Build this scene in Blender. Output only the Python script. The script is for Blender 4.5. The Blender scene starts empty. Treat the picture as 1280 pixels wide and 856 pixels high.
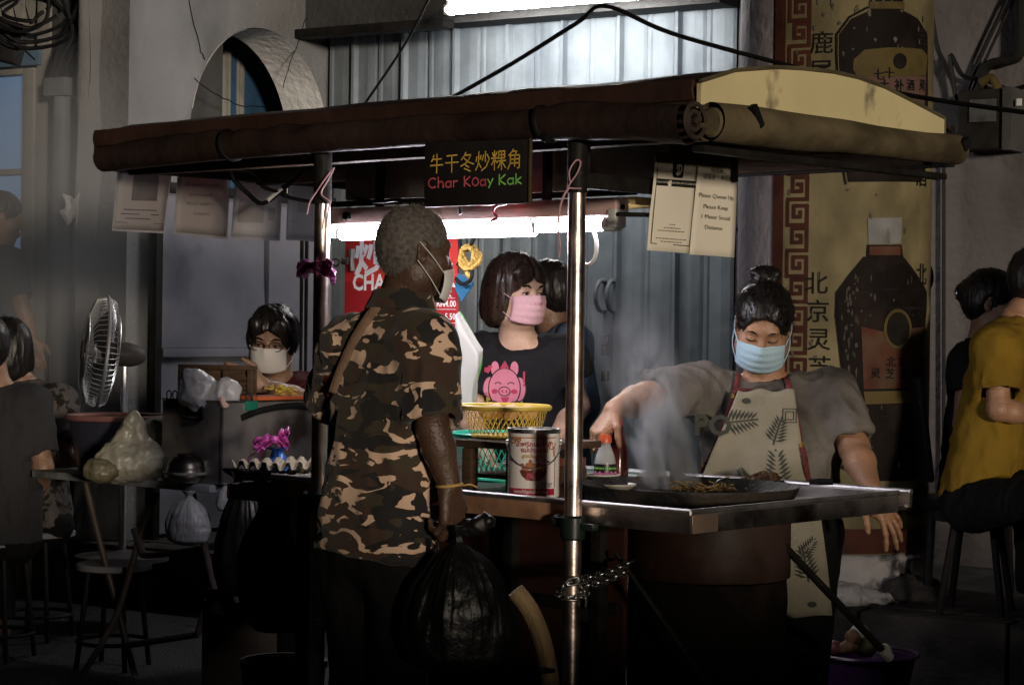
import bpy, bmesh, math, random
import numpy as np
from mathutils import Vector as V, Matrix
from mathutils.bvhtree import BVHTree
random.seed(7); RNG = np.random.default_rng(7)
sc = bpy.context.scene
COL = sc.collection
# ------------------------------------------------------------------ camera
FPX, CXP, CYP, HOR, CAMZ, ROLL = 2617.0, 640.0, 428.0, 405.0, 1.32, 0.0131
cd = bpy.data.cameras.new('camera'); cam = bpy.data.objects.new('camera', cd); COL.objects.link(cam)
cam.location = (0, 0, CAMZ); cam.rotation_euler = (math.pi/2, -ROLL, 0)
cd.sensor_width = 36; cd.lens = FPX/1280*36; cd.shift_y = -(CYP-HOR)/1280; cd.clip_start = .1; cd.clip_end = 200
sc.camera = cam
# ------------------------------------------------------------------ night sky and the one sun (street light level)
SUN_EL, SUN_AZ = math.radians(3.5), math.radians(160)   # azimuth clockwise from +Y
w = bpy.data.worlds.new('World'); sc.world = w; w.use_nodes = True
nt = w.node_tree; bg = nt.nodes['Background']
sky = nt.nodes.new('ShaderNodeTexSky'); sky.sky_type = 'NISHITA'; sky.sun_disc = False
sky.sun_elevation = SUN_EL; sky.sun_rotation = SUN_AZ
nt.links.new(sky.outputs[0], bg.inputs[0]); bg.inputs[1].default_value = .0006
sd = bpy.data.lights.new('sun', 'SUN'); sd.energy = 1.75; sd.angle = math.radians(5); sd.color = (1, .85, .68)
so = bpy.data.objects.new('sun', sd); COL.objects.link(so)
_d = V((math.sin(SUN_AZ)*math.cos(SUN_EL), math.cos(SUN_AZ)*math.cos(SUN_EL), math.sin(SUN_EL)))
so.rotation_euler = _d.to_track_quat('Z', 'Y').to_euler(); so.location = _d*12
vs = sc.view_settings; vs.view_transform = 'Standard'; vs.look = 'None'; vs.exposure = 0; vs.gamma = 1
sc.cycles.max_bounces = 8; sc.cycles.volume_bounces = 0; sc.cycles.caustics_reflective = False; sc.cycles.caustics_refractive = False
sc.cycles.sample_clamp_indirect = 3; sc.cycles.transparent_max_bounces = 12; sc.cycles.volume_step_rate = 1.0
# ------------------------------------------------------------------ pixel helpers (measure the photograph)
def unroll(px, py): return px+ROLL*(py-CYP), py-ROLL*(px-CXP)
def ray(px, py):
    x, y = unroll(px, py); return V(((x-CXP)/FPX, 1, -(y-HOR)/FPX))
def P(px, py, Y): return V((0, 0, CAMZ))+ray(px, py)*Y
class Fr:
    def __init__(s, x, y, yaw, z=0):
        s.o = V((x, y, z)); s.yaw = yaw; c, n = math.cos(yaw), math.sin(yaw)
        s.ax = [V((c, n, 0)), V((-n, c, 0)), V((0, 0, 1))]
    def loc(s, p): d = V(p)-s.o; return V([d.dot(a) for a in s.ax])
    def wld(s, p): return s.o+s.ax[0]*p[0]+s.ax[1]*p[1]+s.ax[2]*p[2]
    def hit(s, axis, val, px, py):
        r = ray(px, py); c = s.loc((0, 0, CAMZ)); d = V([r.dot(a) for a in s.ax])
        return c+d*((val-c[axis])/d[axis])
CART = Fr(.451, 5.0, math.atan2(-.6712, .7413))
WALL = Fr(.93, 8.6, -math.radians(32))
# ------------------------------------------------------------------ materials
def rgb(c):
    if isinstance(c, str):
        c = c.lstrip('#'); v = [int(c[i:i+2], 16)/255 for i in (0, 2, 4)]
        return tuple(((x+.055)/1.055)**2.4 if x > .04045 else x/12.92 for x in v)
    return c
MATS = {}
def mat(name, col, rough=.6, metal=0, var=.2, vs=6, bump=0, bs=40, col2=None, c2t=(.5, .62), c2s=3, c2str=(1, 1, 1), spec=.5, sss=0, trans=0, emit=None, es=0, coat=0, alpha=1, stretch=(1, 1, 1), rv=.12, aniso=None):
    if name in MATS: return MATS[name]
    m = bpy.data.materials.new(name); m.use_nodes = True; MATS[name] = m
    t = m.node_tree; N = t.nodes; L = t.links; b = N['Principled BSDF']
    col = rgb(col)
    if rough >= .5 and metal == 0 and spec == .5: spec = .16
    tc = N.new('ShaderNodeTexCoord'); mp = N.new('ShaderNodeMapping'); mp.inputs['Scale'].default_value = stretch
    L.new(tc.outputs['Object'], mp.inputs[0])
    def noise(scale, det=5, src=mp):
        n = N.new('ShaderNodeTexNoise'); n.inputs['Scale'].default_value = scale; n.inputs['Detail'].default_value = det; L.new(src.outputs[0], n.inputs[0]); return n
    def ramp(src, a, bb):
        r = N.new('ShaderNodeMapRange'); r.inputs[1].default_value = a; r.inputs[2].default_value = bb; L.new(src, r.inputs[0]); return r.outputs[0]
    def mix(f, a, bb):
        x = N.new('ShaderNodeMix'); x.data_type = 'RGBA'
        if isinstance(f, float): x.inputs[0].default_value = f
        else: L.new(f, x.inputs[0])
        for s, v in ((6, a), (7, bb)):
            if isinstance(v, tuple): x.inputs[s].default_value = (*v, 1)
            else: L.new(v, x.inputs[s])
        return x.outputs[2]
    n1 = noise(vs)
    c = mix(ramp(n1.outputs[0], .3, .7), tuple(max(0, x*(1-var)) for x in col), tuple(min(1, x*(1+var)) for x in col))
    if col2 is not None:
        mp2 = N.new('ShaderNodeMapping'); mp2.inputs['Scale'].default_value = c2str; L.new(tc.outputs['Object'], mp2.inputs[0])
        n2 = noise(c2s, 7, mp2)
        c = mix(ramp(n2.outputs[0], *c2t), c, rgb(col2))
    L.new(c, b.inputs['Base Color'])
    L.new(ramp(n1.outputs[0], .2, .8), b.inputs['Roughness'])
    rr = b.inputs['Roughness'].links[0].from_node; rr.inputs[3].default_value = max(.02, rough-rv); rr.inputs[4].default_value = min(1, rough+rv)
    b.inputs['Metallic'].default_value = metal; b.inputs['Specular IOR Level'].default_value = spec
    if sss: b.inputs['Subsurface Weight'].default_value = sss; b.inputs['Subsurface Radius'].default_value = (.01, .004, .002); b.inputs['Subsurface Scale'].default_value = 1
    if trans: b.inputs['Transmission Weight'].default_value = trans
    if coat: b.inputs['Coat Weight'].default_value = coat
    if alpha < 1: b.inputs['Alpha'].default_value = alpha
    if emit is not None: b.inputs['Emission Color'].default_value = (*rgb(emit), 1); b.inputs['Emission Strength'].default_value = es
    if bump:
        nb = noise(bs, 6); bp = N.new('ShaderNodeBump'); bp.inputs['Strength'].default_value = min(1, bump); bp.inputs['Distance'].default_value = .01 if bump <= 1 else .01*bump
        L.new(nb.outputs[0], bp.inputs['Height']); L.new(bp.outputs[0], b.inputs['Normal'])
    return m
# ------------------------------------------------------------------ object helpers
def link(o, parent=None, local=True):
    COL.objects.link(o)
    if parent is not None:
        o.parent = parent
        if not local: o.matrix_parent_inverse = parent.matrix_basis.inverted()
    return o
def tag(o, label, cat, group=None, kind=None):
    if label: o['label'] = label
    if cat: o['category'] = cat
    if group: o['group'] = group
    if kind: o['kind'] = kind
    return o
def thing(name, label, cat, loc=(0, 0, 0), yaw=0, group=None):
    o = bpy.data.objects.new(name, None); COL.objects.link(o); o.location = loc; o.rotation_euler = (0, 0, yaw); o.empty_display_size = .1
    return tag(o, label, cat, group)
def copy_tree(o, parent=None, **kw):
    c = o.copy(); COL.objects.link(c)
    if parent is not None: c.parent = parent
    for ch in list(o.children): copy_tree(ch, c)
    if 'loc' in kw: c.location = kw['loc']
    if 'rot' in kw: c.rotation_euler = kw['rot']
    if 'label' in kw: c['label'] = kw['label']
    return c
def mesh_obj(name, verts, faces, m=None, parent=None, smooth=True, angle=40, at=None, mats=None, fm=None):
    me = bpy.data.meshes.new(name)
    v = np.asarray(verts, dtype=np.float64).reshape(-1, 3)
    if at is not None: v = v-np.asarray(at)
    me.from_pydata(v.tolist(), [], faces if isinstance(faces, list) else faces.tolist())
    if mats:
        for q in mats: me.materials.append(q)
        if fm is not None: me.polygons.foreach_set('material_index', fm)
    elif m is not None: me.materials.append(m)
    if smooth:
        me.polygons.foreach_set('use_smooth', [True]*len(me.polygons))
        if angle < 179: me.set_sharp_from_angle(angle=math.radians(angle))
    me.update()
    o = bpy.data.objects.new(name, me); COL.objects.link(o)
    if parent is not None: o.parent = parent
    return o
def basis(d, up=(0, 0, 1)):
    d = V(d).normalized(); u = V(up)
    if abs(d.dot(u.normalized())) > .98: u = V((1, 0, 0))
    x = u.cross(d).normalized(); return x, d.cross(x).normalized(), d
class MB:
    def __init__(s): s.v = []; s.f = []; s.mi = []; s.cur = 0
    def add(s, vs, fs):
        n = len(s.v); s.v += [tuple(p) for p in vs]; s.f += [[i+n for i in f] for f in fs]; s.mi += [s.cur]*len(fs); return s
    def box(s, c, sz, R=None, bev=0):
        c = V(c); h = V(sz)*.5
        if bev <= 0:
            pts = [V((x*h.x, y*h.y, z*h.z)) for x in (-1, 1) for y in (-1, 1) for z in (-1, 1)]
            fs = [(0, 1, 3, 2), (4, 6, 7, 5), (0, 4, 5, 1), (2, 3, 7, 6), (0, 2, 6, 4), (1, 5, 7, 3)]
        else:
            bm = bmesh.new(); bmesh.ops.create_cube(bm, size=1)
            for q in bm.verts: q.co = V((q.co.x*sz[0], q.co.y*sz[1], q.co.z*sz[2]))
            bmesh.ops.bevel(bm, geom=bm.edges[:], offset=bev, segments=2, affect='EDGES', profile=.6)
            bm.verts.index_update(); pts = [q.co.copy() for q in bm.verts]; fs = [[q.index for q in f.verts] for f in bm.faces]; bm.free()
        if R is not None: pts = [R @ p for p in pts]
        return s.add([p+c for p in pts], fs)
    def bx(s, x0, x1, y0, y1, z0, z1, bev=0):
        return s.box(((x0+x1)/2, (y0+y1)/2, (z0+z1)/2), (x1-x0, y1-y0, z1-z0), None, bev)
    def tube(s, pts, r, n=8, cap=True, closed=False, flat=None):
        pts = [V(p) for p in pts]; m = len(pts); rs = r if isinstance(r, (list, tuple)) else [r]*m
        n0 = len(s.v); up = V((0, 0, 1)); vs = []
        px = None
        for i, p in enumerate(pts):
            a = pts[(i-1) % m] if (closed or i) else p; b = pts[(i+1) % m] if (closed or i < m-1) else p
            d = (b-a)
            if d.length < 1e-9: d = V((0, 0, 1))
            d.normalize()
            if px is None: x, y, _ = basis(d)
            else:
                x = px-d*px.dot(d)
                x = x.normalized() if x.length > 1e-6 else basis(d)[0]; y = d.cross(x)
            px = x
            for k in range(n):
                t = 2*math.pi*k/n; q = 1 if flat is None else flat
                vs.append(p+x*(rs[i]*math.cos(t))+y*(rs[i]*q*math.sin(t)))
        fs = []
        for i in range(m if closed else m-1):
            j = (i+1) % m
            for k in range(n):
                l = (k+1) % n; fs.append((i*n+k, i*n+l, j*n+l, j*n+k))
        if cap and not closed: fs.append(tuple(range(n-1, -1, -1))); fs.append(tuple((m-1)*n+k for k in range(n)))
        return s.add(vs, fs)
    def cyl(s, a, b, r, n=16): return s.tube([a, b], r, n)
    def lathe(s, prof, n=24, c=(0, 0, 0), R=None, sx=1, sy=1, wob=None):
        c = V(c); vs = []; fs = []; m = len(prof)
        for i, (r, z) in enumerate(prof):
            for k in range(n):
                t = 2*math.pi*k/n; rr = r*(1+(wob(t, z) if wob else 0)); p = V((rr*math.cos(t)*sx, rr*math.sin(t)*sy, z))
                vs.append((R @ p if R is not None else p)+c)
        for i in range(m-1):
            for k in range(n):
                l = (k+1) % n; fs.append((i*n+k, i*n+l, (i+1)*n+l, (i+1)*n+k))
        if prof[0][0] > 1e-6: fs.append(tuple(range(n-1, -1, -1)))
        if prof[-1][0] > 1e-6: fs.append(tuple((m-1)*n+k for k in range(n)))
        return s.add(vs, fs)
    def prism(s, poly, o, ex, ey, depth):
        """polygon in the plane (ex, ey) through o, pushed along depth"""
        o, ex, ey, dv = V(o), V(ex), V(ey), V(depth); m = len(poly)
        a = [o+ex*p[0]+ey*p[1] for p in poly]; b = [p+dv for p in a]
        return s.add(a+b, [tuple(range(m-1, -1, -1)), tuple(range(m, 2*m))]+[(i, (i+1) % m, m+(i+1) % m, m+i) for i in range(m)])
    def grid(s, fn, nu, nv, thick=0, closeu=False):
        g = np.array([[tuple(fn(i/nu, j/nv)) for j in range(nv+1)] for i in range(nu+1)], float)
        return s.sheet(g, thick)
    def sheet(s, g, thick=0):
        nu, nv = g.shape[0]-1, g.shape[1]-1
        ix = lambda i, j: i*(nv+1)+j
        fs = [(ix(i, j), ix(i+1, j), ix(i+1, j+1), ix(i, j+1)) for i in range(nu) for j in range(nv)]
        vs = g.reshape(-1, 3)
        if thick:
            du = np.gradient(g, axis=0); dv = np.gradient(g, axis=1); nn = np.cross(du, dv); nn /= np.maximum(np.linalg.norm(nn, axis=2, keepdims=True), 1e-9)
            b = (g-nn*thick).reshape(-1, 3); k = len(vs)
            fs2 = [(d+k, c+k, bb+k, a+k) for a, bb, c, d in fs]
            rim = [ix(i, 0) for i in range(nu)]+[ix(nu, j) for j in range(nv)]+[ix(i, nv) for i in range(nu, 0, -1)]+[ix(0, j) for j in range(nv, 0, -1)]
            fs = fs+fs2+[(rim[(q+1) % len(rim)], rim[q], rim[q]+k, rim[(q+1) % len(rim)]+k) for q in range(len(rim))]
            vs = np.vstack([vs, b])
        return s.add(vs.tolist(), fs)
    def build(s, name, m=None, parent=None, smooth=True, angle=35, mats=None, at=None):
        return mesh_obj(name, s.v, s.f, m, parent, smooth, angle, at, mats, s.mi if mats else None)
def cr(pts, n=6, closed=False):
    """Catmull-Rom through points"""
    p = [V(q) for q in pts]; m = len(p); out = []
    g = lambda i: p[i % m] if closed else p[max(0, min(m-1, i))]
    for i in range(m if closed else m-1):
        a, b, c, d = g(i-1), g(i), g(i+1), g(i+2)
        for k in range(n):
            t = k/n; out.append(.5*((2*b)+(c-a)*t+(2*a-5*b+4*c-d)*t*t+(3*b-a-3*c+d)*t**3))
    if not closed: out.append(p[-1])
    return out
# ------------------------------------------------------------------ numpy value noise
def _h(i, j, k): 
    n = (i*374761393+j*668265263+k*2147483647+1274126177) & 0xffffffff
    n = ((n ^ (n >> 13))*1274126177) & 0xffffffff
    return ((n ^ (n >> 16)) & 0xffff)/65535.0
def vnoise(p):
    p = np.asarray(p, float); i = np.floor(p).astype(np.int64); f = p-i; f = f*f*(3-2*f); r = 0
    for a in (0, 1):
        for b in (0, 1):
            for c in (0, 1):
                wgt = (f[:, 0] if a else 1-f[:, 0])*(f[:, 1] if b else 1-f[:, 1])*(f[:, 2] if c else 1-f[:, 2])
                r = r+wgt*_h(i[:, 0]+a, i[:, 1]+b, i[:, 2]+c)
    return r*2-1
def fbm(p, o=3): 
    p = np.asarray(p, float); r = 0; a = 1
    for k in range(o): r = r+a*vnoise(p*2**k+17.3*k); a *= .5
    return r
def ridge(p, o=2):
    return 1-2*np.abs(fbm(p, o))
# ------------------------------------------------------------------ signed distance bodies
class SDF:
    def __init__(s, h=.005): s.h = h; s.p = []
    def _add(s, lo, hi, fn, k, op): s.p.append((np.array(lo, float), np.array(hi, float), fn, k, op))
    def cone(s, a, b, ra, rb, k=.02, op='u'):
        a, b = np.array(a, float), np.array(b, float); m = max(ra, rb); ab = b-a; L2 = max(1e-9, ab@ab)
        def fn(x, y, z):
            px, py, pz = x-a[0], y-a[1], z-a[2]
            t = np.clip((px*ab[0]+py*ab[1]+pz*ab[2])/L2, 0, 1)
            return np.sqrt((px-t*ab[0])**2+(py-t*ab[1])**2+(pz-t*ab[2])**2)-(ra+(rb-ra)*t)
        s._add(np.minimum(a, b)-m, np.maximum(a, b)+m, fn, k, op); return s
    def chain(s, pts, rs, k=.02, op='u'):
        for i in range(len(pts)-1): s.cone(pts[i], pts[i+1], rs[i], rs[i+1], k, op)
        return s
    def ell(s, c, r, ax=None, k=.02, op='u'):
        c = np.array(c, float); r = np.array(r, float); A = np.eye(3) if ax is None else np.array([list(q) for q in ax], float)
        ext = np.sqrt(((A*r[:, None])**2).sum(0))
        def fn(x, y, z):
            px, py, pz = x-c[0], y-c[1], z-c[2]
            q = [A[i, 0]*px+A[i, 1]*py+A[i, 2]*pz for i in range(3)]
            k0 = np.sqrt(sum((q[i]/r[i])**2 for i in range(3))); k1 = np.sqrt(sum((q[i]/r[i]**2)**2 for i in range(3)))
            return k0*(k0-1)/np.maximum(k1, 1e-6)
        s._add(c-ext, c+ext, fn, k, op); return s
    def plane(s, c, n, rad=None, k=.004):
        """keep the side n points away from; only within rad of c"""
        c, n = np.array(c, float), np.array(V(n).normalized(), float)
        lo, hi = (c-rad, c+rad) if rad else (c-9, c+9)
        def fn(x, y, z): return (x-c[0])*n[0]+(y-c[1])*n[1]+(z-c[2])*n[2]
        s._add(lo, hi, fn, k, 'i'); return s
    def mesh(s, disp=None):
        h = s.h; us = [q for q in s.p if q[4] == 'u']
        lo = np.min([q[0] for q in us], 0)-.03; hi = np.max([q[1] for q in us], 0)+.03
        n = np.ceil((hi-lo)/h).astype(int)+1; f = np.full(n, .15, np.float32)
        ax = [lo[i]+h*np.arange(n[i]) for i in range(3)]
        for l, u, fn, k, op in s.p:
            pad = max(k, 0)+2.5*h if op != 'i' else 0
            i0 = np.clip(np.floor((l-pad-lo)/h).astype(int), 0, n-1); i1 = np.clip(np.ceil((u+pad-lo)/h).astype(int)+1, 1, n)
            if np.any(i1 <= i0): continue
            sl = tuple(slice(a, b) for a, b in zip(i0, i1))
            d = fn(ax[0][sl[0]][:, None, None], ax[1][sl[1]][None, :, None], ax[2][sl[2]][None, None, :]).astype(np.float32); g = f[sl]
            if op == 'u':
                q = np.maximum(k-np.abs(g-d), 0)/max(k, 1e-6); f[sl] = np.minimum(g, d)-q*q*k*.25
            elif op == 's':
                q = np.maximum(k-np.abs(g+d), 0)/max(k, 1e-6); f[sl] = np.maximum(g, -d)+q*q*k*.25
            else:
                f[sl] = np.maximum(g, d)
        v, fc = surfnets(f, lo, h)
        if disp is not None: v = v+vnormals(v, fc)*disp(v)[:, None]
        return v, fc
    def build(s, name, m, parent=None, at=(0, 0, 0), disp=None, angle=180):
        v, fc = s.mesh(disp); s.v, s.f = v, fc
        return mesh_obj(name, v, fc, m, parent, True, angle, at)
def vnormals(v, q):
    n = np.cross(v[q[:, 2]]-v[q[:, 0]], v[q[:, 3]]-v[q[:, 1]]); o = np.zeros_like(v)
    for i in range(4): np.add.at(o, q[:, i], n)
    return o/np.maximum(np.linalg.norm(o, axis=1, keepdims=True), 1e-12)
def surfnets(f, lo, h):
    s = f < 0; a, b, c = f.shape; cnt = np.zeros((a-1, b-1, c-1), np.int8); cs = [(i, j, k) for i in (0, 1) for j in (0, 1) for k in (0, 1)]
    for i, j, k in cs: cnt += s[i:a-1+i, j:b-1+j, k:c-1+k]
    mk = (cnt > 0) & (cnt < 8); cells = np.argwhere(mk); idx = np.full(mk.shape, -1, np.int64); idx[mk] = np.arange(len(cells))
    acc = np.zeros((len(cells), 3)); num = np.zeros(len(cells))
    val = {q: f[cells[:, 0]+q[0], cells[:, 1]+q[1], cells[:, 2]+q[2]].astype(float) for q in cs}
    for q in cs:
        for d in range(3):
            if q[d]: continue
            e = list(q); e[d] = 1; e = tuple(e); fa, fb = val[q], val[e]; x = (fa < 0) != (fb < 0); t = np.where(x, fa/np.where(fa == fb, 1, fa-fb), 0)
            p = np.tile(np.array(q, float), (len(cells), 1)); p[:, d] += t; acc[x] += p[x]; num[x] += 1
    v = lo+h*(cells+acc/np.maximum(num, 1)[:, None]); F = []
    for d in range(3):
        sh = [slice(1, -1)]*3; sh[d] = slice(0, None)
        i0 = [slice(1, f.shape[m]-1) for m in range(3)]; i0[d] = slice(0, f.shape[d]-1); i1 = list(i0); i1[d] = slice(1, f.shape[d])
        A, B = s[tuple(i0)], s[tuple(i1)]
        for sign in (0, 1):
            e = np.argwhere((A & ~B) if sign else (~A & B))
            if not len(e): continue
            o = [1, 1, 1]; o[d] = 0; e = e+np.array(o); u, w_ = (d+1) % 3, (d+2) % 3
            def at(du, dw):
                g = e.copy(); g[:, u] += du; g[:, w_] += dw; return idx[g[:, 0], g[:, 1], g[:, 2]]
            q = np.stack([at(-1, -1), at(0, -1), at(0, 0), at(-1, 0)], 1)
            F.append(q if sign else q[:, ::-1])
    return v, np.vstack(F)
# ------------------------------------------------------------------ flat print: text and polygons
_TC = {}
def text2d(s, size=1, bold=0, align='CENTER'):
    key = (s, bold, align)
    if key not in _TC:
        c = bpy.data.curves.new('t', 'FONT'); c.body = s; c.size = 1; c.resolution_u = 2; c.offset = bold; c.align_x = align; c.align_y = 'CENTER'
        o = bpy.data.objects.new('t', c); me = bpy.data.meshes.new_from_object(o)
        _TC[key] = ([tuple(q.co[:2]) for q in me.vertices], [list(q.vertices) for q in me.polygons])
        bpy.data.objects.remove(o); bpy.data.curves.remove(c); bpy.data.meshes.remove(me)
    v, f = _TC[key]; return [(x*size, y*size) for x, y in v], [list(q) for q in f]
def strokes2d(lines, wd):
    v, f = [], []
    for ln in lines:
        ln = [V((p[0], p[1])) for p in ln]
        for a, b in zip(ln[:-1], ln[1:]):
            d = (b-a)
            if d.length < 1e-9: continue
            d.normalize(); n = V((-d.y, d.x))*wd*.5; a2, b2 = a-d*wd*.35, b+d*wd*.35; k = len(v)
            v += [tuple(a2-n), tuple(b2-n), tuple(b2+n), tuple(a2+n)]; f.append([k, k+1, k+2, k+3])
    return v, f
def poly2d(pts, cell=None):
    """polygon cut into a mesh; cell: max size of the pieces so that it can follow a curved surface"""
    bm = bmesh.new(); vs = [bm.verts.new((p[0], p[1], 0)) for p in pts]; bm.faces.new(vs)
    bmesh.ops.triangulate(bm, faces=bm.faces[:])
    return _cut(bm, cell)
def cut2d(v, f, cell):
    bm = bmesh.new(); vs = [bm.verts.new((p[0], p[1], 0)) for p in v]
    for q in f:
        try: bm.faces.new([vs[i] for i in q])
        except ValueError: pass
    return _cut(bm, cell)
def _cut(bm, cell):
    if cell:
        for a in (0, 1):
            lo = min(q.co[a] for q in bm.verts); hi = max(q.co[a] for q in bm.verts); x = math.floor(lo/cell)*cell+cell
            while x < hi:
                co = [0, 0, 0]; no = [0, 0, 0]; co[a] = x; no[a] = 1
                bmesh.ops.bisect_plane(bm, geom=bm.verts[:]+bm.edges[:]+bm.faces[:], plane_co=co, plane_no=no); x += cell
    bm.verts.index_update(); r = ([tuple(q.co[:2]) for q in bm.verts], [[q.index for q in fc.verts] for fc in bm.faces]); bm.free(); return r
def place2d(mb, vf, o, ex, ey):
    o, ex, ey = V(o), V(ex), V(ey); mb.add([o+ex*x+ey*y for x, y in vf[0]], vf[1])
def shift2d(vf, dx, dy, s=1): return [(x*s+dx, y*s+dy) for x, y in vf[0]], vf[1]
def project2d(mb, vf, o, ex, ey, bvh, off, reach=.4):
    """press flat print onto a mesh along -(ex x ey)"""
    o, ex, ey = V(o), V(ex), V(ey); n = ex.cross(ey).normalized(); pts = []; last = None
    for x, y in vf[0]:
        p = o+ex*x+ey*y; h, nn, _, _ = bvh.ray_cast(p+n*reach, -n, reach*2)
        if h is None: h = p if last is None else p-n*((p-last).dot(n))
        last = h; pts.append(h+n*off)
    mb.add(pts, vf[1])
def circ(cx, cy, rx, ry=None, n=20, a0=0, a1=2*math.pi):
    ry = ry or rx; full = abs(a1-a0-2*math.pi) < 1e-6; m = n if full else n+1
    return [(cx+rx*math.cos(a0+(a1-a0)*i/n), cy+ry*math.sin(a0+(a1-a0)*i/n)) for i in range(m)]
# ================================================================== SETTING
m_asph = mat('asphalt', (.03, .03, .032), .55, var=.5, vs=14, bump=1.2, bs=90, col2=(.015, .015, .016), c2s=1.6)
m_pave = mat('pavement_cement', (.028, .026, .024), .8, var=.4, vs=7, bump=1, bs=50, col2=(.06, .055, .05), c2s=3)
m_plaster = mat('old_plaster', (.20, .20, .205), .9, var=.16, vs=2.5, bump=.8, bs=30, col2=(.085, .083, .08), c2t=(.52, .75), c2s=1.7, c2str=(1, 1, .45))
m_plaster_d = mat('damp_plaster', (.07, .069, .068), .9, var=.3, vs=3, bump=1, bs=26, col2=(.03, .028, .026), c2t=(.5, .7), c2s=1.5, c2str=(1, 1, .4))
m_plaster_p = mat('mauve_plaster', (.16, .146, .15), .85, var=.15, vs=3, bump=.8, bs=24, col2=(.055, .05, .05), c2t=(.52, .75), c2s=2.2, c2str=(1, 1, .4))
m_shut = mat('shutter_paint', (.185, .212, .235), .5, var=.16, vs=7, bump=.4, bs=14, col2=(.085, .10, .12), c2t=(.52, .8), c2s=2, c2str=(3, 3, .5))
m_sheet = mat('grey_sheet_metal', (.18, .18, .215), .5, var=.14, vs=4, bump=.3, bs=12, col2=(.075, .072, .085), c2t=(.55, .8), c2s=2.6)
m_white = mat('cream_frame_paint', (.26, .25, .23), .6, var=.15, vs=9, bump=.3, bs=40, col2=(.3, .28, .24), c2t=(.58, .75), c2s=6)
m_bluedoor = mat('blue_door_paint', (.035, .085, .16), .5, var=.25, vs=6, bump=.2, bs=30)
m_black = mat('black_rubber', (.009, .009, .010), .55, var=.3, vs=20)
m_dark = mat('dark_steel', (.014, .013, .012), .55, metal=0, spec=.12, var=.4, vs=15, bump=.3, bs=60)
m_pipe = mat('grey_pipe', (.13, .135, .15), .5, var=.2, vs=8, col2=(.12, .12, .12), c2s=5)
m_box = mat('meter_box', (.02, .018, .016), .6, var=.3, vs=10)

MB().add([(-80, -3, 0), (80, -3, 0), (80, 110, 0), (-80, 110, 0)], [(0, 1, 2, 3)]).build('street', m_asph, smooth=False)['kind'] = 'structure'
# unseen wall added behind the viewer to keep street light off the ground
rw = thing('shade_wall', 'added low shade wall standing unseen behind the viewer, facing the stall', 'wall', (0, -1.3, 0))
MB().bx(-7, 9, -.1, .1, 0, 1.04, .01).build('wall', m_plaster_d, rw); MB().bx(-7, 9, -.14, .14, 1.043, 1.10, .012).build('coping', m_pave, rw)
# five-foot way slab with its kerb stones
pv = thing('pavement', None, None, WALL.o, WALL.yaw); pv['kind'] = 'structure'
KZ, KY = .28, -.52
MB().bx(-9, 5, KY+.16, 6, -.2, KZ).build('slab', m_pave, pv, smooth=False)
x = -6.0; k = 0
while x < 4:
    L_ = .55+.22*random.random(); mb = MB(); mb.box((x+L_/2, KY+.08, KZ/2-.01), (L_-.012, .165, KZ+.012), None, .014)
    mb.v = [(a+.006*vnoise([(a*9, b*9, c*9)])[0], b+.010*vnoise([(a*7, b*7+3, c*9)])[0], c+.004*vnoise([(a*9, b*9+5, c*9)])[0]) for a, b, c in mb.v]
    mb.build('kerb_stone', m_pave, pv); x += L_
# ---- house wall: cross wall with arch, pier, front wall
YF, XC = 1.12, -2.97
hw = thing('shophouse_wall', 'stained grey plaster shophouse wall with a round arch over blue door leaves', 'wall', WALL.o, WALL.yaw)
def cz(axis, val, px, py): return WALL.hit(axis, val, px, py)
# cross wall, seen along X: polygon in (Y, Z) with the arched opening cut out
a0 = cz(0, XC, 238, 140); a1 = cz(0, XC, 411, 140); ztop = cz(0, XC, 305, 31).z
yl, yr = a0.y, a1.y; r_ = (yr-yl)/2; yc = (yl+yr)/2; zs = ztop-r_*1.05
n = 28; arch = [(yc-r_*math.cos(math.pi*i/n), zs+r_*1.05*math.sin(math.pi*i/n)) for i in range(n+1)]
TH = .27
mb = MB()
strip = [((-.42), KZ), (-.42, 3.6), (yl, 3.6), (yl, KZ)]
mb.prism(strip[::-1], (XC, 0, 0), (0, 1, 0), (0, 0, 1), (-TH, 0, 0))
mb.build('pier', m_plaster, hw, smooth=False)
mb = MB()
for i in range(n):
    (ya, za), (yb, zb) = arch[i], arch[i+1]
    q = [(XC-.001, ya, za), (XC-.001, yb, zb), (XC-.001, yb, 3.6), (XC-.001, ya, 3.6)]
    mb.add(q, [(0, 1, 2, 3)])
    b = [(XC-TH, ya, za), (XC-TH, yb, zb)]
    mb.add([q[0], q[1], b[1], b[0]], [(0, 3, 2, 1)])
    mb.add([b[0], b[1], (XC-TH, yb, 3.6), (XC-TH, ya, 3.6)], [(3, 2, 1, 0)])
m_reveal = mat('whitewash', (.80, .80, .80), .85, var=.2, vs=4, bump=.8, bs=25, col2=(.13, .125, .12), c2t=(.58, .75), c2s=2.5)
mb.build('arch', m_plaster, hw, smooth=False)
mb = MB()   # whitewashed lining of the arch
for i in range(2, n):
    (ya, za), (yb, zb) = arch[i], arch[i+1]
    for e in (0,):
        mb.add([(XC+.004, ya, za-.004), (XC+.004, yb, zb-.004), (XC-TH, yb, zb-.004), (XC-TH, ya, za-.004)], [(0, 3, 2, 1)])
mb.add([(XC+.004, yr-.004, zs), (XC-TH, yr-.004, zs), (XC-TH, yr-.004, KZ), (XC+.004, yr-.004, KZ)], [(0, 1, 2, 3)])
mb.build('arch_lining', m_reveal, hw, smooth=True)
mb = MB(); mb.bx(XC-TH+.01, XC-.002, yr, YF+.3, KZ, 3.6); mb.build('wall_return', m_plaster, hw, smooth=False)
sx = cz(1, YF, 920, 300).x
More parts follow.
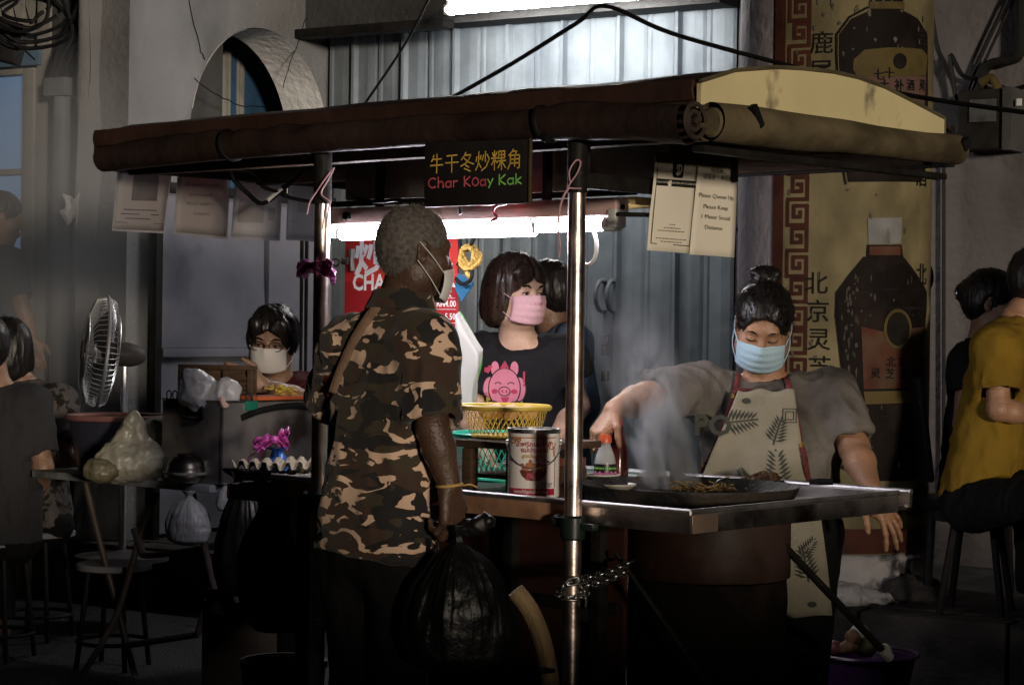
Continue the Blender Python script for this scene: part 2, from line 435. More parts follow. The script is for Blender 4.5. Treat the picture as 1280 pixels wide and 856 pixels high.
mb = MB(); mb.bx(sx, 4.2, YF, YF+.3, KZ, 3.6); mb.build('front_wall', m_plaster_p, hw, smooth=False)
lz = cz(1, YF-.2, 480, 36).z
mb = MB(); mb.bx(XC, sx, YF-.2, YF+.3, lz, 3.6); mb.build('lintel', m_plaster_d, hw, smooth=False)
mb = MB(); mb.bx(XC+.01, cz(1, YF-.26, 560, 30).x, YF-.30, YF-.2, lz-.03, lz+.015, .004); mb.build('awning_rail', m_dark, hw)
# wall cracks as thin dark grooves: lines of shallow geometry
def crack(px, axis, val, off, wd=.006):
    pts = [WALL.hit(axis, val, *p) for p in px]; d = V((off, 0, 0)) if axis == 0 else V((0, -off, 0))
    q = []
    for a, b in zip(pts[:-1], pts[1:]):
        for k in range(4): q.append(a.lerp(b, k/4)+V((random.uniform(-1, 1)*.006*(axis == 1), random.uniform(-1, 1)*.006*(axis == 0), random.uniform(-1, 1)*.006)))
    MB().tube([p+d*.2 for p in q+[pts[-1]]], wd*.5, 4).build('crack', m_black, hw)
crack([(236, 0), (250, 60), (256, 75)], 0, XC, .004, .008)
crack([(388, 0), (378, 40), (362, 80), (354, 110)], 0, XC, .004, .006)
crack([(244, 98), (272, 120), (300, 132), (330, 134)], 0, XC, .004, .006)
crack([(388, 8), (400, 12), (408, 6)], 0, XC, .004, .006)
crack([(922, 285), (932, 300), (933, 318), (927, 330)], 1, YF, .004, .012)
# ---- left shop front beyond the pier
lw = thing('neighbour_wall', 'pale worn wall strip of the next shop beside the tall blue window', 'wall', WALL.o, WALL.yaw)
p120 = cz(1, -.42, 121, 300).x; p95 = cz(1, -.5, 94, 300).x
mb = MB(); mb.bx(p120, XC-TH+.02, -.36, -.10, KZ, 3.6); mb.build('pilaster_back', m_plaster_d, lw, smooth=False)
mb = MB()
mb.grid(lambda u, v: (p95+(p120-p95)*u+.012*math.sin(v*11)+.015*vnoise([(v*9, u, 1)])[0], -.50-.02*math.sin(u*3.1), KZ+3.3*v), 6, 40, .3)
mb.build('pilaster', m_plaster, lw, smooth=True)
WY = -.30
x0 = cz(1, WY, 62, 300).x
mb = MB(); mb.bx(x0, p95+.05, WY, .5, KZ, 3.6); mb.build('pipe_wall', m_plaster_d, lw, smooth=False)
# tall window: frame, blue lit panes
win = thing('window', 'tall white framed window with blue panes at the edge of the shopfronts', 'window', WALL.o, WALL.yaw)
m_pane = mat('blue_lit_pane', (.10, .17, .26), .25, var=.2, vs=1.5, emit=(.13, .20, .32), es=.5)
fx0, fx1 = cz(1, WY, -60, 300).x, cz(1, WY, 45, 300).x
zt = cz(1, WY, 10, 88).z; zm1 = cz(1, WY, 10, 212).z; zm2 = cz(1, WY, 10, 333).z
mb = MB(); mb.bx(fx1-.075, fx1+.075*0, WY-.03, WY+.05, KZ+.5, zt, .006); mb.bx(fx0, fx1-.077, WY-.03, WY+.05, zt-.03, zt, .005); mb.build('frame', m_white, win)
for a, b in ((zm1, zt-.03), (zm2, zm1-.03), (KZ+.6, zm2-.03)):
    MB().bx(fx0, fx1-.08, WY+.02, WY+.03, a+.001, b-.001).build('pane', m_pane, win, smooth=False)
for z in (zm1, zm2): MB().bx(fx0, fx1-.078, WY-.02, WY+.04, z-.028, z, .004).build('glazing_bar', m_white, win)
mb = MB(); mb.bx(fx1+.004, x0-.002, WY-.015, WY+.2, KZ, zt+.35, .006); mb.build('jamb', m_white, win)
m_lintelblue = mat('blue_lintel', (.10, .18, .27), .6, var=.3, vs=6)
mb = MB(); mb.bx(fx0, x0-.05, WY-.04, WY+.1, zt+.01, zt+.10, .005); mb.build('head_board', m_lintelblue, win)
# louvre vent above it
lv = thing('louvre_vent', 'row of scalloped white plaster vents above the blue window head', 'vent', WALL.o, WALL.yaw)
z0 = zt+.2
mb = MB(); mb.bx(fx0, x0, WY+.06, WY+.2, zt+.11, 3.6); mb.build('backing', m_white, lv, smooth=False)
for i in range(9):
    xx = x0-.09-i*.085
    MB().prism([(0, 0), (.035, .09), (.035, .34), (-.035, .34), (-.035, .09)], (xx, WY+.06, z0+.03), (1, 0, 0), (0, 0, 1), (0, -.03, 0)).build('scallop', m_white, lv, smooth=False)
MB().bx(fx0, x0-.02, WY-.01, WY+.06, z0-.04, z0, .004).build('ledge', m_white, lv)
# rain pipe with collar
pp = thing('rain_pipe', 'grey rain pipe with a collar running down beside the blue window', 'pipe', WALL.o, WALL.yaw)
pc = cz(1, WY-.1, 76, 300); pz = cz(1, WY-.1, 76, 110).z
MB().cyl((pc.x, WY-.1, KZ), (pc.x, WY-.1, pz), .045, 20).build('pipe', m_pipe, pp)
mb = MB(); mb.box((pc.x, WY-.1, pz), (.14, .12, .09), None, .01); mb.box((pc.x-.1, WY-.06, pz-.02), (.06, .05, .05), None, .006); mb.build('collar', m_pipe, pp)
# cable bundle from the pipe up
cb = [cz(1, WY-.12, *p) for p in ((70, 100), (82, 70), (100, 35), (128, -15))]
mb = MB()
for i in range(5):
    o = V((random.uniform(-.02, .02), random.uniform(-.02, .02), random.uniform(-.01, .01)))
    mb.tube(cr([p+o*(1+.6*j) for j, p in enumerate(cb)], 6), .016, 7)
o = mb.build('cable_bundle', m_black); o.location = WALL.o; o.rotation_euler = (0, 0, WALL.yaw)
tag(o, 'thick black cable bundle rising from the grey rain pipe', 'cable')
# white scrap stuck on the wall
c = cz(1, -.52, 93, 262); mb = MB()
mb.grid(lambda u, v: (c.x+(u-.5)*.09+.02*vnoise([(u*4, v*4, 2)])[0], -.535-.03*abs(vnoise([(u*5, v*5, 7)])[0]), c.z+(v-.5)*.13+.03*vnoise([(u*4+9, v*4, 2)])[0]), 8, 8, .002)
m_paper = mat('white_paper', (.7, .7, .68), .8, var=.06, vs=12, bump=.2, bs=30)
o = mb.build('paper_scrap', m_paper); o.location = WALL.o; o.rotation_euler = (0, 0, WALL.yaw); tag(o, 'crumpled white scrap stuck on the worn pilaster', 'paper')
# ---- blue door leaves seen through the arch
bd = thing('casement', 'dark blue casement leaves with cream frames behind the arch', 'window', WALL.o, WALL.yaw)
YB = XC-.55
def leaf(pxa, pxb, pt, fr=.035):
    a, b = cz(0, YB, pxa, 120).y, cz(0, YB, pxb, 120).y; t = cz(0, YB, (pxa+pxb)/2, pt).z; bt = KZ+.6
    if b-a > 2.2*fr: MB().bx(YB-.02, YB-.005, a+fr, b-fr, bt, t-fr).build('panel', m_bluedoor, bd, smooth=False)
    mb = MB(); mb.bx(YB-.04, YB, a, a+fr-.001, bt, t, .004); mb.bx(YB-.04, YB, b-fr+.001, b, bt, t, .004); mb.bx(YB-.038, YB-.001, a+fr, b-fr, t-fr, t, .004); mb.build('frame', m_white, bd)
leaf(228, 255, 66, .04); leaf(257, 284, 66); leaf(286, 300, 62, .022); leaf(292+9, 372, 64); leaf(373, 430, 62)
MB().bx(YB-.05, YB-.012, cz(0, YB, 200, 100).y, cz(0, YB, 450, 100).y, cz(0, YB, 300, 62).z+.01, cz(0, YB, 300, 51).z).build('head_board', m_lintelblue, bd, smooth=False)
mb = MB(); mb.bx(YB-.2, YB-.06, cz(0, YB, 180, 100).y, cz(0, YB, 470, 100).y, KZ, 3.6); mb.build('wall_behind', m_plaster, bd, smooth=False)
a = cz(0, YB, 300, 50).z
mb = MB(); mb.bx(YB-.05, YB-.005, cz(0, YB, 200, 100).y, cz(0, YB, 450, 100).y, a+.0, a+.06, .005); mb.build('cornice', m_white, bd)
# ---- sheet-metal panels closing the lower arch
gp = thing('sheet_gate', 'grey sheet metal gate panels with a cross bar filling the arch bottom', 'gate', WALL.o, WALL.yaw)
XG = XC+.05
def gpanel(pa, pb, ptop, zb):
    a, b = cz(0, XG, pa, 400).y, cz(0, XG, pb, 400).y; t = cz(0, XG, (pa+pb)/2, ptop).z
    mb = MB(); mb.grid(lambda u, v: (XG+.006*vnoise([(u*4, v*4, pa)])[0], a+(b-a)*u, zb+(t-zb)*v), 12, 16, .012); mb.build('panel', m_sheet, gp, smooth=True); return a, b, t
zb1 = cz(0, XG, 260, 437).z
a, b, t = gpanel(199, 330, 246, zb1+.01); gpanel(199, 330, 437, KZ+.02)
gpanel(334, 408, 246, KZ+.02)
MB().bx(XG-.01, XG+.03, a, b, zb1-.035, zb1+.008, .004).build('cross_bar', m_sheet, gp)
MB().bx(XG-.02, XG+.025, a-.05, a-.003, KZ, t+.02, .005).build('gate_post', m_dark, gp)
MB().bx(XG-.02, XG+.03, b+.002, b+.028, KZ, t, .004).build('gate_post', m_sheet, gp)
MB().bx(XG-.02, XG+.03, a, 1.1, t+.002, t+.05, .005).build('top_rail', m_dark, gp)
for px in (375, 381):
    y = cz(0, XG, px, 400).y; MB().bx(XG+.002, XG+.016, y-.006, y+.006, KZ, t-.05).build('seam', m_dark, gp, smooth=False)
# ---- folding steel shutters
fs = thing('folding_shutter', 'tall pale blue ribbed folding steel doors under the bright wall tube', 'shutter', WALL.o, WALL.yaw)
x0, x1 = XC+.02, sx-.002; npan = 15; wv = (x1-x0)/npan
for i in range(npan):
    a = x0+i*wv; e = .035 if i % 2 else .012
    prof = [(a, YF-.01), (a+wv*.06, YF-.01-e*1.1), (a+wv*.16, YF-.01-e*1.1), (a+wv*.22, YF-.018), (a+wv*.62, YF-.024), (a+wv*.9, YF-.018), (a+wv*.995, YF-.01)]
    mb = MB(); n0 = len(prof)
    mb.add([(p[0], p[1], z) for z in (KZ+.03, lz+.25) for p in prof], [(k, k+1, n0+k+1, n0+k) for k in range(n0-1)])
    mb.build('shutter_panel', m_shut, fs, smooth=False)
for px, rr in ((752, 1), (766, 1)):
    pts = [cz(1, YF-.06, px, py) for py in (352, 388)]
    a, b = pts; d = V((0, -.05, 0)); b.x = a.x
    MB().tube(cr([a+V((0, .05, 0)), a+d*.3, a.lerp(b, .3)+d, a.lerp(b, .7)+d, b+d*.3, b+V((0, .05, 0))], 5), .011, 8).build('handle', m_pipe, fs)
for px, py in ((757, 425), (757, 438), (757, 470)): 
    p = cz(1, YF-.05, px, py); MB().box(tuple(p), (.035, .03, .05), None, .006).build('lock', m_dark, fs)
# ---- the wall tube lamp
wl = thing('tube_lamp', 'bright long wall tube lamp above the steel shutters', 'lamp', WALL.o, WALL.yaw)
m_tube2 = mat('lit_wall_tube', (.9, .9, .9), .4, emit=(1, .98, .95), es=150)
m_lampwhite = mat('lamp_white_metal', (.6, .6, .6), .4, var=.1)
ty = YF-.48; ta = cz(1, ty, 560, 13); tb = cz(1, ty, 815, 4); tb = ta+(tb-ta).normalized()*1.2
tb.z = ta.z
MB().cyl(ta, tb, .023, 20).build('tube', m_tube2, wl)
MB().bx(ta.x-.03, tb.x+.03, ty+.03, ty+.1, ta.z+.0, ta.z+.06, .006).build('batten', m_lampwhite, wl)
for q in (ta, tb): MB().box((q.x, ty+.01, q.z), (.025, .06, .05), None, .004).build('socket', m_lampwhite, wl)
MB().bx(ta.x+.5, ta.x+.55, ty+.05, YF, ta.z+.062, ta.z+.09).build('bracket', m_dark, wl, smooth=False)
MB().bx((ta.x+tb.x)/2+.3, (ta.x+tb.x)/2+.35, ty+.05, YF, ta.z+.062, ta.z+.09).build('bracket', m_dark, wl, smooth=False)
# ---- painted column
CC = WALL.wld(WALL.hit(1, -.02, 1041, 400)); CR = 119/FPX*CC.y
m_colpaint = mat('column_mauve', (.30, .275, .30), .8, var=.15, vs=4, bump=.8, bs=22, col2=(.15, .13, .13), c2t=(.55, .8), c2s=3)
m_colyel = mat('mural_yellow', (.19, .16, .085), .75, var=.3, vs=5, bump=.4, bs=30, col2=(.06, .05, .028), c2t=(.47, .78), c2s=4, c2str=(1, 1, .6))
m_murred = mat('mural_red', (.06, .02, .013), .75, var=.3, vs=10, bump=.3, bs=40)
m_murblk = mat('mural_black', (.012, .010, .009), .75, spec=.1, var=.4, vs=12, bump=.5, bs=40)
m_bottle = mat('mural_bottle', (.009, .006, .005), .7, spec=.12, var=.5, vs=7, bump=.5, bs=18, col2=(.022, .014, .011), c2t=(.56, .72), c2s=5)
m_label = mat('mural_label', (.075, .024, .014), .7, var=.3, vs=7, col2=(.10, .08, .05), c2t=(.5, .7), c2s=4)
m_gold = mat('mural_gold', (.09, .068, .024), .7, var=.3, vs=10, col2=(.1, .075, .03), c2t=(.52, .62), c2s=14)
m_pink = mat('mural_pink', (.11, .065, .055), .75, var=.25, vs=8)
m_murwhite = mat('mural_white', (.20, .20, .195), .75, var=.3, vs=9, col2=(.1, .1, .1), c2t=(.56, .64), c2s=16, c2str=(1, 1, .3))
colm = thing('column', 'thick round column painted yellow with two brown bottles and black characters', 'column', CC-V((0, 0, CC.z)), 0)
czb = CAMZ-(688-405-ROLL*0)/FPX*(CC.y-CR)          # foot of the painted shaft
def colhit(px, py):
    """photograph pixel -> (arc length, height) on the column"""
    r = ray(px, py); o = V((0, 0, CAMZ)); dx, dy = r.x, r.y; cx_, cy_ = -CC.x, -CC.y
    A = dx*dx+dy*dy; B = dx*cx_+dy*cy_; C_ = cx_*cx_+cy_*cy_-CR*CR; D = B*B-A*C_
    t = (-B-math.sqrt(max(D, 0)))/A; p = o+r*t
    th = math.atan2(p.x-CC.x, -(p.y-CC.y)); return th*CR, p.z
def colwrap(vf, off, cell=.025):
    v, f = cut2d(vf[0], vf[1], cell); R = CR+off
    return [(R*math.sin(x/CR), -R*math.cos(x/CR), z) for x, z in v], f
def cpoly(name, px, off, m): 
    pts = [colhit(*p) for p in px]; vf = poly2d(pts); MB().add(*colwrap(vf, off)).build(name, m, colm, smooth=False)
def cpaths(name, items, off, m):
    mb = MB()
    for vf in items: mb.add(*colwrap(vf, off))
    mb.build(name, m, colm, smooth=False)
MB().lathe([(CR, czb), (CR, 4.2)], 72).build('shaft', m_colpaint, colm)
lx = colhit(966, 400)[0]
cpaths('painted_panel', [([(lx, czb), (CR*2.2, czb), (CR*2.2, 4.1), (lx, 4.1)], [[0, 1, 2, 3]])], .003, m_colyel)
xa = colhit(967, 300)[0]; xb = colhit(980, 300)[0]
cpaths('red_border', [([(xa, czb), (xb, czb), (xb, 4.1), (xa, 4.1)], [[0, 1, 2, 3]])], .006, m_murred)
items = []   # square spiral fret, one unit after another
fx, fw = colhit(985, 300)[0], colhit(1009, 300)[0]-colhit(985, 300)[0]
zz = colhit(996, 505)[1]; uh = .098
for i in range(22):
    z = zz+i*uh; g = fw/6; u = uh/7
    path = [(0, 0), (6, 0), (6, 6), (1.6, 6), (1.6, 2.2), (4.3, 2.2), (4.3, 4.1), (3, 4.1)]
    if i % 2: path = [(0, 6.4), (0, 0), (6, 0), (6, 5.2), (2, 5.2), (2, 2.2), (4, 2.2), (4, 3.6)]
    items.append(strokes2d([[(fx+a*g, z+b*u) for a, b in path]], .0155))
cpaths('fret_border', items, .006, m_murred)
# bands round the foot
z1, z2 = colhit(1080, 655)[1], colhit(1080, 683)[1]
cpaths('foot_band', [([(lx, czb+.005), (CR*2.2, czb+.005), (CR*2.2, czb+.1), (lx, czb+.1)], [[0, 1, 2, 3]])], .006, m_murred)
items = []
for i in range(9):
    a = lx+.05+i*.13; z = czb+.155; items.append(strokes2d([[(a, z), (a+.09, z), (a+.09, z+.085), (a+.03, z+.085), (a+.03, z+.035), (a+.06, z+.035)]], .016))
cpaths('foot_fret', items, .006, m_murred)
# upper bottle
cpoly('upper_bottle', [(1088, -40), (1128, -40), (1128, 14), (1146, 24), (1158, 45), (1159, 200), (1150, 228), (1060, 228), (1055, 200), (1049, 70), (1049, 44), (1064, 24), (1086, 14)], .006, m_bottle)
cpoly('upper_label', [(1066, 88), (1067, 75), (1080, 63), (1110, 60), (1150, 62), (1157, 70), (1155, 95), (1110, 97), (1072, 97)], .009, m_gold)
cpoly('upper_label_text_field', [(1068, 98), (1155, 96), (1153, 140), (1070, 140)], .009, m_pink)
cpoly('upper_seal', circ(1123, 77, 8, 10, 20), .012, m_murblk)
cpoly('neck_ring', [(1086, 3), (1129, 3), (1129, 12), (1086, 12)], .009, m_gold)
def cchar(ch, px, py, hpx, asp=1.0, bold=.012):
    x, z = colhit(px, py); s = hpx/FPX*CC.y*1.02; v, f = text2d(ch, s, bold); return [(x+a*asp, z+b) for a, b in v], f
cpaths('upper_text', [cchar(c, x, y, 14) for c, x, y in (('七', 1098, 95), ('十', 1110, 93), ('大', 1104, 108), ('补', 1122, 108), ('酒', 1136, 108), ('灵', 1150, 108), ('药', 1090, 112))], .013, m_murblk)
cpaths('column_text', [cchar(c, x, y, 28, 1, .006) for c, x, y in (('鹿', 1028, 56), ('尾', 1027, 91), ('北', 1021, 356), ('京', 1023, 391), ('灵', 1024, 426), ('芝', 1025, 461))]
       + [cchar(c, 1151, y, 28, 1.0, .006) for c, y in (('鹿', 52), ('尾', 86), ('巴', 121), ('酒', 222), ('北', 345), ('京', 385), ('灵', 425), ('芝', 462), ('補', 500), ('酒', 536))], .007, m_murblk)
# lower bottle
cpoly('lower_bottle', [(1083, 306), (1126, 306), (1128, 321), (1146, 345), (1157, 365), (1157, 385), (1153, 430), (1149, 520), (1143, 563), (1156, 588), (1128, 600), (1090, 601), (1050, 585), (1066, 562), (1059, 500), (1050, 420), (1047, 395), (1048, 366), (1064, 344), (1082, 322)], .006, m_bottle)
cpoly('bottle_cap', [(1084, 273), (1126, 272), (1125, 304), (1085, 305)], .008, m_murwhite)
cpoly('neck_band', [(1086, 308), (1124, 308), (1124, 319), (1086, 319)], .009, m_label)
cpoly('lower_label', [(1076, 408), (1100, 414), (1153, 408), (1150, 484), (1079, 486)], .009, m_label)
cpoly('label_band', [(1079, 489), (1150, 487), (1148, 502), (1081, 505)], .009, m_gold)
cpoly('seal_ring', circ(1120, 411, 17, 25, 24), .012, m_gold); cpoly('seal', circ(1120, 411, 13.5, 21, 24), .015, m_murblk)
cpaths('label_text', [cchar(c, x, y, 13) for c, x, y in (('北', 1112, 453), ('京', 1126, 453), ('灵', 1093, 467), ('芝', 1111, 468), ('酒', 1127, 467), ('补', 1141, 466))], .012, m_murblk)
cpaths('bottle_outline', [strokes2d([[colhit(*p) for p in pts]], .009) for pts in (
    [(1080, 322), (1062, 344), (1046, 366), (1045, 395), (1048, 420), (1057, 500), (1064, 562)], [(1086, 322), (1126, 322)], [(1049, 385), (1156, 385)], [(1051, 362), (1155, 362)],
    [(1060, 520), (1148, 520)], [(1084, 10), (1062, 22), (1046, 44), (1046, 70), (1052, 200), (1057, 230)])], .0075, m_murblk)
rq = random.Random(21); m_fleck = mat('mural_fleck', (.06, .052, .045), .8, var=.4, vs=30)
it = []
for i in range(90):
    yy = rq.uniform(345, 560); e = np.interp(yy, [345, 366, 395, 430, 520, 560], [1066, 1050, 1049, 1052, 1062, 1067]); xx = e+abs(rq.gauss(0, 14))+3
    if rq.random() < .3: xx = rq.uniform(1052, 1148)
    if xx > 1148 or (1074 < xx < 1152 and 405 < yy < 506): continue
    x, z = colhit(xx, yy); w_, h_ = rq.uniform(.002, .007), rq.uniform(.003, .022); it.append(([(x+w_*math.cos(a)*rq.uniform(.5, 1.2), z+h_*math.sin(a)*rq.uniform(.5, 1.2)) for a in np.linspace(0, 6.283, 8)[:-1]], [list(range(7))]))
cpaths('paint_flecks', it, .0075, m_fleck)
it = []
for i in range(60):
    xx, yy = rq.uniform(985, 1155), rq.choice([rq.uniform(0, 80), rq.uniform(235, 680)])
    x, z = colhit(xx, yy); w_, h_ = rq.uniform(.002, .009), rq.uniform(.003, .02); it.append(([(x+w_*math.cos(a)*rq.uniform(.4, 1.3), z+h_*math.sin(a)*rq.uniform(.4, 1.3)) for a in np.linspace(0, 6.283, 9)[:-1]], [list(range(8))]))
cpaths('peeled_patches', it, .0085, mat('peeled_paint', (.10, .09, .075), .9, var=.4, vs=30))
for q in colm.children:
    if q.name.split('.')[0] in ('paint_flecks', 'peeled_patches'): q['kind'] = 'stuff'
# rough plinth
m_plinth = mat('chipped_whitewash', (.48, .46, .45), .9, var=.2, vs=6, bump=1.6, bs=20, col2=(.07, .065, .06), c2t=(.55, .62), c2s=6)
mb = MB(); H_ = czb-KZ
mb.lathe([(CR*.97, czb-.001), (CR*1.02, czb-.02), (CR*1.0, czb-H_*.2), (CR*1.02, czb-H_*.45), (CR*1.07, czb-H_*.7), (CR*1.13, czb-H_*.85), (CR*1.14, KZ)], 64, wob=lambda t, z: .028*vnoise([(math.cos(t)*3, math.sin(t)*3, z*9)])[0]+.02*vnoise([(math.cos(t)*8, math.sin(t)*8, z*20)])[0])
mb.build('plinth', m_plinth, colm, angle=60)
for px, py, sx_, sy_, sz_ in ((1140, 744, .16, .10, .10), (1090, 748, .13, .1, .06), (1050, 746, .12, .1, .06)):
    p = P(px, py, CC.y-CR*1.0); q = SDF(.008); p = V((p.x-CC.x, p.y-CC.y, KZ+sz_*.35)); q.ell(p, (sx_*.8, sy_, sz_*.7)); q.build('plinth_stone', m_pave if px == 1140 else m_plinth, colm, disp=lambda v: .02*fbm(v*9)+.008*fbm(v*30))
# ---- electricity meter box, conduit and loose cables on the wall beside the column
mx = thing('meter_box', 'dark electricity meter box with a glass front on the wall by column', 'meter box', WALL.o, WALL.yaw)
a, b = cz(1, YF-.16, 1206, 113), cz(1, YF-.16, 1262, 185)
MB().bx(a.x-.03, b.x, YF-.16, YF-.002, b.z, a.z, .006).build('case', m_box, mx)
MB().bx(b.x-.03, b.x+.012, YF-.175, YF-.002, b.z-.01, a.z+.005, .004).build('side_board', m_plaster_d, mx)
c1, c2 = cz(1, YF-.17, 1212, 125), cz(1, YF-.17, 1245, 152)
MB().bx(c1.x, c2.x, YF-.172, YF-.161, c2.z, c1.z, .003).build('meter', mat('meter_glass', (.09, .09, .09), .15, var=.3, vs=20), mx)
MB().box(((c1.x+c2.x)/2+.16, YF-.165, c1.z-.02), (.02, .012, .03)).build('tag_plate', m_paper, mx, smooth=False)
cd_ = thing('conduit', 'bent conduit pipe rising to the meter box on the grey wall', 'conduit', WALL.o, WALL.yaw)
MB().tube(cr([cz(1, YF-.06, *p) for p in ((1228, 112), (1230, 90), (1240, 80), (1262, 76), (1274, 68), (1276, 40), (1276, -20))], 6), .022, 10).build('pipe', m_dark, cd_)
MB().tube(cr([cz(1, YF-.1, *p) for p in ((1226, 104), (1240, 98), (1248, 112))], 5), .02, 8).build('elbow', m_gold, cd_)
def cable(name, label, pts, r, frame=None, m=m_black, cat='cable'):
    o = MB().tube(cr(pts, 8), r, 6).build(name, m)
    if frame: o.location = frame.o; o.rotation_euler = (0, 0, frame.yaw)
    return tag(o, label, cat)
cable('loose_cable', 'dark cable looping down the wall between painted column and meter box', [cz(1, YF-.05, *p) for p in ((1164, 10), (1172, 60), (1190, 100), (1196, 130), (1188, 70), (1204, 95), (1230, 100), (1262, 112), (1282, 108))], .011, WALL)
cable('wall_cable', 'pair of thin wires slanting up the wall above the meter box', [cz(1, YF-.04, *p) for p in ((1208, 120), (1225, 75), (1262, -5))], .007, WALL)
cable('thin_wire', 'second thin wire slanting beside its pair above the meter box', [cz(1, YF-.04, *p) for p in ((1213, 118), (1232, 75), (1270, -5))], .007, WALL)
cable('corner_cable', 'straight black cable running down the pale wall corner beside the column', [cz(1, YF-.03, 1180, y) for y in (190, 400, 640)], .008, WALL)
cable('cable_hook', 'short black cable loop sticking out behind the lower painted bottle', [P(*p, 8.45) for p in ((1156, 325), (1163, 335), (1165, 350), (1160, 362), (1155, 352))], .008)
cable('hanging_cable', 'thin dark cable strung over the stall from the tube lamp to column', [P(555, 128, 8.6), P(640, 80, 8.3), P(720, 30, 8.0), P(757, 8, 7.8), P(840, 42, 7.6), P(985, 82, 7.3), P(1130, 118, 7.0), P(1290, 142, 6.6)], .0085)
cable('slack_wire', 'thin wire slanting down in front of the ribbed steel shutters', [P(545, -20, 8.7), P(510, 50, 8.7), P(455, 132, 8.7)], .006)
# black hanging box with coiled cables, top corner
hb = thing('cable_coil', 'coil of black cables hung beside a dark box above the window', 'cable', P(20, 30, 8.6))
o_ = P(20, 30, 8.6)
def rel(px, py, Y): return P(px, py, Y)-o_
mb = MB(); mb.box(rel(6, 52, 8.65), (.16, .12, .17), Matrix.Rotation(.25, 3, 'Y'), .015); mb.build('box', m_black, hb)
mb = MB()
for i in range(5):
    c = rel(34+i, 12+i*3, 8.55); R = .07+.022*i
    mb.tube([c+V((R*1.15*math.cos(t)+.02*math.sin(3*t+i), .03*math.sin(t+i), R*.75*math.sin(t))) for t in np.linspace(0, 6.1, 28)], .0085, 6)
mb.build('coil', m_black, hb)
mb = MB(); mb.tube(cr([rel(12, 45, 8.5), rel(30, 62, 8.5), rel(44, 75, 8.5)], 4), .004, 5); mb.tube(cr([rel(60, -10, 8.5), rel(58, 25, 8.5), rel(30, 40, 8.5), rel(0, 34, 8.5)], 6), .008, 6); mb.build('loose_end', m_black, hb)
# ================================================================== THE FOOD CART
m_chrome = mat('stainless_warm_reflect', (.62, .57, .54), .34, metal=1, var=.25, vs=9, bump=.15, bs=60, col2=(.30, .18, .12), c2t=(.56, .75), c2s=7)  # brown tint and patches stand in for coppery reflections
m_pole = mat('taped_pole', (.78, .66, .60), .33, metal=1, var=.3, vs=14, bump=.08, bs=45, col2=(.42, .22, .16), c2t=(.56, .74), c2s=9, c2str=(1, 1, .25))  # pinkish tint and brown streaks paint warm reflections into the metal
m_steel = mat('brushed_steel', (.55, .55, .55), .34, metal=1, var=.25, vs=6, bump=.12, bs=120, col2=(.28, .24, .20), c2t=(.55, .75), c2s=5)
m_steeld = mat('grimy_steel', (.24, .21, .195), .42, metal=.35, var=.35, vs=7, bump=.4, bs=25, col2=(.10, .07, .055), c2t=(.5, .7), c2s=5)
m_roofbr = mat('brown_roof_board', (.048, .024, .018), .45, var=.3, vs=5, bump=.4, bs=18, col2=(.03, .02, .017), c2t=(.52, .7), c2s=3)
m_canvas = mat('brown_canvas', (.036, .022, .018), .5, var=.3, vs=5, bump=.8, bs=14, col2=(.025, .02, .018), c2t=(.5, .72), c2s=3)
m_canvas_y = mat('olive_canvas', (.13, .105, .06), .65, var=.22, vs=7, bump=.7, bs=18, col2=(.05, .038, .022), c2t=(.48, .7), c2s=4, c2str=(1, 1, 2))
m_gable = mat('cream_gable', (.66, .57, .32), .5, var=.07, vs=4, bump=.12, bs=18, col2=(.16, .14, .09), c2t=(.60, .70), c2s=9, c2str=(1, 1, .7))
m_wooddk = mat('dark_wood', (.075, .045, .028), .6, var=.35, vs=8, bump=.6, bs=30, stretch=(1, 1, 6))
m_woodred = mat('red_brown_board', (.04, .015, .011), .5, var=.3, vs=5, bump=.3, bs=20, col2=(.04, .02, .015), c2s=3)
m_woodlt = mat('pale_worn_wood', (.34, .24, .13), .6, var=.25, vs=9, bump=.5, bs=40, stretch=(4, 4, 1), col2=(.15, .10, .06), c2t=(.52, .7), c2s=5)
m_beam = mat('pinkish_beam', (.55, .38, .35), .5, var=.15, vs=6, bump=.2, bs=30)
m_green = mat('green_counter', (.03, .075, .06), .35, var=.3, vs=6, bump=.2, bs=25, col2=(.02, .03, .025), c2s=4)
m_iron = mat('seasoned_iron', (.009, .0085, .0085), .5, metal=0, spec=.22, var=.5, vs=8, bump=.6, bs=40, col2=(.035, .028, .022), c2s=6)
m_brass = mat('burnt_brass', (.35, .25, .13), .35, metal=1, var=.3, vs=10, col2=(.08, .05, .03), c2s=6)
m_paperc = mat('cream_paper', (.82, .76, .63), .7, var=.05, vs=4, bump=.12, bs=10)
m_ink = mat('black_ink', (.02, .02, .02), .6)
def K(axis, val, px, py): return CART.hit(axis, val, px, py)
cart = thing('food_cart', 'hawker cart with brown roof and cream arched end panel on taped shiny poles', 'food cart', CART.o, CART.yaw)
XL, YD = -2.36, 1.17
prof = [(-.02, 1.902), (.12, 1.942), (.29, 1.966), (.407, 1.974), (.545, 1.979), (.658, 1.976), (.79, 1.963), (.93, 1.938), (1.10, 1.906), (1.17, 1.885)]
mb = MB()
def roofpt(u, v):
    y = -.02+1.19*v; i = max(k for k in range(len(prof)-1) if prof[k][0] <= y+1e-6); a, b = prof[i], prof[i+1]; t = (y-a[0])/(b[0]-a[0])
    return (XL+.003+(-.006-XL)*u, y, a[1]+(b[1]-a[1])*t+.004*vnoise([(u*14, v*5, 3)])[0])
mb.grid(roofpt, 36, 18, .012); mb.build('roof_sheet', m_roofbr, cart, angle=60)
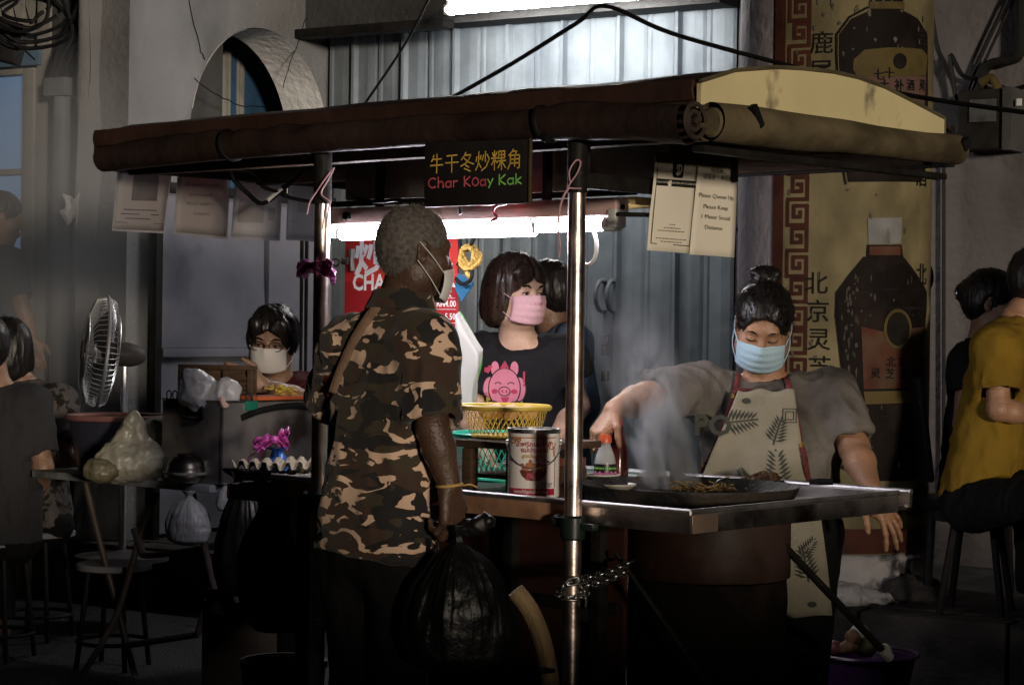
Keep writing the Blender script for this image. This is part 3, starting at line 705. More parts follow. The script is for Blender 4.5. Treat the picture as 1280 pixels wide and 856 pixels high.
def gable(x, m, nm):
    mb = MB(); mb.prism([(y, z-.004) for y, z in prof[:-1]]+[(1.10, 1.855), (-.02, 1.84)], (x, 0, 0), (0, 1, 0), (0, 0, 1), (-.012, 0, 0)); mb.build(nm, m, cart, smooth=False)
gable(0.006, m_gable, 'end_panel'); gable(XL, m_roofbr, 'end_panel')
mb = MB(); mb.tube([(0.004, y, z+.002) for y, z in prof[:-1]]+[(0.004, 1.102, 1.85)], .0055, 6); mb.build('edge_trim', mat('trim_dark', (.10, .085, .05), .5, var=.3), cart)
# front fascia: two boards
def zig(u, base, amp): return base+amp*vnoise([(u*6, 2, 5)])[0]
mb = MB(); mb.grid(lambda u, v: (XL+(-.012-XL)*u, -.028-.006*math.sin(v*3.14), zig(u, 1.860, .003)+.050*v), 40, 6, .01); mb.build('fascia', m_roofbr, cart)
mb = MB(); mb.bx(XL, -.012, -.020, 0.0, 1.835, 1.86, .003); mb.build('fascia', m_canvas, cart)
# inner side and back fascia, underside lining and beams
mb = MB(); mb.bx(XL, 0, YD-.02, YD, 1.775, 1.89, .004); mb.build('back_fascia', m_dark, cart)
mb = MB(); mb.bx(XL+.01, -.02, .01, YD-.03, 1.826, 1.832); mb.build('lining', m_dark, cart, smooth=False)
for y0 in (.09, .62, 1.05):
    MB().bx(XL+.02, -.03, y0, y0+.045, 1.775, 1.825, .004).build('roof_beam', m_wooddk, cart)
for x in ():
    MB().bx(x, x+.04, .0, YD-.03, 1.726, 1.774, .004).build('cross_beam', m_dark, cart)
# poles
PX = [(K(1, -.035, 716.5, 640).x, 0), (K(1, -.035, 398.5, 630).x, 0)]
for x, y in PX:
    po = MB().cyl((x, -.035, .0), (x, -.035, 1.66), .0225, 24).build('pole', m_pole, cart)
    MB().cyl((x, -.035, 1.648), (x, -.035, 1.80), .0255, 20).build('pole_sleeve', m_dark, po)
    mb = MB(); mb.lathe([(.026, .785), (.031, .79), (.031, .84), (.026, .846)], 20, (x, -.035, 0)); mb.box((x-.035, -.03, .828), (.045, .03, .022), None, .006); mb.box((x+.045, -.03, .82), (.05, .028, .018), None, .006)
    mb.cyl((x-.06, -.03, .828), (x-.05, -.03, .828), .016, 8); mb.build('pole_clamp', mat('green_black_clamp', (.012, .022, .018), .4, var=.3, vs=20), po)
    MB().lathe([(.028, 0), (.03, .01), (.03, .18), (.026, .19)], 16, (x, -.035, 0)).build('pole_foot', m_dark, po)
    # red reflective tape strip down the side of each pole
    mb = MB(); mb.grid(lambda u, v: (x+.0229*math.sin(-2.3+u*.9), -.035-.0229*math.cos(-2.3+u*.9), .86+.78*v), 4, 10); mb.build('tape_strip', mat('red_tape', (.25, .03, .03), .25, var=.3, vs=20), po)
a, b = K(1, .02, 690, 153), K(1, -.11, 706, 172)
mb = MB(); mb.box((-.415, -.085, 1.80), (.035, .04, .05), Matrix.Rotation(.5, 3, 'Y'), .006); mb.build('strap_end', m_black, cart)
# side rails where the notices hang
mb = MB(); mb.bx(-.41, -.385, -.01, .62, 1.665, 1.705, .003); mb.build('side_rail', m_dark, cart)
mb = MB(); mb.bx(XL+.0, XL+.03, .03, 1.1, 1.785, 1.815, .003); mb.build('side_rail', m_dark, cart)
for y in (.02, .58): MB().bx(-.41, -.385, y, y+.02, 1.706, 1.80).build('rail_hanger', m_dark, cart, smooth=False)
mb = MB(); mb.tube([K(0, -.39, 772, 268), K(0, -.39, 828, 269)], .006, 8); mb.build('thin_bar', m_dark, cart)
# inner steel box beam
a, b = K(1, .42, 432, 195), K(1, .42, 672, 240); c = K(1, .42, 790, 190)
mb = MB(); mb.bx(a.x, c.x-.16, .42, .56, b.z+.0, a.z+.04, .006); mb.build('box_beam', m_steeld, cart)
mb = MB(); mb.bx(c.x-.158, c.x+.13, .42, .56, b.z+.012, a.z+.04, .006); mb.build('box_beam', mat('green_steel', (.12, .125, .10), .5, metal=.6, var=.4, vs=6, col2=(.05, .04, .03), c2s=5), cart)
mb = MB(); mb.bx(a.x-.05, c.x, .44, .60, b.z-.045, b.z-.022, .004); mb.build('yellow_lining', mat('yellow_grimed_board', (.40, .28, .10), .55, var=.4, vs=9, col2=(.1, .06, .03), c2s=8), cart)
mb = MB(); mb.bx(a.x-.10, c.x+.02, .40, .425, b.z-.020, b.z-.004, .003); mb.build('beam_edge', m_dark, cart)
# ---- counter: sunken tray with raised rim
ZT, CX0, CX1, CY0, CY1 = .875, -1.53, -.02, -.005, 1.0
mb = MB(); mb.bx(CX0+.01, -.70, CY0+.012, CY1-.01, .856, .868); mb.build('counter_top', m_green, cart, smooth=False)
mb = MB(); mb.bx(-.698, CX1-.01, CY0+.012, CY1-.01, .826, .838); mb.build('counter_tray', m_steel, cart, smooth=False)
m_rimc = mat('copper_reflection_rim', (.50, .28, .17), .36, metal=.35, var=.25, vs=7, bump=.3, bs=20, col2=(.28, .15, .09), c2t=(.5, .7), c2s=9)  # coppery reflection of warm surroundings put into the rim colour
def rim(x0, x1, y0, y1, m=m_chrome, z0=.822): 
    return MB().bx(x0, x1, y0, y1, z0, ZT, .004).build('counter_rim', m, cart)
rim(CX0, -.412, CY0, CY0+.014, m_rimc); rim(-.41, CX1, CY0, CY0+.014); rim(CX1-.014, CX1, CY0+.0145, CY1-.07); rim(CX0, CX1+.0, CY1-.012, CY1, m_chrome, .83); rim(CX0, CX0+.014, CY0+.0145, CY1-.0125)
rim(CX1-.014, CX1-.0, CY1-.069, CY1-.0125, m_steeld, .845)
mb = MB(); m_edge = mat('bright_rolled_edge', (.82, .80, .80), .40, metal=1, var=.1, vs=20)
MB().tube([(CX0, CY0+.004, ZT-.001), (CX1, CY0+.004, ZT-.001)], .0085, 10).build('rolled_edge', m_edge, cart); MB().tube([(CX1-.004, CY0, ZT-.0012), (CX1-.004, CY1-.07, ZT-.0012)], .0085, 10).build('rolled_edge', m_edge, cart); MB().tube([(CX0, CY1-.006, ZT-.001), (CX1, CY1-.006, ZT-.001)], .0085, 10).build('rolled_edge', m_edge, cart)
MB().box((CX1-.002, CY0+.06, .848), (.008, .10, .05), None, .002).build('corner_patch', mat('tinted_steel', (.34, .24, .19), .4, metal=.5, var=.3), cart)
# underframe: legs, boards, shelf on the outer end
for x, y in ((CX0+.05, .05), (CX0+.05, .94), (-.52, .22), (-.55, .90), (-.86, .25)):
    MB().bx(x, x+.035, y, y+.035, .0, .821, .003).build('leg', m_dark, cart)
mb = MB(); mb.bx(-1.48, -.47, .30, .315, .25, .80); mb.build('front_board', m_woodred, cart, smooth=False)
mb = MB(); mb.bx(-1.48, -.47, .27, .295, .555, .585); mb.build('stretcher', m_dark, cart, smooth=False)
mb = MB(); mb.bx(-1.48, -.03, .06, .94, .06, .085); mb.build('bottom_shelf', m_dark, cart, smooth=False)
mb = MB(); mb.bx(CX0-.20, CX0-.001, .02, .55, .806, .818, .003); mb.bx(CX0-.203, CX0-.001, .008, .02, .795, .84, .003); mb.bx(CX0-.213, CX0-.203, .008, .55, .795, .84, .003); mb.build('side_shelf', m_steeld, cart)
# curved wooden shaft and diagonal strut with a pale cap
pts = [P(*p, 5.05) for p in ((644, 738), (662, 762), (676, 795), (684, 828), (688, 858), (690, 905))]
pts = [CART.loc(p) for p in pts]
mb = MB(); mb.tube(cr(pts, 6), [.029]*len(cr(pts, 6)), 12, flat=.8); mb.build('wooden_shaft', m_woodlt, cart)
p = CART.loc(P(682, 838, 4.99)); MB().cyl(p+V((0, -.02, 0)), p+V((.01, .02, 0)), .006, 8).build('bolt', m_dark, cart)
a, b = CART.loc(P(988, 690, 5.55)), CART.loc(P(1106, 815, 5.9))
MB().tube([a-(b-a)*.15, b], .011, 8).build('strut', m_dark, cart)
MB().tube([b-(b-a)*.04, b+(b-a)*.05], .016, 8).build('strut_cap', m_paper, cart)
a, b = CART.loc(P(770, 690, 5.45)), CART.loc(P(885, 856, 5.3)); MB().tube([a, b+(b-a)*.2], .007, 6).build('brace', m_dark, cart)
# ---- rolled canvas awnings
aw = thing('rolled_awning', 'long brown rolled canvas tied under the front edge of the cart roof', 'awning', CART.o, CART.yaw)
RB = [[], []]; XA = K(1, -.10, 121, 205).x
for px, py in ((130, 214), (260, 201), (400, 190), (550, 180), (700, 174), (800, 174), (866, 181)):
    q = K(1, -.08, px, py); RB[0].append((q.x-XA)/(.012-XA)); RB[1].append(q.z)
def roll(u, v):
    t = 2*math.pi*v; x = XA+(.012-XA)*u
    r = .040+.006*max(0, u-.8)*5+.005*vnoise([(u*13, math.cos(t)*1.2, math.sin(t)*1.2)])[0]+.002*math.sin(u*90)*max(0, vnoise([(u*3, 1, 1)])[0])
    cz_ = r+float(np.interp(u, RB[0], RB[1]))
    return (x, -.072+r*math.cos(t), cz_+r*1.05*math.sin(t))
mb = MB(); mb.grid(roll, 90, 20); mb.build('roll', m_canvas, aw, angle=80)
MB().lathe([(.0, .0), (.03, .002), (.037, -.01), (.037, -.03)], 20, (XA, -.072, RB[1][0]+.040), Matrix.Rotation(-math.pi/2, 3, 'Y')).build('end_cap', m_canvas, aw)
mb = MB()
for rr in (.040, .022):
    mb.tube([(.030-.004*(rr < .03), -.072+rr*math.cos(t), 1.804+rr*math.sin(t)) for t in np.linspace(0, 5.9, 24)], .006, 6)
mb.cyl((.0, -.072, 1.804), (.034, -.072, 1.804), .008, 10); mb.build('canvas_end', mat('canvas_end', (.04, .03, .024), .6, var=.3, vs=20), aw)
for u in (.265, .80):
    x = XA+u*(.012-XA); r = .046
    mb = MB(); mb.tube([(x+.05*(i/14-.5), -.072+r*math.cos(t), float(np.interp(u, RB[0], RB[1]))+.041+r*math.sin(t)) for i, t in enumerate(np.linspace(.2, 6.0, 15))], .007, 6, flat=.4); mb.build('tie', m_black, aw)
aw2 = thing('rolled_awning', 'olive stained rolled canvas under the cream arched end panel', 'awning', CART.o, CART.yaw)
YR2 = K(0, .042, 1196, 190).y+.03
def roll2(u, v):
    t = 2*math.pi*v; y = -.03+YR2*u; r = .043-.006*u+.004*vnoise([(u*6, math.cos(t)*1.2, math.sin(t)*1.2+4)])[0]+.004*math.exp(-((u-.15)/.12)**2)
    return (.042+r*math.cos(t), y, 1.803+.014*u+r*1.08*math.sin(t))
mb = MB(); mb.grid(roll2, 60, 20); mb.build('roll', m_canvas_y, aw2, angle=80)
for y, s_ in ((-.03, -1), (YR2-.03, 1)):
    MB().lathe([(0, .0), (.03, 0), (.036, -.006), (.036, -.02)], 20, (.042, y, 1.803+.014*(y > 0)), Matrix.Rotation(-s_*math.pi/2, 3, 'X')).build('end_cap', m_canvas_y, aw2)
MB().box((.082, .10, 1.825), (.02, .02, .06), Matrix.Rotation(.6, 3, 'X'), .004).build('strap', m_black, aw2); mb = MB(); mb.box((.08, YR2-.05, 1.83), (.02, .035, .03), Matrix.Rotation(.6, 3, 'X'), .004); mb.build('strap', m_black, aw2)
mb = MB(); mb.bx(-.02, .02, -.02, YR2-.04, 1.735, 1.752, .004); mb.build('under_rail', m_dark, aw2)
# ---- tube lamps under the roof
lp = CART.loc(P(764, 277, 5.68)); LY = lp.y
m_tube = mat('lit_tube', (.9, .9, .95), .4, emit=(.93, .90, 1), es=48)
tl = thing('tube_lamp', 'long lit tube lamp slung on a pinkish beam under the cart roof', 'lamp', CART.o, CART.yaw)
tz = lp.z-.006; L0 = K(1, LY, 412, 288).x
MB().cyl((L0+.02, LY+.02, tz), (lp.x-.02, LY+.02, tz), .0175, 20).build('tube', m_tube, tl)
mb = MB(); mb.bx(L0-.02, lp.x+.03, LY-.02, LY+.04, tz+.022, tz+.070, .004); mb.build('beam', m_beam, tl)
mb = MB(); mb.cyl((lp.x-.02, LY, tz-.002), (lp.x+.03, LY, tz-.002), .019, 16); mb.box((lp.x+.02, LY, tz+.014), (.028, .05, .05), None, .005); mb.build('socket', m_lampwhite, tl)
MB().cyl((lp.x+.031, LY+.01, tz+.045), (lp.x+.034, LY+.01, tz+.045), .008, 14).build('screw', m_dark, tl)
MB().box((L0, LY, tz+.005), (.03, .05, .05), None, .005).build('socket', m_lampwhite, tl)
mb = MB(); mb.box((L0+.10, LY-.022, tz+.046), (.035, .004, .018), None, .001); mb.cyl((L0+.10, LY-.02, tz+.046), (L0+.10, LY-.026, tz+.046), .012, 12); mb.build('fitting', m_dark, tl)
for x in (L0+.2, lp.x-.25): MB().bx(x, x+.02, LY, LY+.02, tz+.071, 1.83).build('hanger', m_dark, tl, smooth=False)
mb = MB(); q = K(1, LY, 742, 288); mb.tube(cr([q+V((0, 0, .0)), q+V((.012, 0, -.035)), q+V((.008, 0, -.075)), q+V((-.012, 0, -.092)), q+V((-.03, 0, -.09))], 6), .009, 8, flat=.4); mb.build('hook', m_lampwhite, tl)
tl2 = thing('tube_lamp', 'shorter second lit tube lamp just in front of the long tube', 'lamp', CART.o, CART.yaw)
s0, s1 = K(1, LY-.05, 413, 291).x, K(1, LY-.05, 658, 290).x
MB().cyl((s0+.01, LY-.008, tz-.010), (s1-.008, LY-.008, tz-.012), .0175, 20).build('tube', m_tube, tl2)
for x in (s0, s1): MB().box((x, LY-.008, tz-.006), (.014, .03, .03), None, .004).build('socket', m_lampwhite, tl2)
for x in (s0+.02, s1-.02): MB().bx(x, x+.012, LY-.016, LY-.001, tz+.004, tz+.0215).build('bracket', m_lampwhite, tl2, smooth=False)
# ---- writing helpers for boards hung on the cart
def strokes_word(glyphs, x0, x1, z0, z1, wd, adv):
    """glyphs: list of stroke lists on a 10 x 10 grid"""
    tot = sum(adv); s = (x1-x0)/tot; sz = (z1-z0)/10; x = x0; out = []
    for g, a in zip(glyphs, adv):
        out.append(strokes2d([[(x+px/10*a*s*.92, z0+py*sz) for px, py in ln] for ln in g], wd)); x += a*s
    return out
HAN = {
 '牛': [[(3, 9.3), (2.4, 7.8), (1.3, 6.2)], [(2.6, 7.2), (8.4, 7.3)], [(.5, 4), (9.5, 4.2)], [(5.2, 9.8), (5.1, 0)]],
 '干': [[(1.5, 8.6), (8.6, 8.8)], [(.5, 5), (9.5, 5.1)], [(5, 8.7), (5, 0)]],
 '冬': [[(4, 9.8), (2.8, 8), (1, 6.2)], [(3.4, 8.4), (7.6, 8.5), (6, 6), (4, 4.2), (.5, 2.8)], [(3, 6.8), (5.5, 5), (9.6, 3.6)], [(4, 3.2), (6.3, 2.1)], [(3, 1.6), (7.4, 0)]],
 '炒': [[(.9, 7.3), (.5, 5)], [(3.9, 7.8), (3.2, 6)], [(2.3, 9.8), (2.2, 5), (1.6, 2.6), (.2, .4)], [(2.2, 4), (3.9, 1.6)], [(6.9, 9.8), (6.8, 4.6)], [(5.7, 8), (4.6, 5.3)], [(8, 8.2), (9.7, 5.7)], [(9.1, 5.2), (7.6, 2), (4.3, 0)]],
 '粿': [[(1, 8.7), (1.6, 7.1)], [(3.8, 9), (3, 7.1)], [(.2, 6), (4.4, 6.1)], [(2.3, 9.7), (2.3, 0)], [(2.2, 5.6), (.3, 2.6)], [(2.5, 5.2), (4.1, 3.6)], [(5, 9.3), (9.3, 9.4), (9.2, 5.9), (5.1, 5.8), (5, 9.3)], [(5, 7.5), (9.2, 7.6)], [(7.1, 9.3), (7.1, 0)], [(4.5, 4.4), (9.9, 4.5)], [(7, 4.3), (4.8, 1)], [(7.2, 4.3), (9.9, 1)]],
 '角': [[(4.2, 9.9), (3, 8.4), (1.2, 7)], [(3.6, 8.9), (6.7, 9), (5.4, 7.2)], [(2.3, 6.9), (2.2, 3), (.6, 0)], [(2.3, 6.9), (8.4, 7), (8.3, .7), (7, .4)], [(2.2, 4.9), (8.3, 5)], [(2.1, 2.9), (8.3, 3)], [(5.3, 6.9), (5.2, 1.4)]]}
_arc = lambda cx, cy, rx, ry, a0, a1, n=12: [(cx+rx*math.cos(math.radians(a0+(a1-a0)*i/n)), cy+ry*math.sin(math.radians(a0+(a1-a0)*i/n))) for i in range(n+1)]
LAT = {'C': [_arc(5.5, 5, 4.8, 4.8, 50, 310)], 'h': [[(1, 10.3), (1.2, .2)], [(1.1, 3.2)]+_arc(4.8, 3.2, 3.4, 3, 160, 0, 8)+[(8.4, .2)]], 'a': [_arc(4.6, 3, 3.8, 2.9, 20, 380), [(8.4, 6.2), (8.6, .2)]],
       'r': [[(1.5, 6.2), (1.6, .2)], [(1.6, 3.6), (3.8, 5.8), (8, 5.9)]], 'K': [[(1.2, 10), (1.3, .2)], [(8.3, 9.6), (1.4, 4.6), (8.8, .2)]], 'o': [_arc(4.8, 4.2, 4.2, 3.9, 90, 450)],
       'y': [[(1, 6), (4.6, 1.6)], [(8.6, 6.4), (2.6, -2.2)]], 'k': [[(1.2, 10), (1.3, .2)], [(7.8, 6.4), (1.4, 3.2), (8.4, .2)]], ' ': []}
m_yelchalk = mat('yellow_chalk', (.90, .58, .10), .6, var=.2, vs=60); m_redchalk = mat('red_chalk', (.90, .17, .20), .6, var=.2, vs=60); m_grnchalk = mat('green_chalk', (.32, .88, .18), .6, var=.2, vs=60)
m_board = mat('black_sign_board', (.022, .019, .02), .34, var=.3, vs=9, bump=.05, bs=30, col2=(.10, .095, .10), c2t=(.6, .85), c2s=3.5, c2str=(1, 1, 3))
YB_ = -.088
sb = thing('sign_board', 'black board hand lettered Char Koay Kak in yellow, red and green', 'sign', CART.o, CART.yaw)
a, b = K(1, YB_, 531, 180), K(1, YB_, 663, 254)
MB().bx(a.x, b.x, YB_, YB_+.008, b.z, a.z+.05, .002).build('board', m_board, sb)
MB().bx(b.x-.004, b.x+.004, YB_-.004, YB_-.0005, b.z, a.z+.03, .001).build('edge_strip', m_gold, sb)
a, b = K(1, YB_, 538, 217), K(1, YB_, 655, 187)
def lay(name, items, m, parent, y=YB_-.002):
    mb = MB()
    for vf in items: place2d(mb, vf, (0, y, 0), (1, 0, 0), (0, 0, 1))
    mb.build(name, m, parent, smooth=False)
zr = a.z-.008
lay('han_lettering', strokes_word([HAN[c] for c in '牛干冬炒粿角'], a.x, b.x, zr+.008, b.z+.002, .0036, [1]*6), m_yelchalk, sb)
a, b = K(1, YB_, 536, 236), K(1, YB_, 655, 217)
adv = [1.25, 1, 1, .85, .55, 1.1, 1, .95, .9, .5, 1.1, 1, 1]; gl = [LAT[c] for c in 'Char Koay Kak']
lay('red_lettering', strokes_word(gl, a.x, b.x, a.z+.001, b.z, .0040, adv)[:8], m_redchalk, sb); lay('green_lettering', strokes_word(gl, a.x, b.x, a.z+.001, b.z, .0040, adv)[8:], m_grnchalk, sb)
# cables along the beam
def ccable(name, label, pts, r, m=m_black, cat='cable'):
    o = MB().tube(cr(pts, 8), r, 6).build(name, m); o.location = CART.o; o.rotation_euler = (0, 0, CART.yaw); return tag(o, label, cat)
ccable('power_cable', 'black power cable sagging below the sign board above the lit tube', [K(1, LY-.10, *p) for p in ((438, 242), (452, 250), (478, 252), (498, 250), (520, 256), (545, 257), (560, 252), (572, 255), (576, 268))], .0055)
ccable('red_wire', 'red wire knotted over the lamp beam under the board', [K(1, LY-.10, *p) for p in ((586, 254), (600, 256), (616, 255), (624, 250), (633, 254), (620, 258), (617, 266), (622, 272), (614, 276))], .004, mat('red_wire', (.55, .04, .06), .4))
ccable('hanging_lead', 'black looped lead hanging before the paper sheets at the cart end', [K(0, -2.05, *p) for p in ((288, 212), (293, 225), (310, 242), (325, 254), (338, 250), (352, 238), (372, 222), (384, 208))], .0075)
ccable('second_lead', 'second black lead sagging towards the pole by the paper sheets', [K(0, -2.05, *p) for p in ((292, 212), (310, 213), (322, 222), (330, 234), (346, 240), (362, 247), (392, 253))], .0065)
ccable('tape_joint', 'white taped joint on the black looped lead', [K(0, -2.05, 334, 252), K(0, -2.052, 341, 246), K(0, -2.05, 352, 237)], .0085, m_paper, 'tape')
# ---- notices on the rail by the pole
def notice(name, label, corners, x, off, m, group=None, back=False, border=True):
    """paper hung on the plane X = x; corners in photograph pixels, top left, top right, bottom right, bottom left"""
    c = [K(0, x+(off if i > 1 else 0), *p) for i, p in enumerate(corners)]
    t = thing(name, label, 'notice', CART.o, CART.yaw, group)
    def f(u, v):
        a = c[0].lerp(c[1], u); b = c[3].lerp(c[2], u); p = a.lerp(b, v); p.x += .004*math.sin(u*3.1)*v+.003*vnoise([(u*3, v*3, corners[0][0])])[0]; return p
    mb = MB(); mb.grid(f, 8, 10, .0008); mb.build('sheet', m, t, angle=180)
    def put(nm, vf, mm, e=.003):
        if isinstance(vf, list):
            for q in vf: put(nm, q, mm, e)
            return
        v = []; 
        for uu, vv in vf[0]:
            p = f(min(max(uu, -.05), 1.05), min(max(vv, -.05), 1.05)); v.append(p+V((e, 0, 0)))
        MB().add(v, vf[1]).build(nm, mm, t, smooth=False)
    return t, put
def line_uv(s, u, v, h, asp, bold=0, mirror=False):
    vs_, f = text2d(s, 1, bold); return [(u+(-1 if mirror else 1)*x*h*asp, v-y*h) for x, y in vs_], f
def join2d(items):
    v, f = [], []
    for a, b in items: k = len(v); v += a; f += [[i+k for i in q] for q in b]
    return v, f
# check-in notice (its square code is left out)
n1, put = notice('check_in_notice', 'cream check-in notice with a black title bar hung beside the pole', [(820, 190), (874, 194), (863, 317), (809, 313)], -.375, .02, m_paperc)
rect = lambda u0, v0, u1, v1: ([(u0, v0), (u1, v0), (u1, v1), (u0, v1)], [[0, 1, 2, 3]])
b_ = .012
put('border', [rect(.05, .05, .05+b_, .93), rect(.96-b_, .05, .96, .93), rect(.05, .05, .96, .058), rect(.05, .922, .96, .93)], m_ink)
put('title_bar', rect(.05, .27, .96, .34), m_ink)
put('title_text', line_uv('SCAN WITH MYSEJAHTERA APP TO CHECK IN', .505, .305, .026, 1.70), m_paperc, .0045)
put('emblem_tile', poly2d([(.43, .08), (.62, .08), (.65, .095), (.65, .235), (.62, .25), (.43, .25), (.40, .235), (.40, .095)]), m_ink)
put('emblem', ([strokes2d([[(.48, .16), (.49, .125), (.54, .11), (.585, .13), (.59, .17), (.56, .20), (.50, .22)]], .022), strokes2d([[(.53, .14), (.53, .18), (.47, .21)]], .02)]), m_paperc, .0045)
rr_ = random.Random(4); it = []
for v_, w_ in ((.72, .12), (.755, .36), (.785, .62), (.865, .7), (.895, .5)):
    u_ = .5-w_/2
    while u_ < .5+w_/2:
        l_ = rr_.uniform(.02, .06); it.append(rect(u_, v_, u_+l_, v_+.010)); u_ += l_+.018
put('fine_print', join2d(it), mat('grey_ink', (.22, .2, .16), .7))
n2, put = notice('queue_notice', 'cream notice asking Please Queue Up hung next to the check-in notice', [(874, 193), (922, 199), (917, 322), (862, 318)], -.37, .02, m_paperc)
m_ink2 = mat('brown_ink', (.10, .085, .06), .7)
put('lettering', [line_uv('请排队，', .52, .145, .062, 1.65), line_uv('请保持 1 米距离', .50, .215, .062, 1.65), line_uv('Please Queue Up,', .50, .405, .058, 2.05), line_uv('Please Keep', .49, .515, .058, 2.05), line_uv('1 Meter Social', .50, .615, .058, 2.05), line_uv('Distance', .47, .72, .058, 2.05)], m_ink2)
for pxs, lab in (((876, 192), 'black clip pinching the two cream notices on the rail'), ((919, 211), 'black clip at the outer edge of the queue notice')):
    p = K(0, -.35, *pxs); o = MB().box((0, 0, 0), (.016, .035, .02) if pxs[0] < 900 else (.016, .012, .075), None, .004).build('binder_clip', m_black); o.location = CART.wld(p); o.rotation_euler = (0, 0, CART.yaw); tag(o, lab, 'clip')
# ---- sheets seen from behind at the far end
m_lam = mat('laminated_back', (.22, .21, .205), .35, var=.1, vs=5, bump=.1, bs=8); m_lamrim = mat('laminate_rim', (.22, .22, .23), .3)
m_lamp2 = mat('laminated_pale', (.30, .295, .30), .35, var=.1, vs=5); m_ghost = mat('ghost_print', (.09, .082, .08), .5, var=.2, vs=10)
def backsheet(lab, cs, m):
    t, put = notice('laminated_sheet', lab, cs, XL, -.06, m, 'laminated sheets hung at the cart end')
    put('rim', [rect(-.03, -.02, .0, 1.03), rect(1., -.02, 1.03, 1.03), rect(.0, 1., 1.0, 1.03)], m_lamrim, .001)
    p = K(0, XL+.02, cs[1][0]+6, cs[1][1]+3); MB().box(p, (.02, .04, .03), None, .006).build('clip', m_black, t)
    return put
put = backsheet('laminated sheet with a grey square block, hung outermost at the cart end', [(150, 196), (215, 196), (205, 289), (142, 286)], m_lam)
put('block', rect(.28, .15, .78, .60), m_ghost); put('bar', rect(.03, .10, .97, .135), m_ghost); put('lines', [rect(.15, .72, .8, .735), rect(.1, .78, .85, .795), rect(.2, .84, .7, .855), rect(.02, .90, .98, .91)], m_ghost)
put = backsheet('laminated sheet showing mirrored Please Queue Up lettering through its back', [(225, 190), (287, 190), (283, 296), (219, 290)], m_lam)
put('lettering', [line_uv('请保持 1 米距离', .45, .18, .06, 1.5, 0, True), line_uv('Please Queue Up,', .45, .40, .055, 1.7, 0, True), line_uv('Please Keep', .45, .52, .055, 1.7, 0, True), line_uv('1 Meter Social', .45, .63, .055, 1.7, 0, True), line_uv('Distance', .48, .75, .055, 1.7, 0, True)], m_ghost)
put = backsheet('pale laminated sheet with two small grey blocks behind the looped lead', [(298, 190), (353, 190), (348, 298), (291, 295)], m_lamp2)
put('block', [rect(.08, .62, .62, .83), rect(.72, .65, .88, .8), rect(.05, .3, .95, .31), rect(.05, .36, .8, .37)], m_lam)
put = backsheet('palest laminated sheet, half hidden by the dark pole sleeve', [(363, 192), (418, 192), (414, 300), (359, 297)], m_lamp2)
put('block', [rect(.2, .55, .4, .7), rect(.05, .45, .95, .46), rect(.05, .8, .95, .81)], m_lam)
# ---- red menu sign clipped behind the customer
rs = thing('menu_sign', 'red menu sign with white Chinese and price lettering behind the camouflage shirt', 'sign', CART.o, CART.yaw)
YR = .86; m_red = mat('menu_red', (.62, .035, .03), .45, var=.08, vs=4); m_red2 = mat('menu_dark_red', (.36, .02, .025), .45, var=.1, vs=4); m_wht = mat('print_white', (.85, .83, .82), .5)
a, b = K(1, YR, 432, 294), K(1, YR, 571, 432); zt_ = a.z
MB().bx(a.x, b.x, YR, YR+.006, b.z, zt_, .001).build('board', m_red, rs)
zz_ = K(1, YR, 560, 352).z
MB().bx(a.x+.01, b.x-.002, YR-.003, YR-.0008, b.z+.01, zz_).build('price_panel', m_red2, rs, smooth=False)
def stext(nm, s, px, py, hpx, asp, bold, m, y):
    p = K(1, y, px, py); q = K(1, y, px, py+hpx); h = (p.z-q.z)*1.38
    v, f = text2d(s, h, bold); MB().add([(p.x+x_*asp, y, p.z+z_) for x_, z_ in v], f).build(nm, m, rs, smooth=False)
stext('han_lettering', '炒', 463, 325, 36, 1.15, .03, m_wht, YR-.003)
stext('latin_lettering', 'CHA', 461, 354, 20, 1.0, .03, m_wht, YR-.0035); stext('latin_lettering', 'R', 563, 350, 20, 1.0, .03, m_wht, YR-.0045)
stext('size_lettering', '6伏', 557, 367, 9, 1.2, .01, m_wht, YR-.0045)
for s, y in (('RM4.00', 380), ('5.50', 396), ('7.00', 413)): stext('price', s, 563 if len(s) < 5 else 558, y, 8, 1.0, .02, m_wht, YR-.0045)
for y in (373, 387, 404, 420): 
    p = K(1, YR-.004, 571, y); MB().bx(p.x-.2, p.x-.004, YR-.0045, YR-.003, p.z, p.z+.0015).build('rule', m_wht, rs, smooth=False)
cl = thing('bulldog_clip', 'shiny bulldog clip holding the corner of the red menu sign', 'clip', CART.o, CART.yaw)
p = K(1, YR-.02, 440, 325); q = K(1, YR-.02, 420, 328)
mb = MB(); mb.box(p, (.012, .02, .075), None, .004); mb.build('jaw', m_steel, cl)
mb = MB(); mb.box(p.lerp(q, .4), (.03, .015, .025), None, .005); mb.tube([q+V((.016*math.cos(t), 0, .012*math.sin(t))) for t in np.linspace(0, 6.28, 14)], .004, 6, closed=True); mb.build('arms', m_steel, cl)
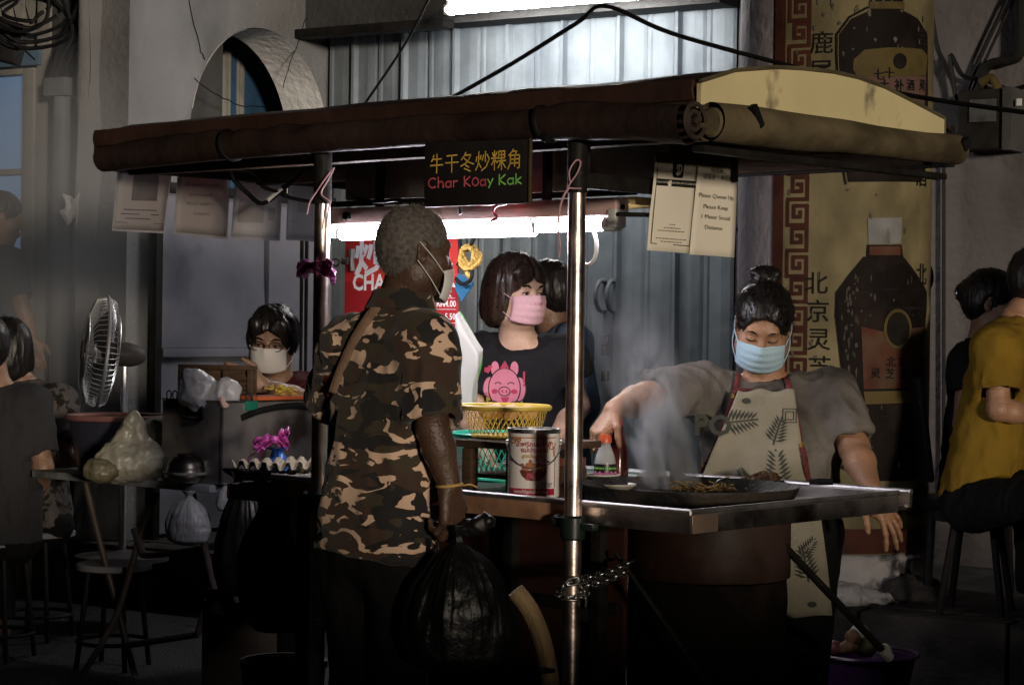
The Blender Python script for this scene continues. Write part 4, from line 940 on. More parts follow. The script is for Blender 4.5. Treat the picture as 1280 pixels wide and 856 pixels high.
# hook with twisted yellow rope
hk = thing('rope_knot', 'knotted yellow rope hung from dark hooks beside the red sign', 'rope', CART.o, CART.yaw)
YH = .80; c = K(1, YH, 587, 320); m_rope = mat('yellow_rope', (.55, .36, .10), .7, var=.35, vs=60, bump=1, bs=120)
mb = MB()
for i in range(6):
    ph = i*1.05; mb.tube([c+V(((.030+.004*i)*math.cos(t+ph)*.8, .014*math.sin(2*t+i), .034*math.sin(t+ph)-.002*i)) for t in np.linspace(0, 5.6, 18)], .0062, 7)
mb.tube(cr([c+V((0, 0, -.02)), c+V((-.01, 0, -.05)), c+V((.006, .0, -.07))], 5), .008, 7); mb.build('rope', m_rope, hk)
mb = MB()
mb.tube(cr([K(1, YH, *p) for p in ((575, 296), (576, 308), (584, 312), (592, 300), (594, 292))], 5), .006, 6); mb.tube(cr([K(1, YH, *p) for p in ((572, 330), (580, 336), (590, 338), (588, 350), (578, 355), (570, 348))], 5), .006, 6); mb.build('hook', m_dark, hk)
MB().tube([K(1, YH, 584, 312), (K(1, YH, 584, 312).x, YH, 1.8)], .003, 5).build('wire', m_dark, hk)
# papers: leaning pad with a green cover, blue card
pd = thing('paper_pad', 'thick pad of white wrapping paper with a green edge beside the black shirt', 'paper', CART.o, CART.yaw)
YP = .74; q = [K(1, YP, *p) for p in ((575, 388), (598, 436), (590, 505), (572, 515))]
for i in range(7):
    d = V((.003*i, -.006*i, -.002*i)); m_ = mat('wrapping_paper', (.38, .38, .36), .8, var=.1) if i else mat('green_cover', (.10, .33, .08), .5)
    def f(u, v, d=d, i=i): p = q[0].lerp(q[1], u).lerp(q[3].lerp(q[2], u), v); return p+d+V((.006*math.sin(v*7+i)*u, .02*u, .003*vnoise([(u*5, v*9, i)])[0]))
    mb = MB(); mb.grid(f, 6, 8, .002); mb.build('sheet', m_, pd, angle=180)
o = MB().prism([(0, 0), (.05, -.01), (.07, -.035), (.02, -.09), (-.01, -.05)], K(1, .83, 573, 342), (1, 0, 0), (0, 0, 1), (0, -.004, 0)).build('blue_card', mat('blue_plastic', (.03, .13, .25), .4), smooth=False); o.location = CART.o; o.rotation_euler = (0, 0, CART.yaw); tag(o, 'small bright blue card tucked behind the red menu sign edge', 'card')
# ================================================================== THINGS ON AND ROUND THE CART
def cthing(name, label, cat, loc, yaw=0, group=None):
    return thing(name, label, cat, CART.wld(loc), CART.yaw+yaw, group)
def facing(loc): d = CART.loc((0, 0, CAMZ))-V(loc); return math.atan2(d.x, -d.y)
m_ylw = mat('yellow_plastic', (.62, .45, .07), .4, var=.12, vs=8, spec=.4); m_grnp = mat('green_plastic', (.03, .42, .27), .35, var=.1, vs=8)
m_egg = mat('brown_egg', (.62, .38, .24), .5, var=.12, vs=10, sss=.1)
m_enamel = mat('white_enamel', (.55, .53, .47), .3, var=.12, vs=8, col2=(.2, .16, .1), c2t=(.62, .72), c2s=9)
# wooden stand
SY = .16; sx0, sx1 = K(1, SY, 577, 600).x, K(1, SY, 642, 600).x; sz = K(1, SY, 580, 549).z
st = cthing('wooden_stand', 'rough dark wooden stand under the yellow basket on the counter', 'stand', (sx0, SY, .868))
H = sz-.868
for x in (0, sx1-sx0-.03):
    for y in (0, .24): MB().bx(x, x+.035, y, y+.03, 0, H-.022, .004).build('post', m_wooddk, st)
MB().bx(-.01, sx1-sx0+.07, -.015, .285, H-.02, H, .004).build('top_board', m_wooddk, st)
MB().bx(.0, sx1-sx0+.0, .03, .24, .03, .042, .003).build('shelf_board', m_wooddk, st)
# woven plastic baskets
def basket(name, label, loc, r0, r1, h, m, nu=44, nv=7, tilt=0):
    t = cthing(name, label, 'basket', loc)
    bm = bmesh.new(); g = [[bm.verts.new(((r0+(r1-r0)*(v/nv)**.7)*math.cos(2*math.pi*(u+.5*(v % 2))/nu)*1.12, (r0+(r1-r0)*(v/nv)**.7)*math.sin(2*math.pi*(u+.5*(v % 2))/nu), h*v/nv)) for u in range(nu)] for v in range(nv+1)]
    for v in range(0, nv-1):
        for u in range(nu):
            o = v % 2; a = g[v][u]; b = g[v+1][(u-1+o) % nu]; c = g[v+1][(u+o) % nu]; d = g[v+2][u]
            if v+2 <= nv:
                try: bm.faces.new((a, c, d, b))
                except ValueError: pass
    bmesh.ops.wireframe(bm, faces=bm.faces[:], thickness=.0036, use_replace=True, use_even_offset=False)
    me = bpy.data.meshes.new('wall'); bm.to_mesh(me); bm.free(); me.materials.append(m); o = bpy.data.objects.new('wall', me); COL.objects.link(o); o.parent = t
    ring = lambda r, z: [(r*math.cos(a)*1.12, r*math.sin(a), z) for a in np.linspace(0, 2*math.pi, 48)[:-1]]
    MB().tube(ring(r1+.001, h-.006), .008, 7, closed=True).build('rim', m, t)
    mb = MB(); mb.tube(ring(r0, .003), .005, 6, closed=True); mb.lathe([(0, .002), (r0, .002), (r0, .006), (0, .006)], 40, sx=1.12); mb.build('base', m, t)
    return t
p = K(1, SY+.12, 628, 525); ra = 56/FPX*P(628, 525, 5.7).y/1.06
yb = basket('basket', 'yellow woven plastic basket of brown eggs on the wooden stand', (p.x, SY+.13, sz+.003), ra*.72, ra, .090, m_ylw)
yb.rotation_euler.y = .0
for i, (x, y) in enumerate(((-.03, -.03), (.035, -.02), (.0, .03), (-.06, .03), (.06, .03), (-.005, -.065))):
    e = MB().lathe([(.0215*math.sin(math.pi*k/10)*(1+.06*math.cos(math.pi*k/10)), -.027*math.cos(math.pi*k/10)) for k in range(11)], 16).build('egg', m_egg)
    e.location = CART.wld((p.x+x, SY+.13+y, sz+.073)); e.rotation_euler = (1.35, .3*i, 1.1*i)
    tag(e, 'brown egg lying in the yellow woven basket', 'egg', 'eggs in the yellow basket')
p = K(1, .5, 638, 560); rg = 62/FPX*6.0/1.06
basket('basket', 'green woven plastic basket standing behind the lard tin on counter', (p.x, .47, .87), rg*.72, rg, .135, m_grnp)
# printed tin
TY = .105; p = K(1, TY, 667, 600); RT = 32.5/FPX*CART.wld(p).y; tzp = K(1, TY, 667, 537).z
tin = cthing('tin', 'white printed tin with red Thai lettering and wire handle on counter edge', 'tin', (p.x, TY, .869), facing((p.x, TY, .84)))
TH_ = tzp-.869
m_tinw = mat('tin_print', (.86, .82, .80), .33, var=.05, vs=6, coat=.3); m_tinr = mat('tin_red', (.38, .02, .05), .35); m_tino = mat('tin_orange', (.52, .20, .04), .35); m_tinp = mat('tin_pink', (.50, .09, .14), .35)
pr = [(RT*.97, 0), (RT, .004)]+[(RT-(.0012 if i % 2 else 0), .01+(TH_-.02)*i/34) for i in range(35) if 8 < i < 24 or i % 33 == 0]+[(RT, TH_-.006), (RT*.985, TH_)]
MB().lathe(pr, 48).build('body', m_tinw, tin)
MB().lathe([(RT*1.02, TH_-.007), (RT*1.03, TH_), (RT*1.02, TH_+.004), (RT*.93, TH_+.004), (RT*.90, TH_-.012), (RT*.5, TH_-.012), (0, TH_-.012)], 40).build('rim', m_steel, tin)
def twrap(vf, off=.0012):
    v, f = cut2d(vf[0], vf[1], .012); R = RT+off; return [(R*math.sin(x/R), -R*math.cos(x/R), z) for x, z in v], f
def tprint(nm, items, m, off=.0012):
    mb = MB(); [mb.add(*twrap(vf, off)) for vf in items]; mb.build(nm, m, tin, smooth=False)
W2 = RT*1.18
def tt(s, x, zf, h, asp=1, bold=.006): v, f = text2d(s, h, bold); return [(x+a*asp, zf*TH_+b) for a, b in v], f
tprint('bottom_band', [([(-W2, TH_*.045), (W2*.78, TH_*.045), (W2*.78, TH_*.145), (-W2, TH_*.145)], [[0, 1, 2, 3]])], m_tinr)
tprint('thai_lettering', [tt('น้ำพริกเผาไทย', 0, .80, .0175, 1.0, .014), tt('แม่ประนอม', .003, .715, .017, 1.0, .014)], m_tinp)
tprint('gold_lettering', [tt('สูตรต้นตำรับ', .0, .625, .0125, 1, .02)], mat('tin_gold', (.55, .36, .03), .4))
tprint('band_lettering', [tt('ของแท้มีรูปแม่ประนอม', -.008, .097, .0105, 1, .02)], m_tinw, .0024)
tprint('small_lettering', [tt('น้ำหนักสุทธิ', .038, .215, .007), tt('WT. 3KG', .040, .175, .006)], m_ink)
sp = lambda cx, cz_, s, fl: [(cx+fl*s*(.2+.8*t/12)*math.cos(.55*t), cz_*TH_+s*(.2+.8*t/12)*math.sin(.55*t)) for t in range(13)]
tprint('scroll_ornament', [strokes2d([sp(.05, .80, .016, 1), sp(.028, .86, .009, 1), sp(-.058, .86, .011, -1), sp(-.04, .875, .007, -1), [(.056, TH_*.78), (.060, TH_*.62)], [(-.066, TH_*.9), (.068, TH_*.9)]], .0028)], m_tino)
tprint('border', [strokes2d([[(-W2*.98, TH_*.16), (-W2*.98, TH_*.92)], [(W2*.80, TH_*.16), (W2*.80, TH_*.75)]], .0016)], m_tinr)
tprint('bowl_foot', [poly2d([(x, TH_*.0+z) for x, z in ((-.020, .047), (.020, .047), (.016, .066), (-.016, .066))])], m_tinp)
tprint('bowl_picture', [poly2d(circ(0, TH_*.42, .036, .028, 22, math.pi, 2*math.pi))], mat('tin_brown', (.16, .04, .03), .4))
rq = random.Random(3); bits = [poly2d(circ(rq.gauss(0, .016), TH_*.43+abs(rq.gauss(0, .010)), rq.uniform(.003, .006), None, 7)) for _ in range(46)]
tprint('bowl_filling', bits[:24], m_tinp, .0016); tprint('bowl_filling', bits[24:], mat('tin_ochre', (.45, .20, .09), .4), .002)
tprint('lozenge', [poly2d([(.040, TH_*.56), (.047, TH_*.545), (.040, TH_*.53), (.033, TH_*.545)])], m_ink)
hd = [(RT*1.03*math.cos(a), -RT*1.04*abs(math.sin(a))-.001, TH_*.80-.062*math.sin(a)) for a in np.linspace(0, math.pi, 21)]
MB().tube(hd, .0017, 6).build('wire_handle', m_steel, tin)
for s in (-1, 1): MB().tube([(s*RT*.99, 0, TH_*.80), (s*RT*1.07, 0, TH_*.80)], .009, 12).build('handle_ear', m_steel, tin)
# dark sauce jar behind the pole, enamel bowl, bottles
p = K(1, .34, 710, 590)
jr = cthing('sauce_jar', 'squat dark brown sauce jar half hidden behind the shiny pole', 'jar', (p.x, .34, .84))
MB().lathe([(.050, 0), (.052, .01), (.052, .085), (.046, .1), (.046, .11)], 28).build('body', mat('brown_jar', (.06, .03, .02), .25, var=.2), jr); MB().lathe([(.049, .098), (.049, .118), (.0, .12)], 28).build('lid', mat('red_brown_lid', (.16, .05, .03), .4), jr)
p = K(1, .50, 752, 590); z = K(1, .50, 752, 604).z
bw = cthing('enamel_bowl', 'white enamel bowl with dark outside beside the bottle of sauce', 'bowl', (p.x, .50, .842)); rb = .052
MB().lathe([(.0, .0), (.024, 0), (.026, .006), (.042, .032), (rb, .060), (rb-.001, .062), (rb-.004, .06), (.038, .032), (.02, .010), (0, .009)], 32).build('bowl', mat('dark_enamel', (.06, .065, .05), .3, var=.3), bw); MB().tube([(rb*math.cos(a), rb*math.sin(a), .061) for a in np.linspace(0, 6.283, 33)[:-1]], .0022, 6, closed=True).build('rim', m_enamel, bw)
MB().lathe([(0, .046), (.045, .046)], 28).build('filling', m_enamel, bw)
# ---- wok station
W0 = K(2, .885, 862, 612); WR = 136/FPX*CART.wld(W0).y
wk = cthing('griddle_pan', 'huge black flat frying pan set over the counter, steaming', 'pan', (W0.x, W0.y, .842))
MB().lathe([(0, .026), (WR*.78, .026), (WR*.86, .030), (WR*.985, .056), (WR, .058), (WR, .050), (WR*.92, .004), (WR*.8, .002), (0, .002)], 72).build('pan', m_iron, wk)
MB().lathe([(WR*.80, -.003), (WR*.96, -.003), (WR*.96, .001), (WR*.80, .001)], 64).build('burner_ring', m_brass, wk)
WZ = .842+.0265
def onpan(px, py): q = K(2, WZ, px, py); return q
# noodles: a loose heap of strands
q = onpan(880, 612); mb = MB(); rq = random.Random(5)
for i in range(80):
    a = rq.uniform(0, 6.28); c = V((q.x+rq.gauss(0, .045), q.y+rq.gauss(0, .04), WZ+.002+abs(rq.gauss(0, .008)))); L_ = rq.uniform(.03, .06)
    pt = [c.copy()]
    for t in range(6): a += rq.gauss(0, .75); pt.append(pt[-1]+V((.012*math.cos(a), .012*math.sin(a), rq.gauss(0, .004)))); pt[-1].z = max(pt[-1].z, WZ+.001)
    mb.tube(cr(pt, 3), .0021, 5)
o = mb.build('noodles', mat('fried_noodles', (.22, .14, .045), .4, var=.3, vs=50)); o.location = CART.o; o.rotation_euler = (0, 0, CART.yaw); tag(o, 'small heap of fried noodles on the black pan', 'noodles', None, 'stuff')
q = onpan(957, 606); sdf = SDF(.004); sdf.ell((q.x, q.y, WZ+.006), (.055, .05, .03)); sdf.ell((q.x-.035, q.y-.02, WZ+.0), (.06, .05, .018))
o = sdf.build('fried_heap', mat('browned_heap', (.075, .04, .02), .5, var=.6, vs=60, bump=1.5, bs=90, col2=(.25, .16, .08), c2t=(.6, .66), c2s=60), disp=lambda v: .007*fbm(v*70, 3)); o.location = CART.o; o.rotation_euler = (0, 0, CART.yaw); tag(o, 'dark browned heap of radish cake at the pan edge', 'food', None, 'stuff')
# plates in the pan
def plate(label, px, py, r, lift=.0, tilt=0):
    q = onpan(px, py); t = cthing('plate', label, 'plate', (q.x, q.y, WZ+.002+lift)); t.rotation_euler.x = tilt
    MB().lathe([(0, .004), (r*.7, .004), (r*.97, .013), (r, .015), (r*.99, .011), (r*.7, 0), (0, 0)], 36).build('plate', m_enamel, t); MB().lathe([(0, .0045), (r*.6, .0045), (r*.66, .007), (0, .012)], 24).build('filling', mat('pale_filling', (.5, .42, .28), .5, var=.3, vs=40), t)
plate('small white plate of pale sauce near the front of pan', 773, 612, .050); plate('larger white plate tilted at the far edge of pan', 822, 606, .058, .012, .12)
# spatula standing in the noodles, tongs with a black handle
a, b = onpan(890, 614), onpan(890, 612)
sp_ = thing('spatula', 'thin curved steel spatula standing upright in the noodles', 'spatula', CART.o, CART.yaw)
pts = [CART.loc(P(*q, CART.wld(a).y)) for q in ((888, 615), (892, 606), (898, 600), (905, 597))]
MB().tube(cr(pts, 5), .003, 6, flat=.5).build('blade', m_steel, sp_)
tg = thing('tongs', 'steel tongs with a black handle lying across the pan rim', 'tongs', CART.o, CART.yaw)
a, b, c = CART.loc(P(976, 599, 5.85)), CART.loc(P(1012, 602, 5.82)), CART.loc(P(1041, 602, 5.80))
MB().tube([a, b], .004, 8, flat=.5).build('shaft', m_steel, tg); MB().tube([b, b.lerp(c, .5), c], [.008, .010, .009], 10).build('handle', m_black, tg)
# scraps on the tray
mb = MB(); rq = random.Random(9)
for i in range(240):
    q = V((-.14+rq.gauss(0, .055), .70+rq.gauss(0, .13), 0))
    if -.36 < q.x < -.04 and .30 < q.y < .97: s = rq.uniform(.002, .007); mb.box((q.x, q.y, .8385+s*.3), (s*rq.uniform(.6, 2), s, s*.6), Matrix.Rotation(rq.uniform(0, 6), 3, 'Z'))
o = mb.build('food_scraps', m_iron, smooth=False); o.location = CART.o; o.rotation_euler = (0, 0, CART.yaw); tag(o, 'burnt food scraps scattered on the steel tray', 'scraps', None, 'stuff')
# drum stove below
q = CART.loc(P(885, 700, 5.62)); dr = cthing('drum_stove', 'sooty dark steel drum stove standing under the counter tray', 'stove', (q.x, q.y, 0)); RD = 98/FPX*5.62
m_drum = mat('sooty_drum', (.006, .0055, .005), .85, spec=.05, metal=0, var=.5, vs=6, bump=.6, bs=20, col2=(.03, .018, .012), c2t=(.55, .7), c2s=4)
pr = [(RD*.97, 0)]; pr += [(RD*(1+.02*max(0, math.cos((i-6)*.8))), .03+.62*i/24) for i in range(25)]
MB().lathe(pr, 48).build('drum', m_drum, dr); MB().lathe([(RD*1.04, .655), (RD*1.05, .66), (RD*1.05, .80), (RD*1.03, .815)], 48).build('copper_band', mat('tarnished_copper', (.020, .0095, .006), .55, metal=0, var=.4, vs=6, bump=.3, bs=15, col2=(.05, .03, .025), c2s=3), dr)
# steam
def steam():
    m = bpy.data.materials.new('steam'); m.use_nodes = True; N = m.node_tree.nodes; L = m.node_tree.links; N.clear()
    out = N.new('ShaderNodeOutputMaterial'); pv_ = N.new('ShaderNodeVolumePrincipled'); L.new(pv_.outputs[0], out.inputs['Volume'])
    tc = N.new('ShaderNodeTexCoord'); mp = N.new('ShaderNodeMapping'); L.new(tc.outputs['Object'], mp.inputs[0]); mp.inputs['Scale'].default_value = (7, 7, 3.6)
    nz = N.new('ShaderNodeTexNoise'); nz.inputs['Scale'].default_value = 1; nz.inputs['Detail'].default_value = 6; nz.inputs['Distortion'].default_value = 1.8; L.new(mp.outputs[0], nz.inputs[0])
    r = N.new('ShaderNodeMapRange'); r.inputs[1].default_value = .44; r.inputs[2].default_value = .76; L.new(nz.outputs[0], r.inputs[0])
    sx = N.new('ShaderNodeSeparateXYZ'); L.new(tc.outputs['Object'], sx.inputs[0])
    def math_(op, a, b=None):
        n = N.new('ShaderNodeMath'); n.operation = op
        for i, q in enumerate((a, b)):
            if q is None: continue
            if isinstance(q, (int, float)): n.inputs[i].default_value = q
            else: L.new(q, n.inputs[i])
        return n.outputs[0]
    # radius grows with height; density thins upwards
    zf = math_('MULTIPLY', sx.outputs[2], 1/.62)
    rad = math_('ADD', .085, math_('MULTIPLY', zf, .11))
    x2 = math_('ADD', sx.outputs[0], math_('MULTIPLY', zf, .16)); d = math_('SQRT', math_('ADD', math_('POWER', x2, 2), math_('POWER', sx.outputs[1], 2)))
    fall = N.new('ShaderNodeMapRange'); L.new(math_('DIVIDE', d, rad), fall.inputs[0]); fall.inputs[1].default_value = 1; fall.inputs[2].default_value = .1; fall.interpolation_type = 'SMOOTHSTEP'
    top = N.new('ShaderNodeMapRange'); L.new(zf, top.inputs[0]); top.inputs[1].default_value = 1; top.inputs[2].default_value = 0; top.inputs[3].default_value = 0; top.inputs[4].default_value = 1
    den = math_('MULTIPLY', math_('MULTIPLY', r.outputs[0], fall.outputs[0]), math_('MULTIPLY', math_('POWER', top.outputs[0], 3.4), STEAM_D))
    L.new(den, pv_.inputs['Density']); pv_.inputs['Color'].default_value = (.92, .93, .95, 1); pv_.inputs['Anisotropy'].default_value = .2
    q = onpan(842, 611); mb = MB(); mb.bx(-.38, .18, -.2, .2, .002, .62); o = mb.build('steam', m, smooth=False); o.location = CART.wld((q.x, q.y, WZ)); o.rotation_euler = (0, 0, .0)
    tag(o, 'thin white steam rising from the frying noodles', 'steam', None, 'stuff')
STEAM_D = 330
steam()
def haze_veil():  # soft haze volume added to imitate the veil of glow by the window
    m = bpy.data.materials.new('haze_veil'); m.use_nodes = True; N = m.node_tree.nodes; L = m.node_tree.links; N.clear()
    out = N.new('ShaderNodeOutputMaterial'); pv_ = N.new('ShaderNodeVolumePrincipled'); L.new(pv_.outputs[0], out.inputs['Volume'])
    tc = N.new('ShaderNodeTexCoord'); g = N.new('ShaderNodeTexGradient'); g.gradient_type = 'SPHERICAL'; mp = N.new('ShaderNodeMapping'); L.new(tc.outputs['Object'], mp.inputs[0]); L.new(mp.outputs[0], g.inputs[0]); mp.inputs['Scale'].default_value = (1/.52, 1/.5, 1/.95)
    ml = N.new('ShaderNodeMath'); ml.operation = 'MULTIPLY'; L.new(g.outputs[0], ml.inputs[0]); ml.inputs[1].default_value = VEIL_D; L.new(ml.outputs[0], pv_.inputs['Density']); pv_.inputs['Color'].default_value = (.93, .94, .97, 1)
    MB().bx(-.52, .52, -.5, .5, -.95, .95).build('haze_veil', m, smooth=False); o = bpy.data.objects['haze_veil']; o.location = P(62, 290, 9.35); tag(o, 'pale added haze imitating the veil of glow before the tall blue window', 'haze_veil', None, 'stuff')
VEIL_D = 1.5
haze_veil()
# ---- ribbons and strings on the poles
m_pinkrib = mat('pink_plastic', (.62, .17, .42), .35, var=.3, vs=20, trans=.1); m_pinkst = mat('pink_string', (.62, .36, .40), .6, var=.2, vs=30)
def ribbon(label, c, s, seed, m=m_pinkrib):
    """scrunched knot of plastic strip"""
    t = thing('plastic_ribbon', label, 'ribbon', c); rq = random.Random(seed)
    for sd in (-1, 1):
        for k in range(2):
            a = rq.uniform(-.5, .5); L_ = s*rq.uniform(.8, 1.15)
            def f(u, v, a=a, L_=L_, sd=sd, k=k):
                w_ = s*(.16+.55*math.sin(u*2.4)**1.2)
                return (sd*L_*u*math.cos(a), -.02+.018*math.sin(v*9+k*2+u*3)*min(1, u*3)+.006*k, L_*u*math.sin(a)+w_*(v-.5)+.012*vnoise([(u*6, v*6, seed+k)])[0])
            mb = MB(); mb.grid(f, 10, 10, .0008); mb.build('loop', m, t, angle=180)
    MB().lathe([(0, -.014), (.014, -.01), (.018, 0), (.014, .012), (0, .014)], 12, (0, -.02, 0)).build('knot', m, t)
    return t
pl = CART.wld((PX[1][0], -.035, 0)).y
ribbon('bright pink plastic bow tied round the pole near the red menu sign', P(397, 333, pl-.03), .055, 3)
def string(label, pts, r=.0035, m=m_pinkst): return tag(MB().tube(cr(pts, 6), r, 6, flat=.6).build('plastic_string', m), label, 'string')
string('pink string knotted round the dark pole top beside the hanging sheets', [P(*q, pl-.06) for q in ((384, 268), (388, 252), (396, 240), (408, 222), (418, 210), (410, 226), (402, 242), (412, 252), (411, 262), (408, 285))])
pr_ = CART.wld((PX[0][0], -.035, 0)).y
string('pink string loop at the top of the pole beside the notices', [P(*q, pr_-.04) for q in ((713, 228), (712, 214), (720, 201), (726, 203), (722, 216), (712, 231), (712, 235), (727, 236))])
string('long pink string tail hanging from the pole beside the notices', [P(*q, pr_-.045) for q in ((712, 234), (705, 245), (700, 262), (698, 285), (700, 305), (699, 322))], .005)
# ---- chain and padlock round the pole
ch = thing('chain', 'steel chain wrapped round the shiny pole with a padlock', 'chain', CART.o, CART.yaw)
ring = MB(); ring.tube([(.0155*math.cos(a)*(1.25), .009*math.sin(a), 0) for a in np.linspace(0, 6.283, 15)[:-1]], .0034, 6, closed=True)
lk = None
def chain(pts):
    global lk
    path = cr(pts, 30); d = 0; k = 0; last = path[0]
    for a, b in zip(path[:-1], path[1:]):
        d += (b-a).length
        if d > .025:
            d = 0; R = (b-a).to_track_quat('X', 'Z').to_matrix().to_4x4() @ Matrix.Rotation(math.pi/2*(k % 2)+.4, 4, 'X')
            if lk is None: lk = ring.build('link', m_steel, ch, angle=180); o = lk
            else: o = bpy.data.objects.new('link', lk.data); COL.objects.link(o); o.parent = ch
            o.matrix_local = Matrix.Translation(b) @ R; k += 1
px_ = PX[0][0]; zc = CART.loc(P(712, 735, pr_)).z
e1, e2 = CART.loc(P(792, 700, 5.45)), CART.loc(P(786, 712, 5.45))
chain([e1, CART.loc(P(760, 715, 5.30)), V((px_+.034, -.060, zc+.025)), V((px_-.005, -.068, zc+.008)), V((px_-.036, -.035, zc)), V((px_, .002, zc-.002)), V((px_+.036, -.03, zc-.004))])
chain([V((px_-.037, -.045, zc-.008)), V((px_-.01, -.070, zc-.016)), V((px_+.028, -.060, zc-.020)), CART.loc(P(735, 742, 5.25))])
chain([e2, CART.loc(P(758, 725, 5.31)), V((px_+.040, -.05, zc+.008))])
q = CART.loc(P(728, 752, 5.22)); mb = MB(); mb.tube(cr([q+V((-.012, 0, -.012)), q+V((-.012, 0, .012)), q+V((0, 0, .022)), q+V((.012, 0, .012)), q+V((.012, 0, -.012))], 5), .0035, 7); mb.build('shackle', m_steel, ch); MB().box(q+V((0, 0, -.032)), (.036, .016, .036), None, .005).build('padlock', m_dark, ch)
# ---- egg trays on the outer shelf
m_pulp = mat('pulp_tray', (.30, .255, .185), .9, var=.15, vs=15, bump=.4, bs=60)
for i in range(3):
    t = cthing('egg_tray', ('grey pulp egg tray, bottom of the stack on the side shelf', 'grey pulp egg tray in the middle of the stack', 'grey pulp egg tray topping the stack by the pole')[i], 'egg tray', (CX0-.10, .14, .842-.022+i*.034), .02*i)
    def f(u, v, i=i):
        return ((u-.5)*.19, (v-.5)*.27, .012+.016*max(-.7, min(.7, 1.5*math.cos(u*math.pi*2*4)*math.cos(v*math.pi*2*5.5))))
    mb = MB(); mb.grid(f, 40, 55, .002); mb.build('tray', m_pulp, t, angle=180)
# ================================================================== FOLDING TABLE AND ITS LOAD
m_ttop = mat('worn_table_top', (.30, .31, .34), .5, var=.25, vs=5, col2=(.1, .1, .1), c2s=4); m_tleg = mat('painted_tube_leg', (.08, .064, .052), .5, metal=.2, var=.3, vs=10, col2=(.07, .05, .04), c2s=7)
cpt = P(262, 606, 7.35); TZ = cpt.z; TAB = Fr(cpt.x, cpt.y, CART.yaw+.06)
tb_ = thing('folding_table', 'folding table with crossed tube legs loaded with boxes and bags', 'table', (cpt.x, cpt.y, 0), TAB.yaw)
MB().bx(-.98, .0, 0, .74, TZ-.028, TZ, .006).build('table_top', m_ttop, tb_)
def tl_(p): return TAB.loc(p)
def leg(px, Y0, Y1, r=.0125):
    n = len(px); pts = [tl_(P(*q, Y0+(Y1-Y0)*i/(n-1))) for i, q in enumerate(px)]
    MB().tube(cr(pts, 6), r, 10).build('leg', m_tleg, tb_)
leg(((107, 602), (126, 680), (150, 770), (176, 870)), 7.9, 7.75); leg(((196, 616), (178, 660), (160, 725), (145, 770), (118, 820), (88, 862)), 7.72, 7.7)
leg(((241, 616), (258, 690), (272, 752), (290, 805), (330, 862)), 7.45, 7.4); leg(((291, 622), (283, 670), (262, 740), (248, 790)), 7.42, 7.45)
MB().tube(cr([tl_(P(178, 688, 7.7)), tl_(P(185, 694, 7.68)), tl_(P(262, 684, 7.45)), tl_(P(275, 672, 7.43))], 5), .012, 8).build('cross_bar', m_tleg, tb_)
MB().tube([tl_(P(160, 806, 7.75)), tl_(P(250, 792, 7.45))], .012, 8).build('cross_bar', m_tleg, tb_)
MB().tube([tl_(P(168, 660, 7.72)), tl_(P(178, 690, 7.7))], .014, 8).build('bracket', m_tleg, tb_)
# stools
def stool(label, px, py, Y, rpx):
    c = P(px, py, Y); t = thing('stool', label, 'stool', (c.x, c.y, 0)); r = rpx/FPX*Y; z = c.z
    MB().lathe([(0, z), (r*.96, z), (r, z-.006), (r, z-.022), (r*.9, z-.028), (0, z-.028)], 36).build('seat', mat('pale_stool_seat', (.2, .2, .21), .5, var=.15, vs=6), t)
    for k in range(4):
        a = .5+k*math.pi/2; MB().tube([(r*.7*math.cos(a), r*.7*math.sin(a), z-.03), (r*1.0*math.cos(a), r*1.0*math.sin(a), .0)], .010, 8).build('leg', m_dark, t)
    MB().tube([(r*.95*math.cos(a), r*.95*math.sin(a), .10) for a in np.linspace(0, 6.283, 33)[:-1]], .008, 6, closed=True).build('foot_ring', m_dark, t)
stool('round stool with a pale worn seat under the folding table', 143, 703, 7.95, 47)
# basin, bags, bowls
def tplace(px, py, Y): return P(px, py, Y)
c = P(146, 560, 8.0); r = 61/FPX*8
bs = thing('basin', 'large dark basin with a reddish rim behind the yellowish plastic bag', 'basin', (c.x, c.y, TZ+.002))
hb_ = P(146, 522, 8.0).z-TZ
MB().lathe([(0, .004), (r*.72, .0), (r*.8, .01), (r*.97, hb_*.98), (r*.94, hb_*.98), (r*.76, .012), (0, .012)], 40).build('body', mat('dark_basin', (.03, .03, .045), .35), bs); MB().tube([(r*math.cos(a), r*math.sin(a), hb_) for a in np.linspace(0, 6.283, 41)[:-1]], .011, 8, closed=True).build('rim', mat('red_brown_rim', (.22, .10, .085), .4), bs)
def plastic_bag(label, c, r, h, m, seed, knot=.9, neck=.2, squash=1.0, name='plastic_bag', amp=.12, lumps=.1, yaw=0):
    t = thing(name, label, 'bag', c, yaw)
    pr = [(0, 0), (r*.55, .004), (r*.85, h*.08), (r, h*.25), (r*.98, h*.42), (r*.8, h*.60), (r*.5, h*.76), (r*neck, h*.88), (r*neck*.8, h*.92), (r*neck*1.6, h*.97), (r*neck*1.9, h)]
    big = []
    for (a, za), (b, zb) in zip(pr[:-1], pr[1:]):
        for k in range(4): big.append((a+(b-a)*k/4, za+(zb-za)*k/4))
    big.append(pr[-1])
    def wob(t_, z):
        u = z/h; fold = (math.sin(t_*11+seed+2*vnoise([(math.cos(t_)*2, math.sin(t_)*2, u*2+seed)])[0])*.45+.55*math.sin(t_*37+seed*2+3*vnoise([(math.cos(t_)*2, math.sin(t_)*2, u*3+seed)])[0]))*amp*min(1, max(0, u*1.4-.15))
        return fold+lumps*vnoise([(math.cos(t_)*2.2+seed, math.sin(t_)*2.2, u*4)])[0]+.04*vnoise([(math.cos(t_)*7, math.sin(t_)*7+seed, u*12)])[0]
    MB().lathe(big, 96, sy=squash, wob=wob).build('bag', m, t, angle=180)
    return t
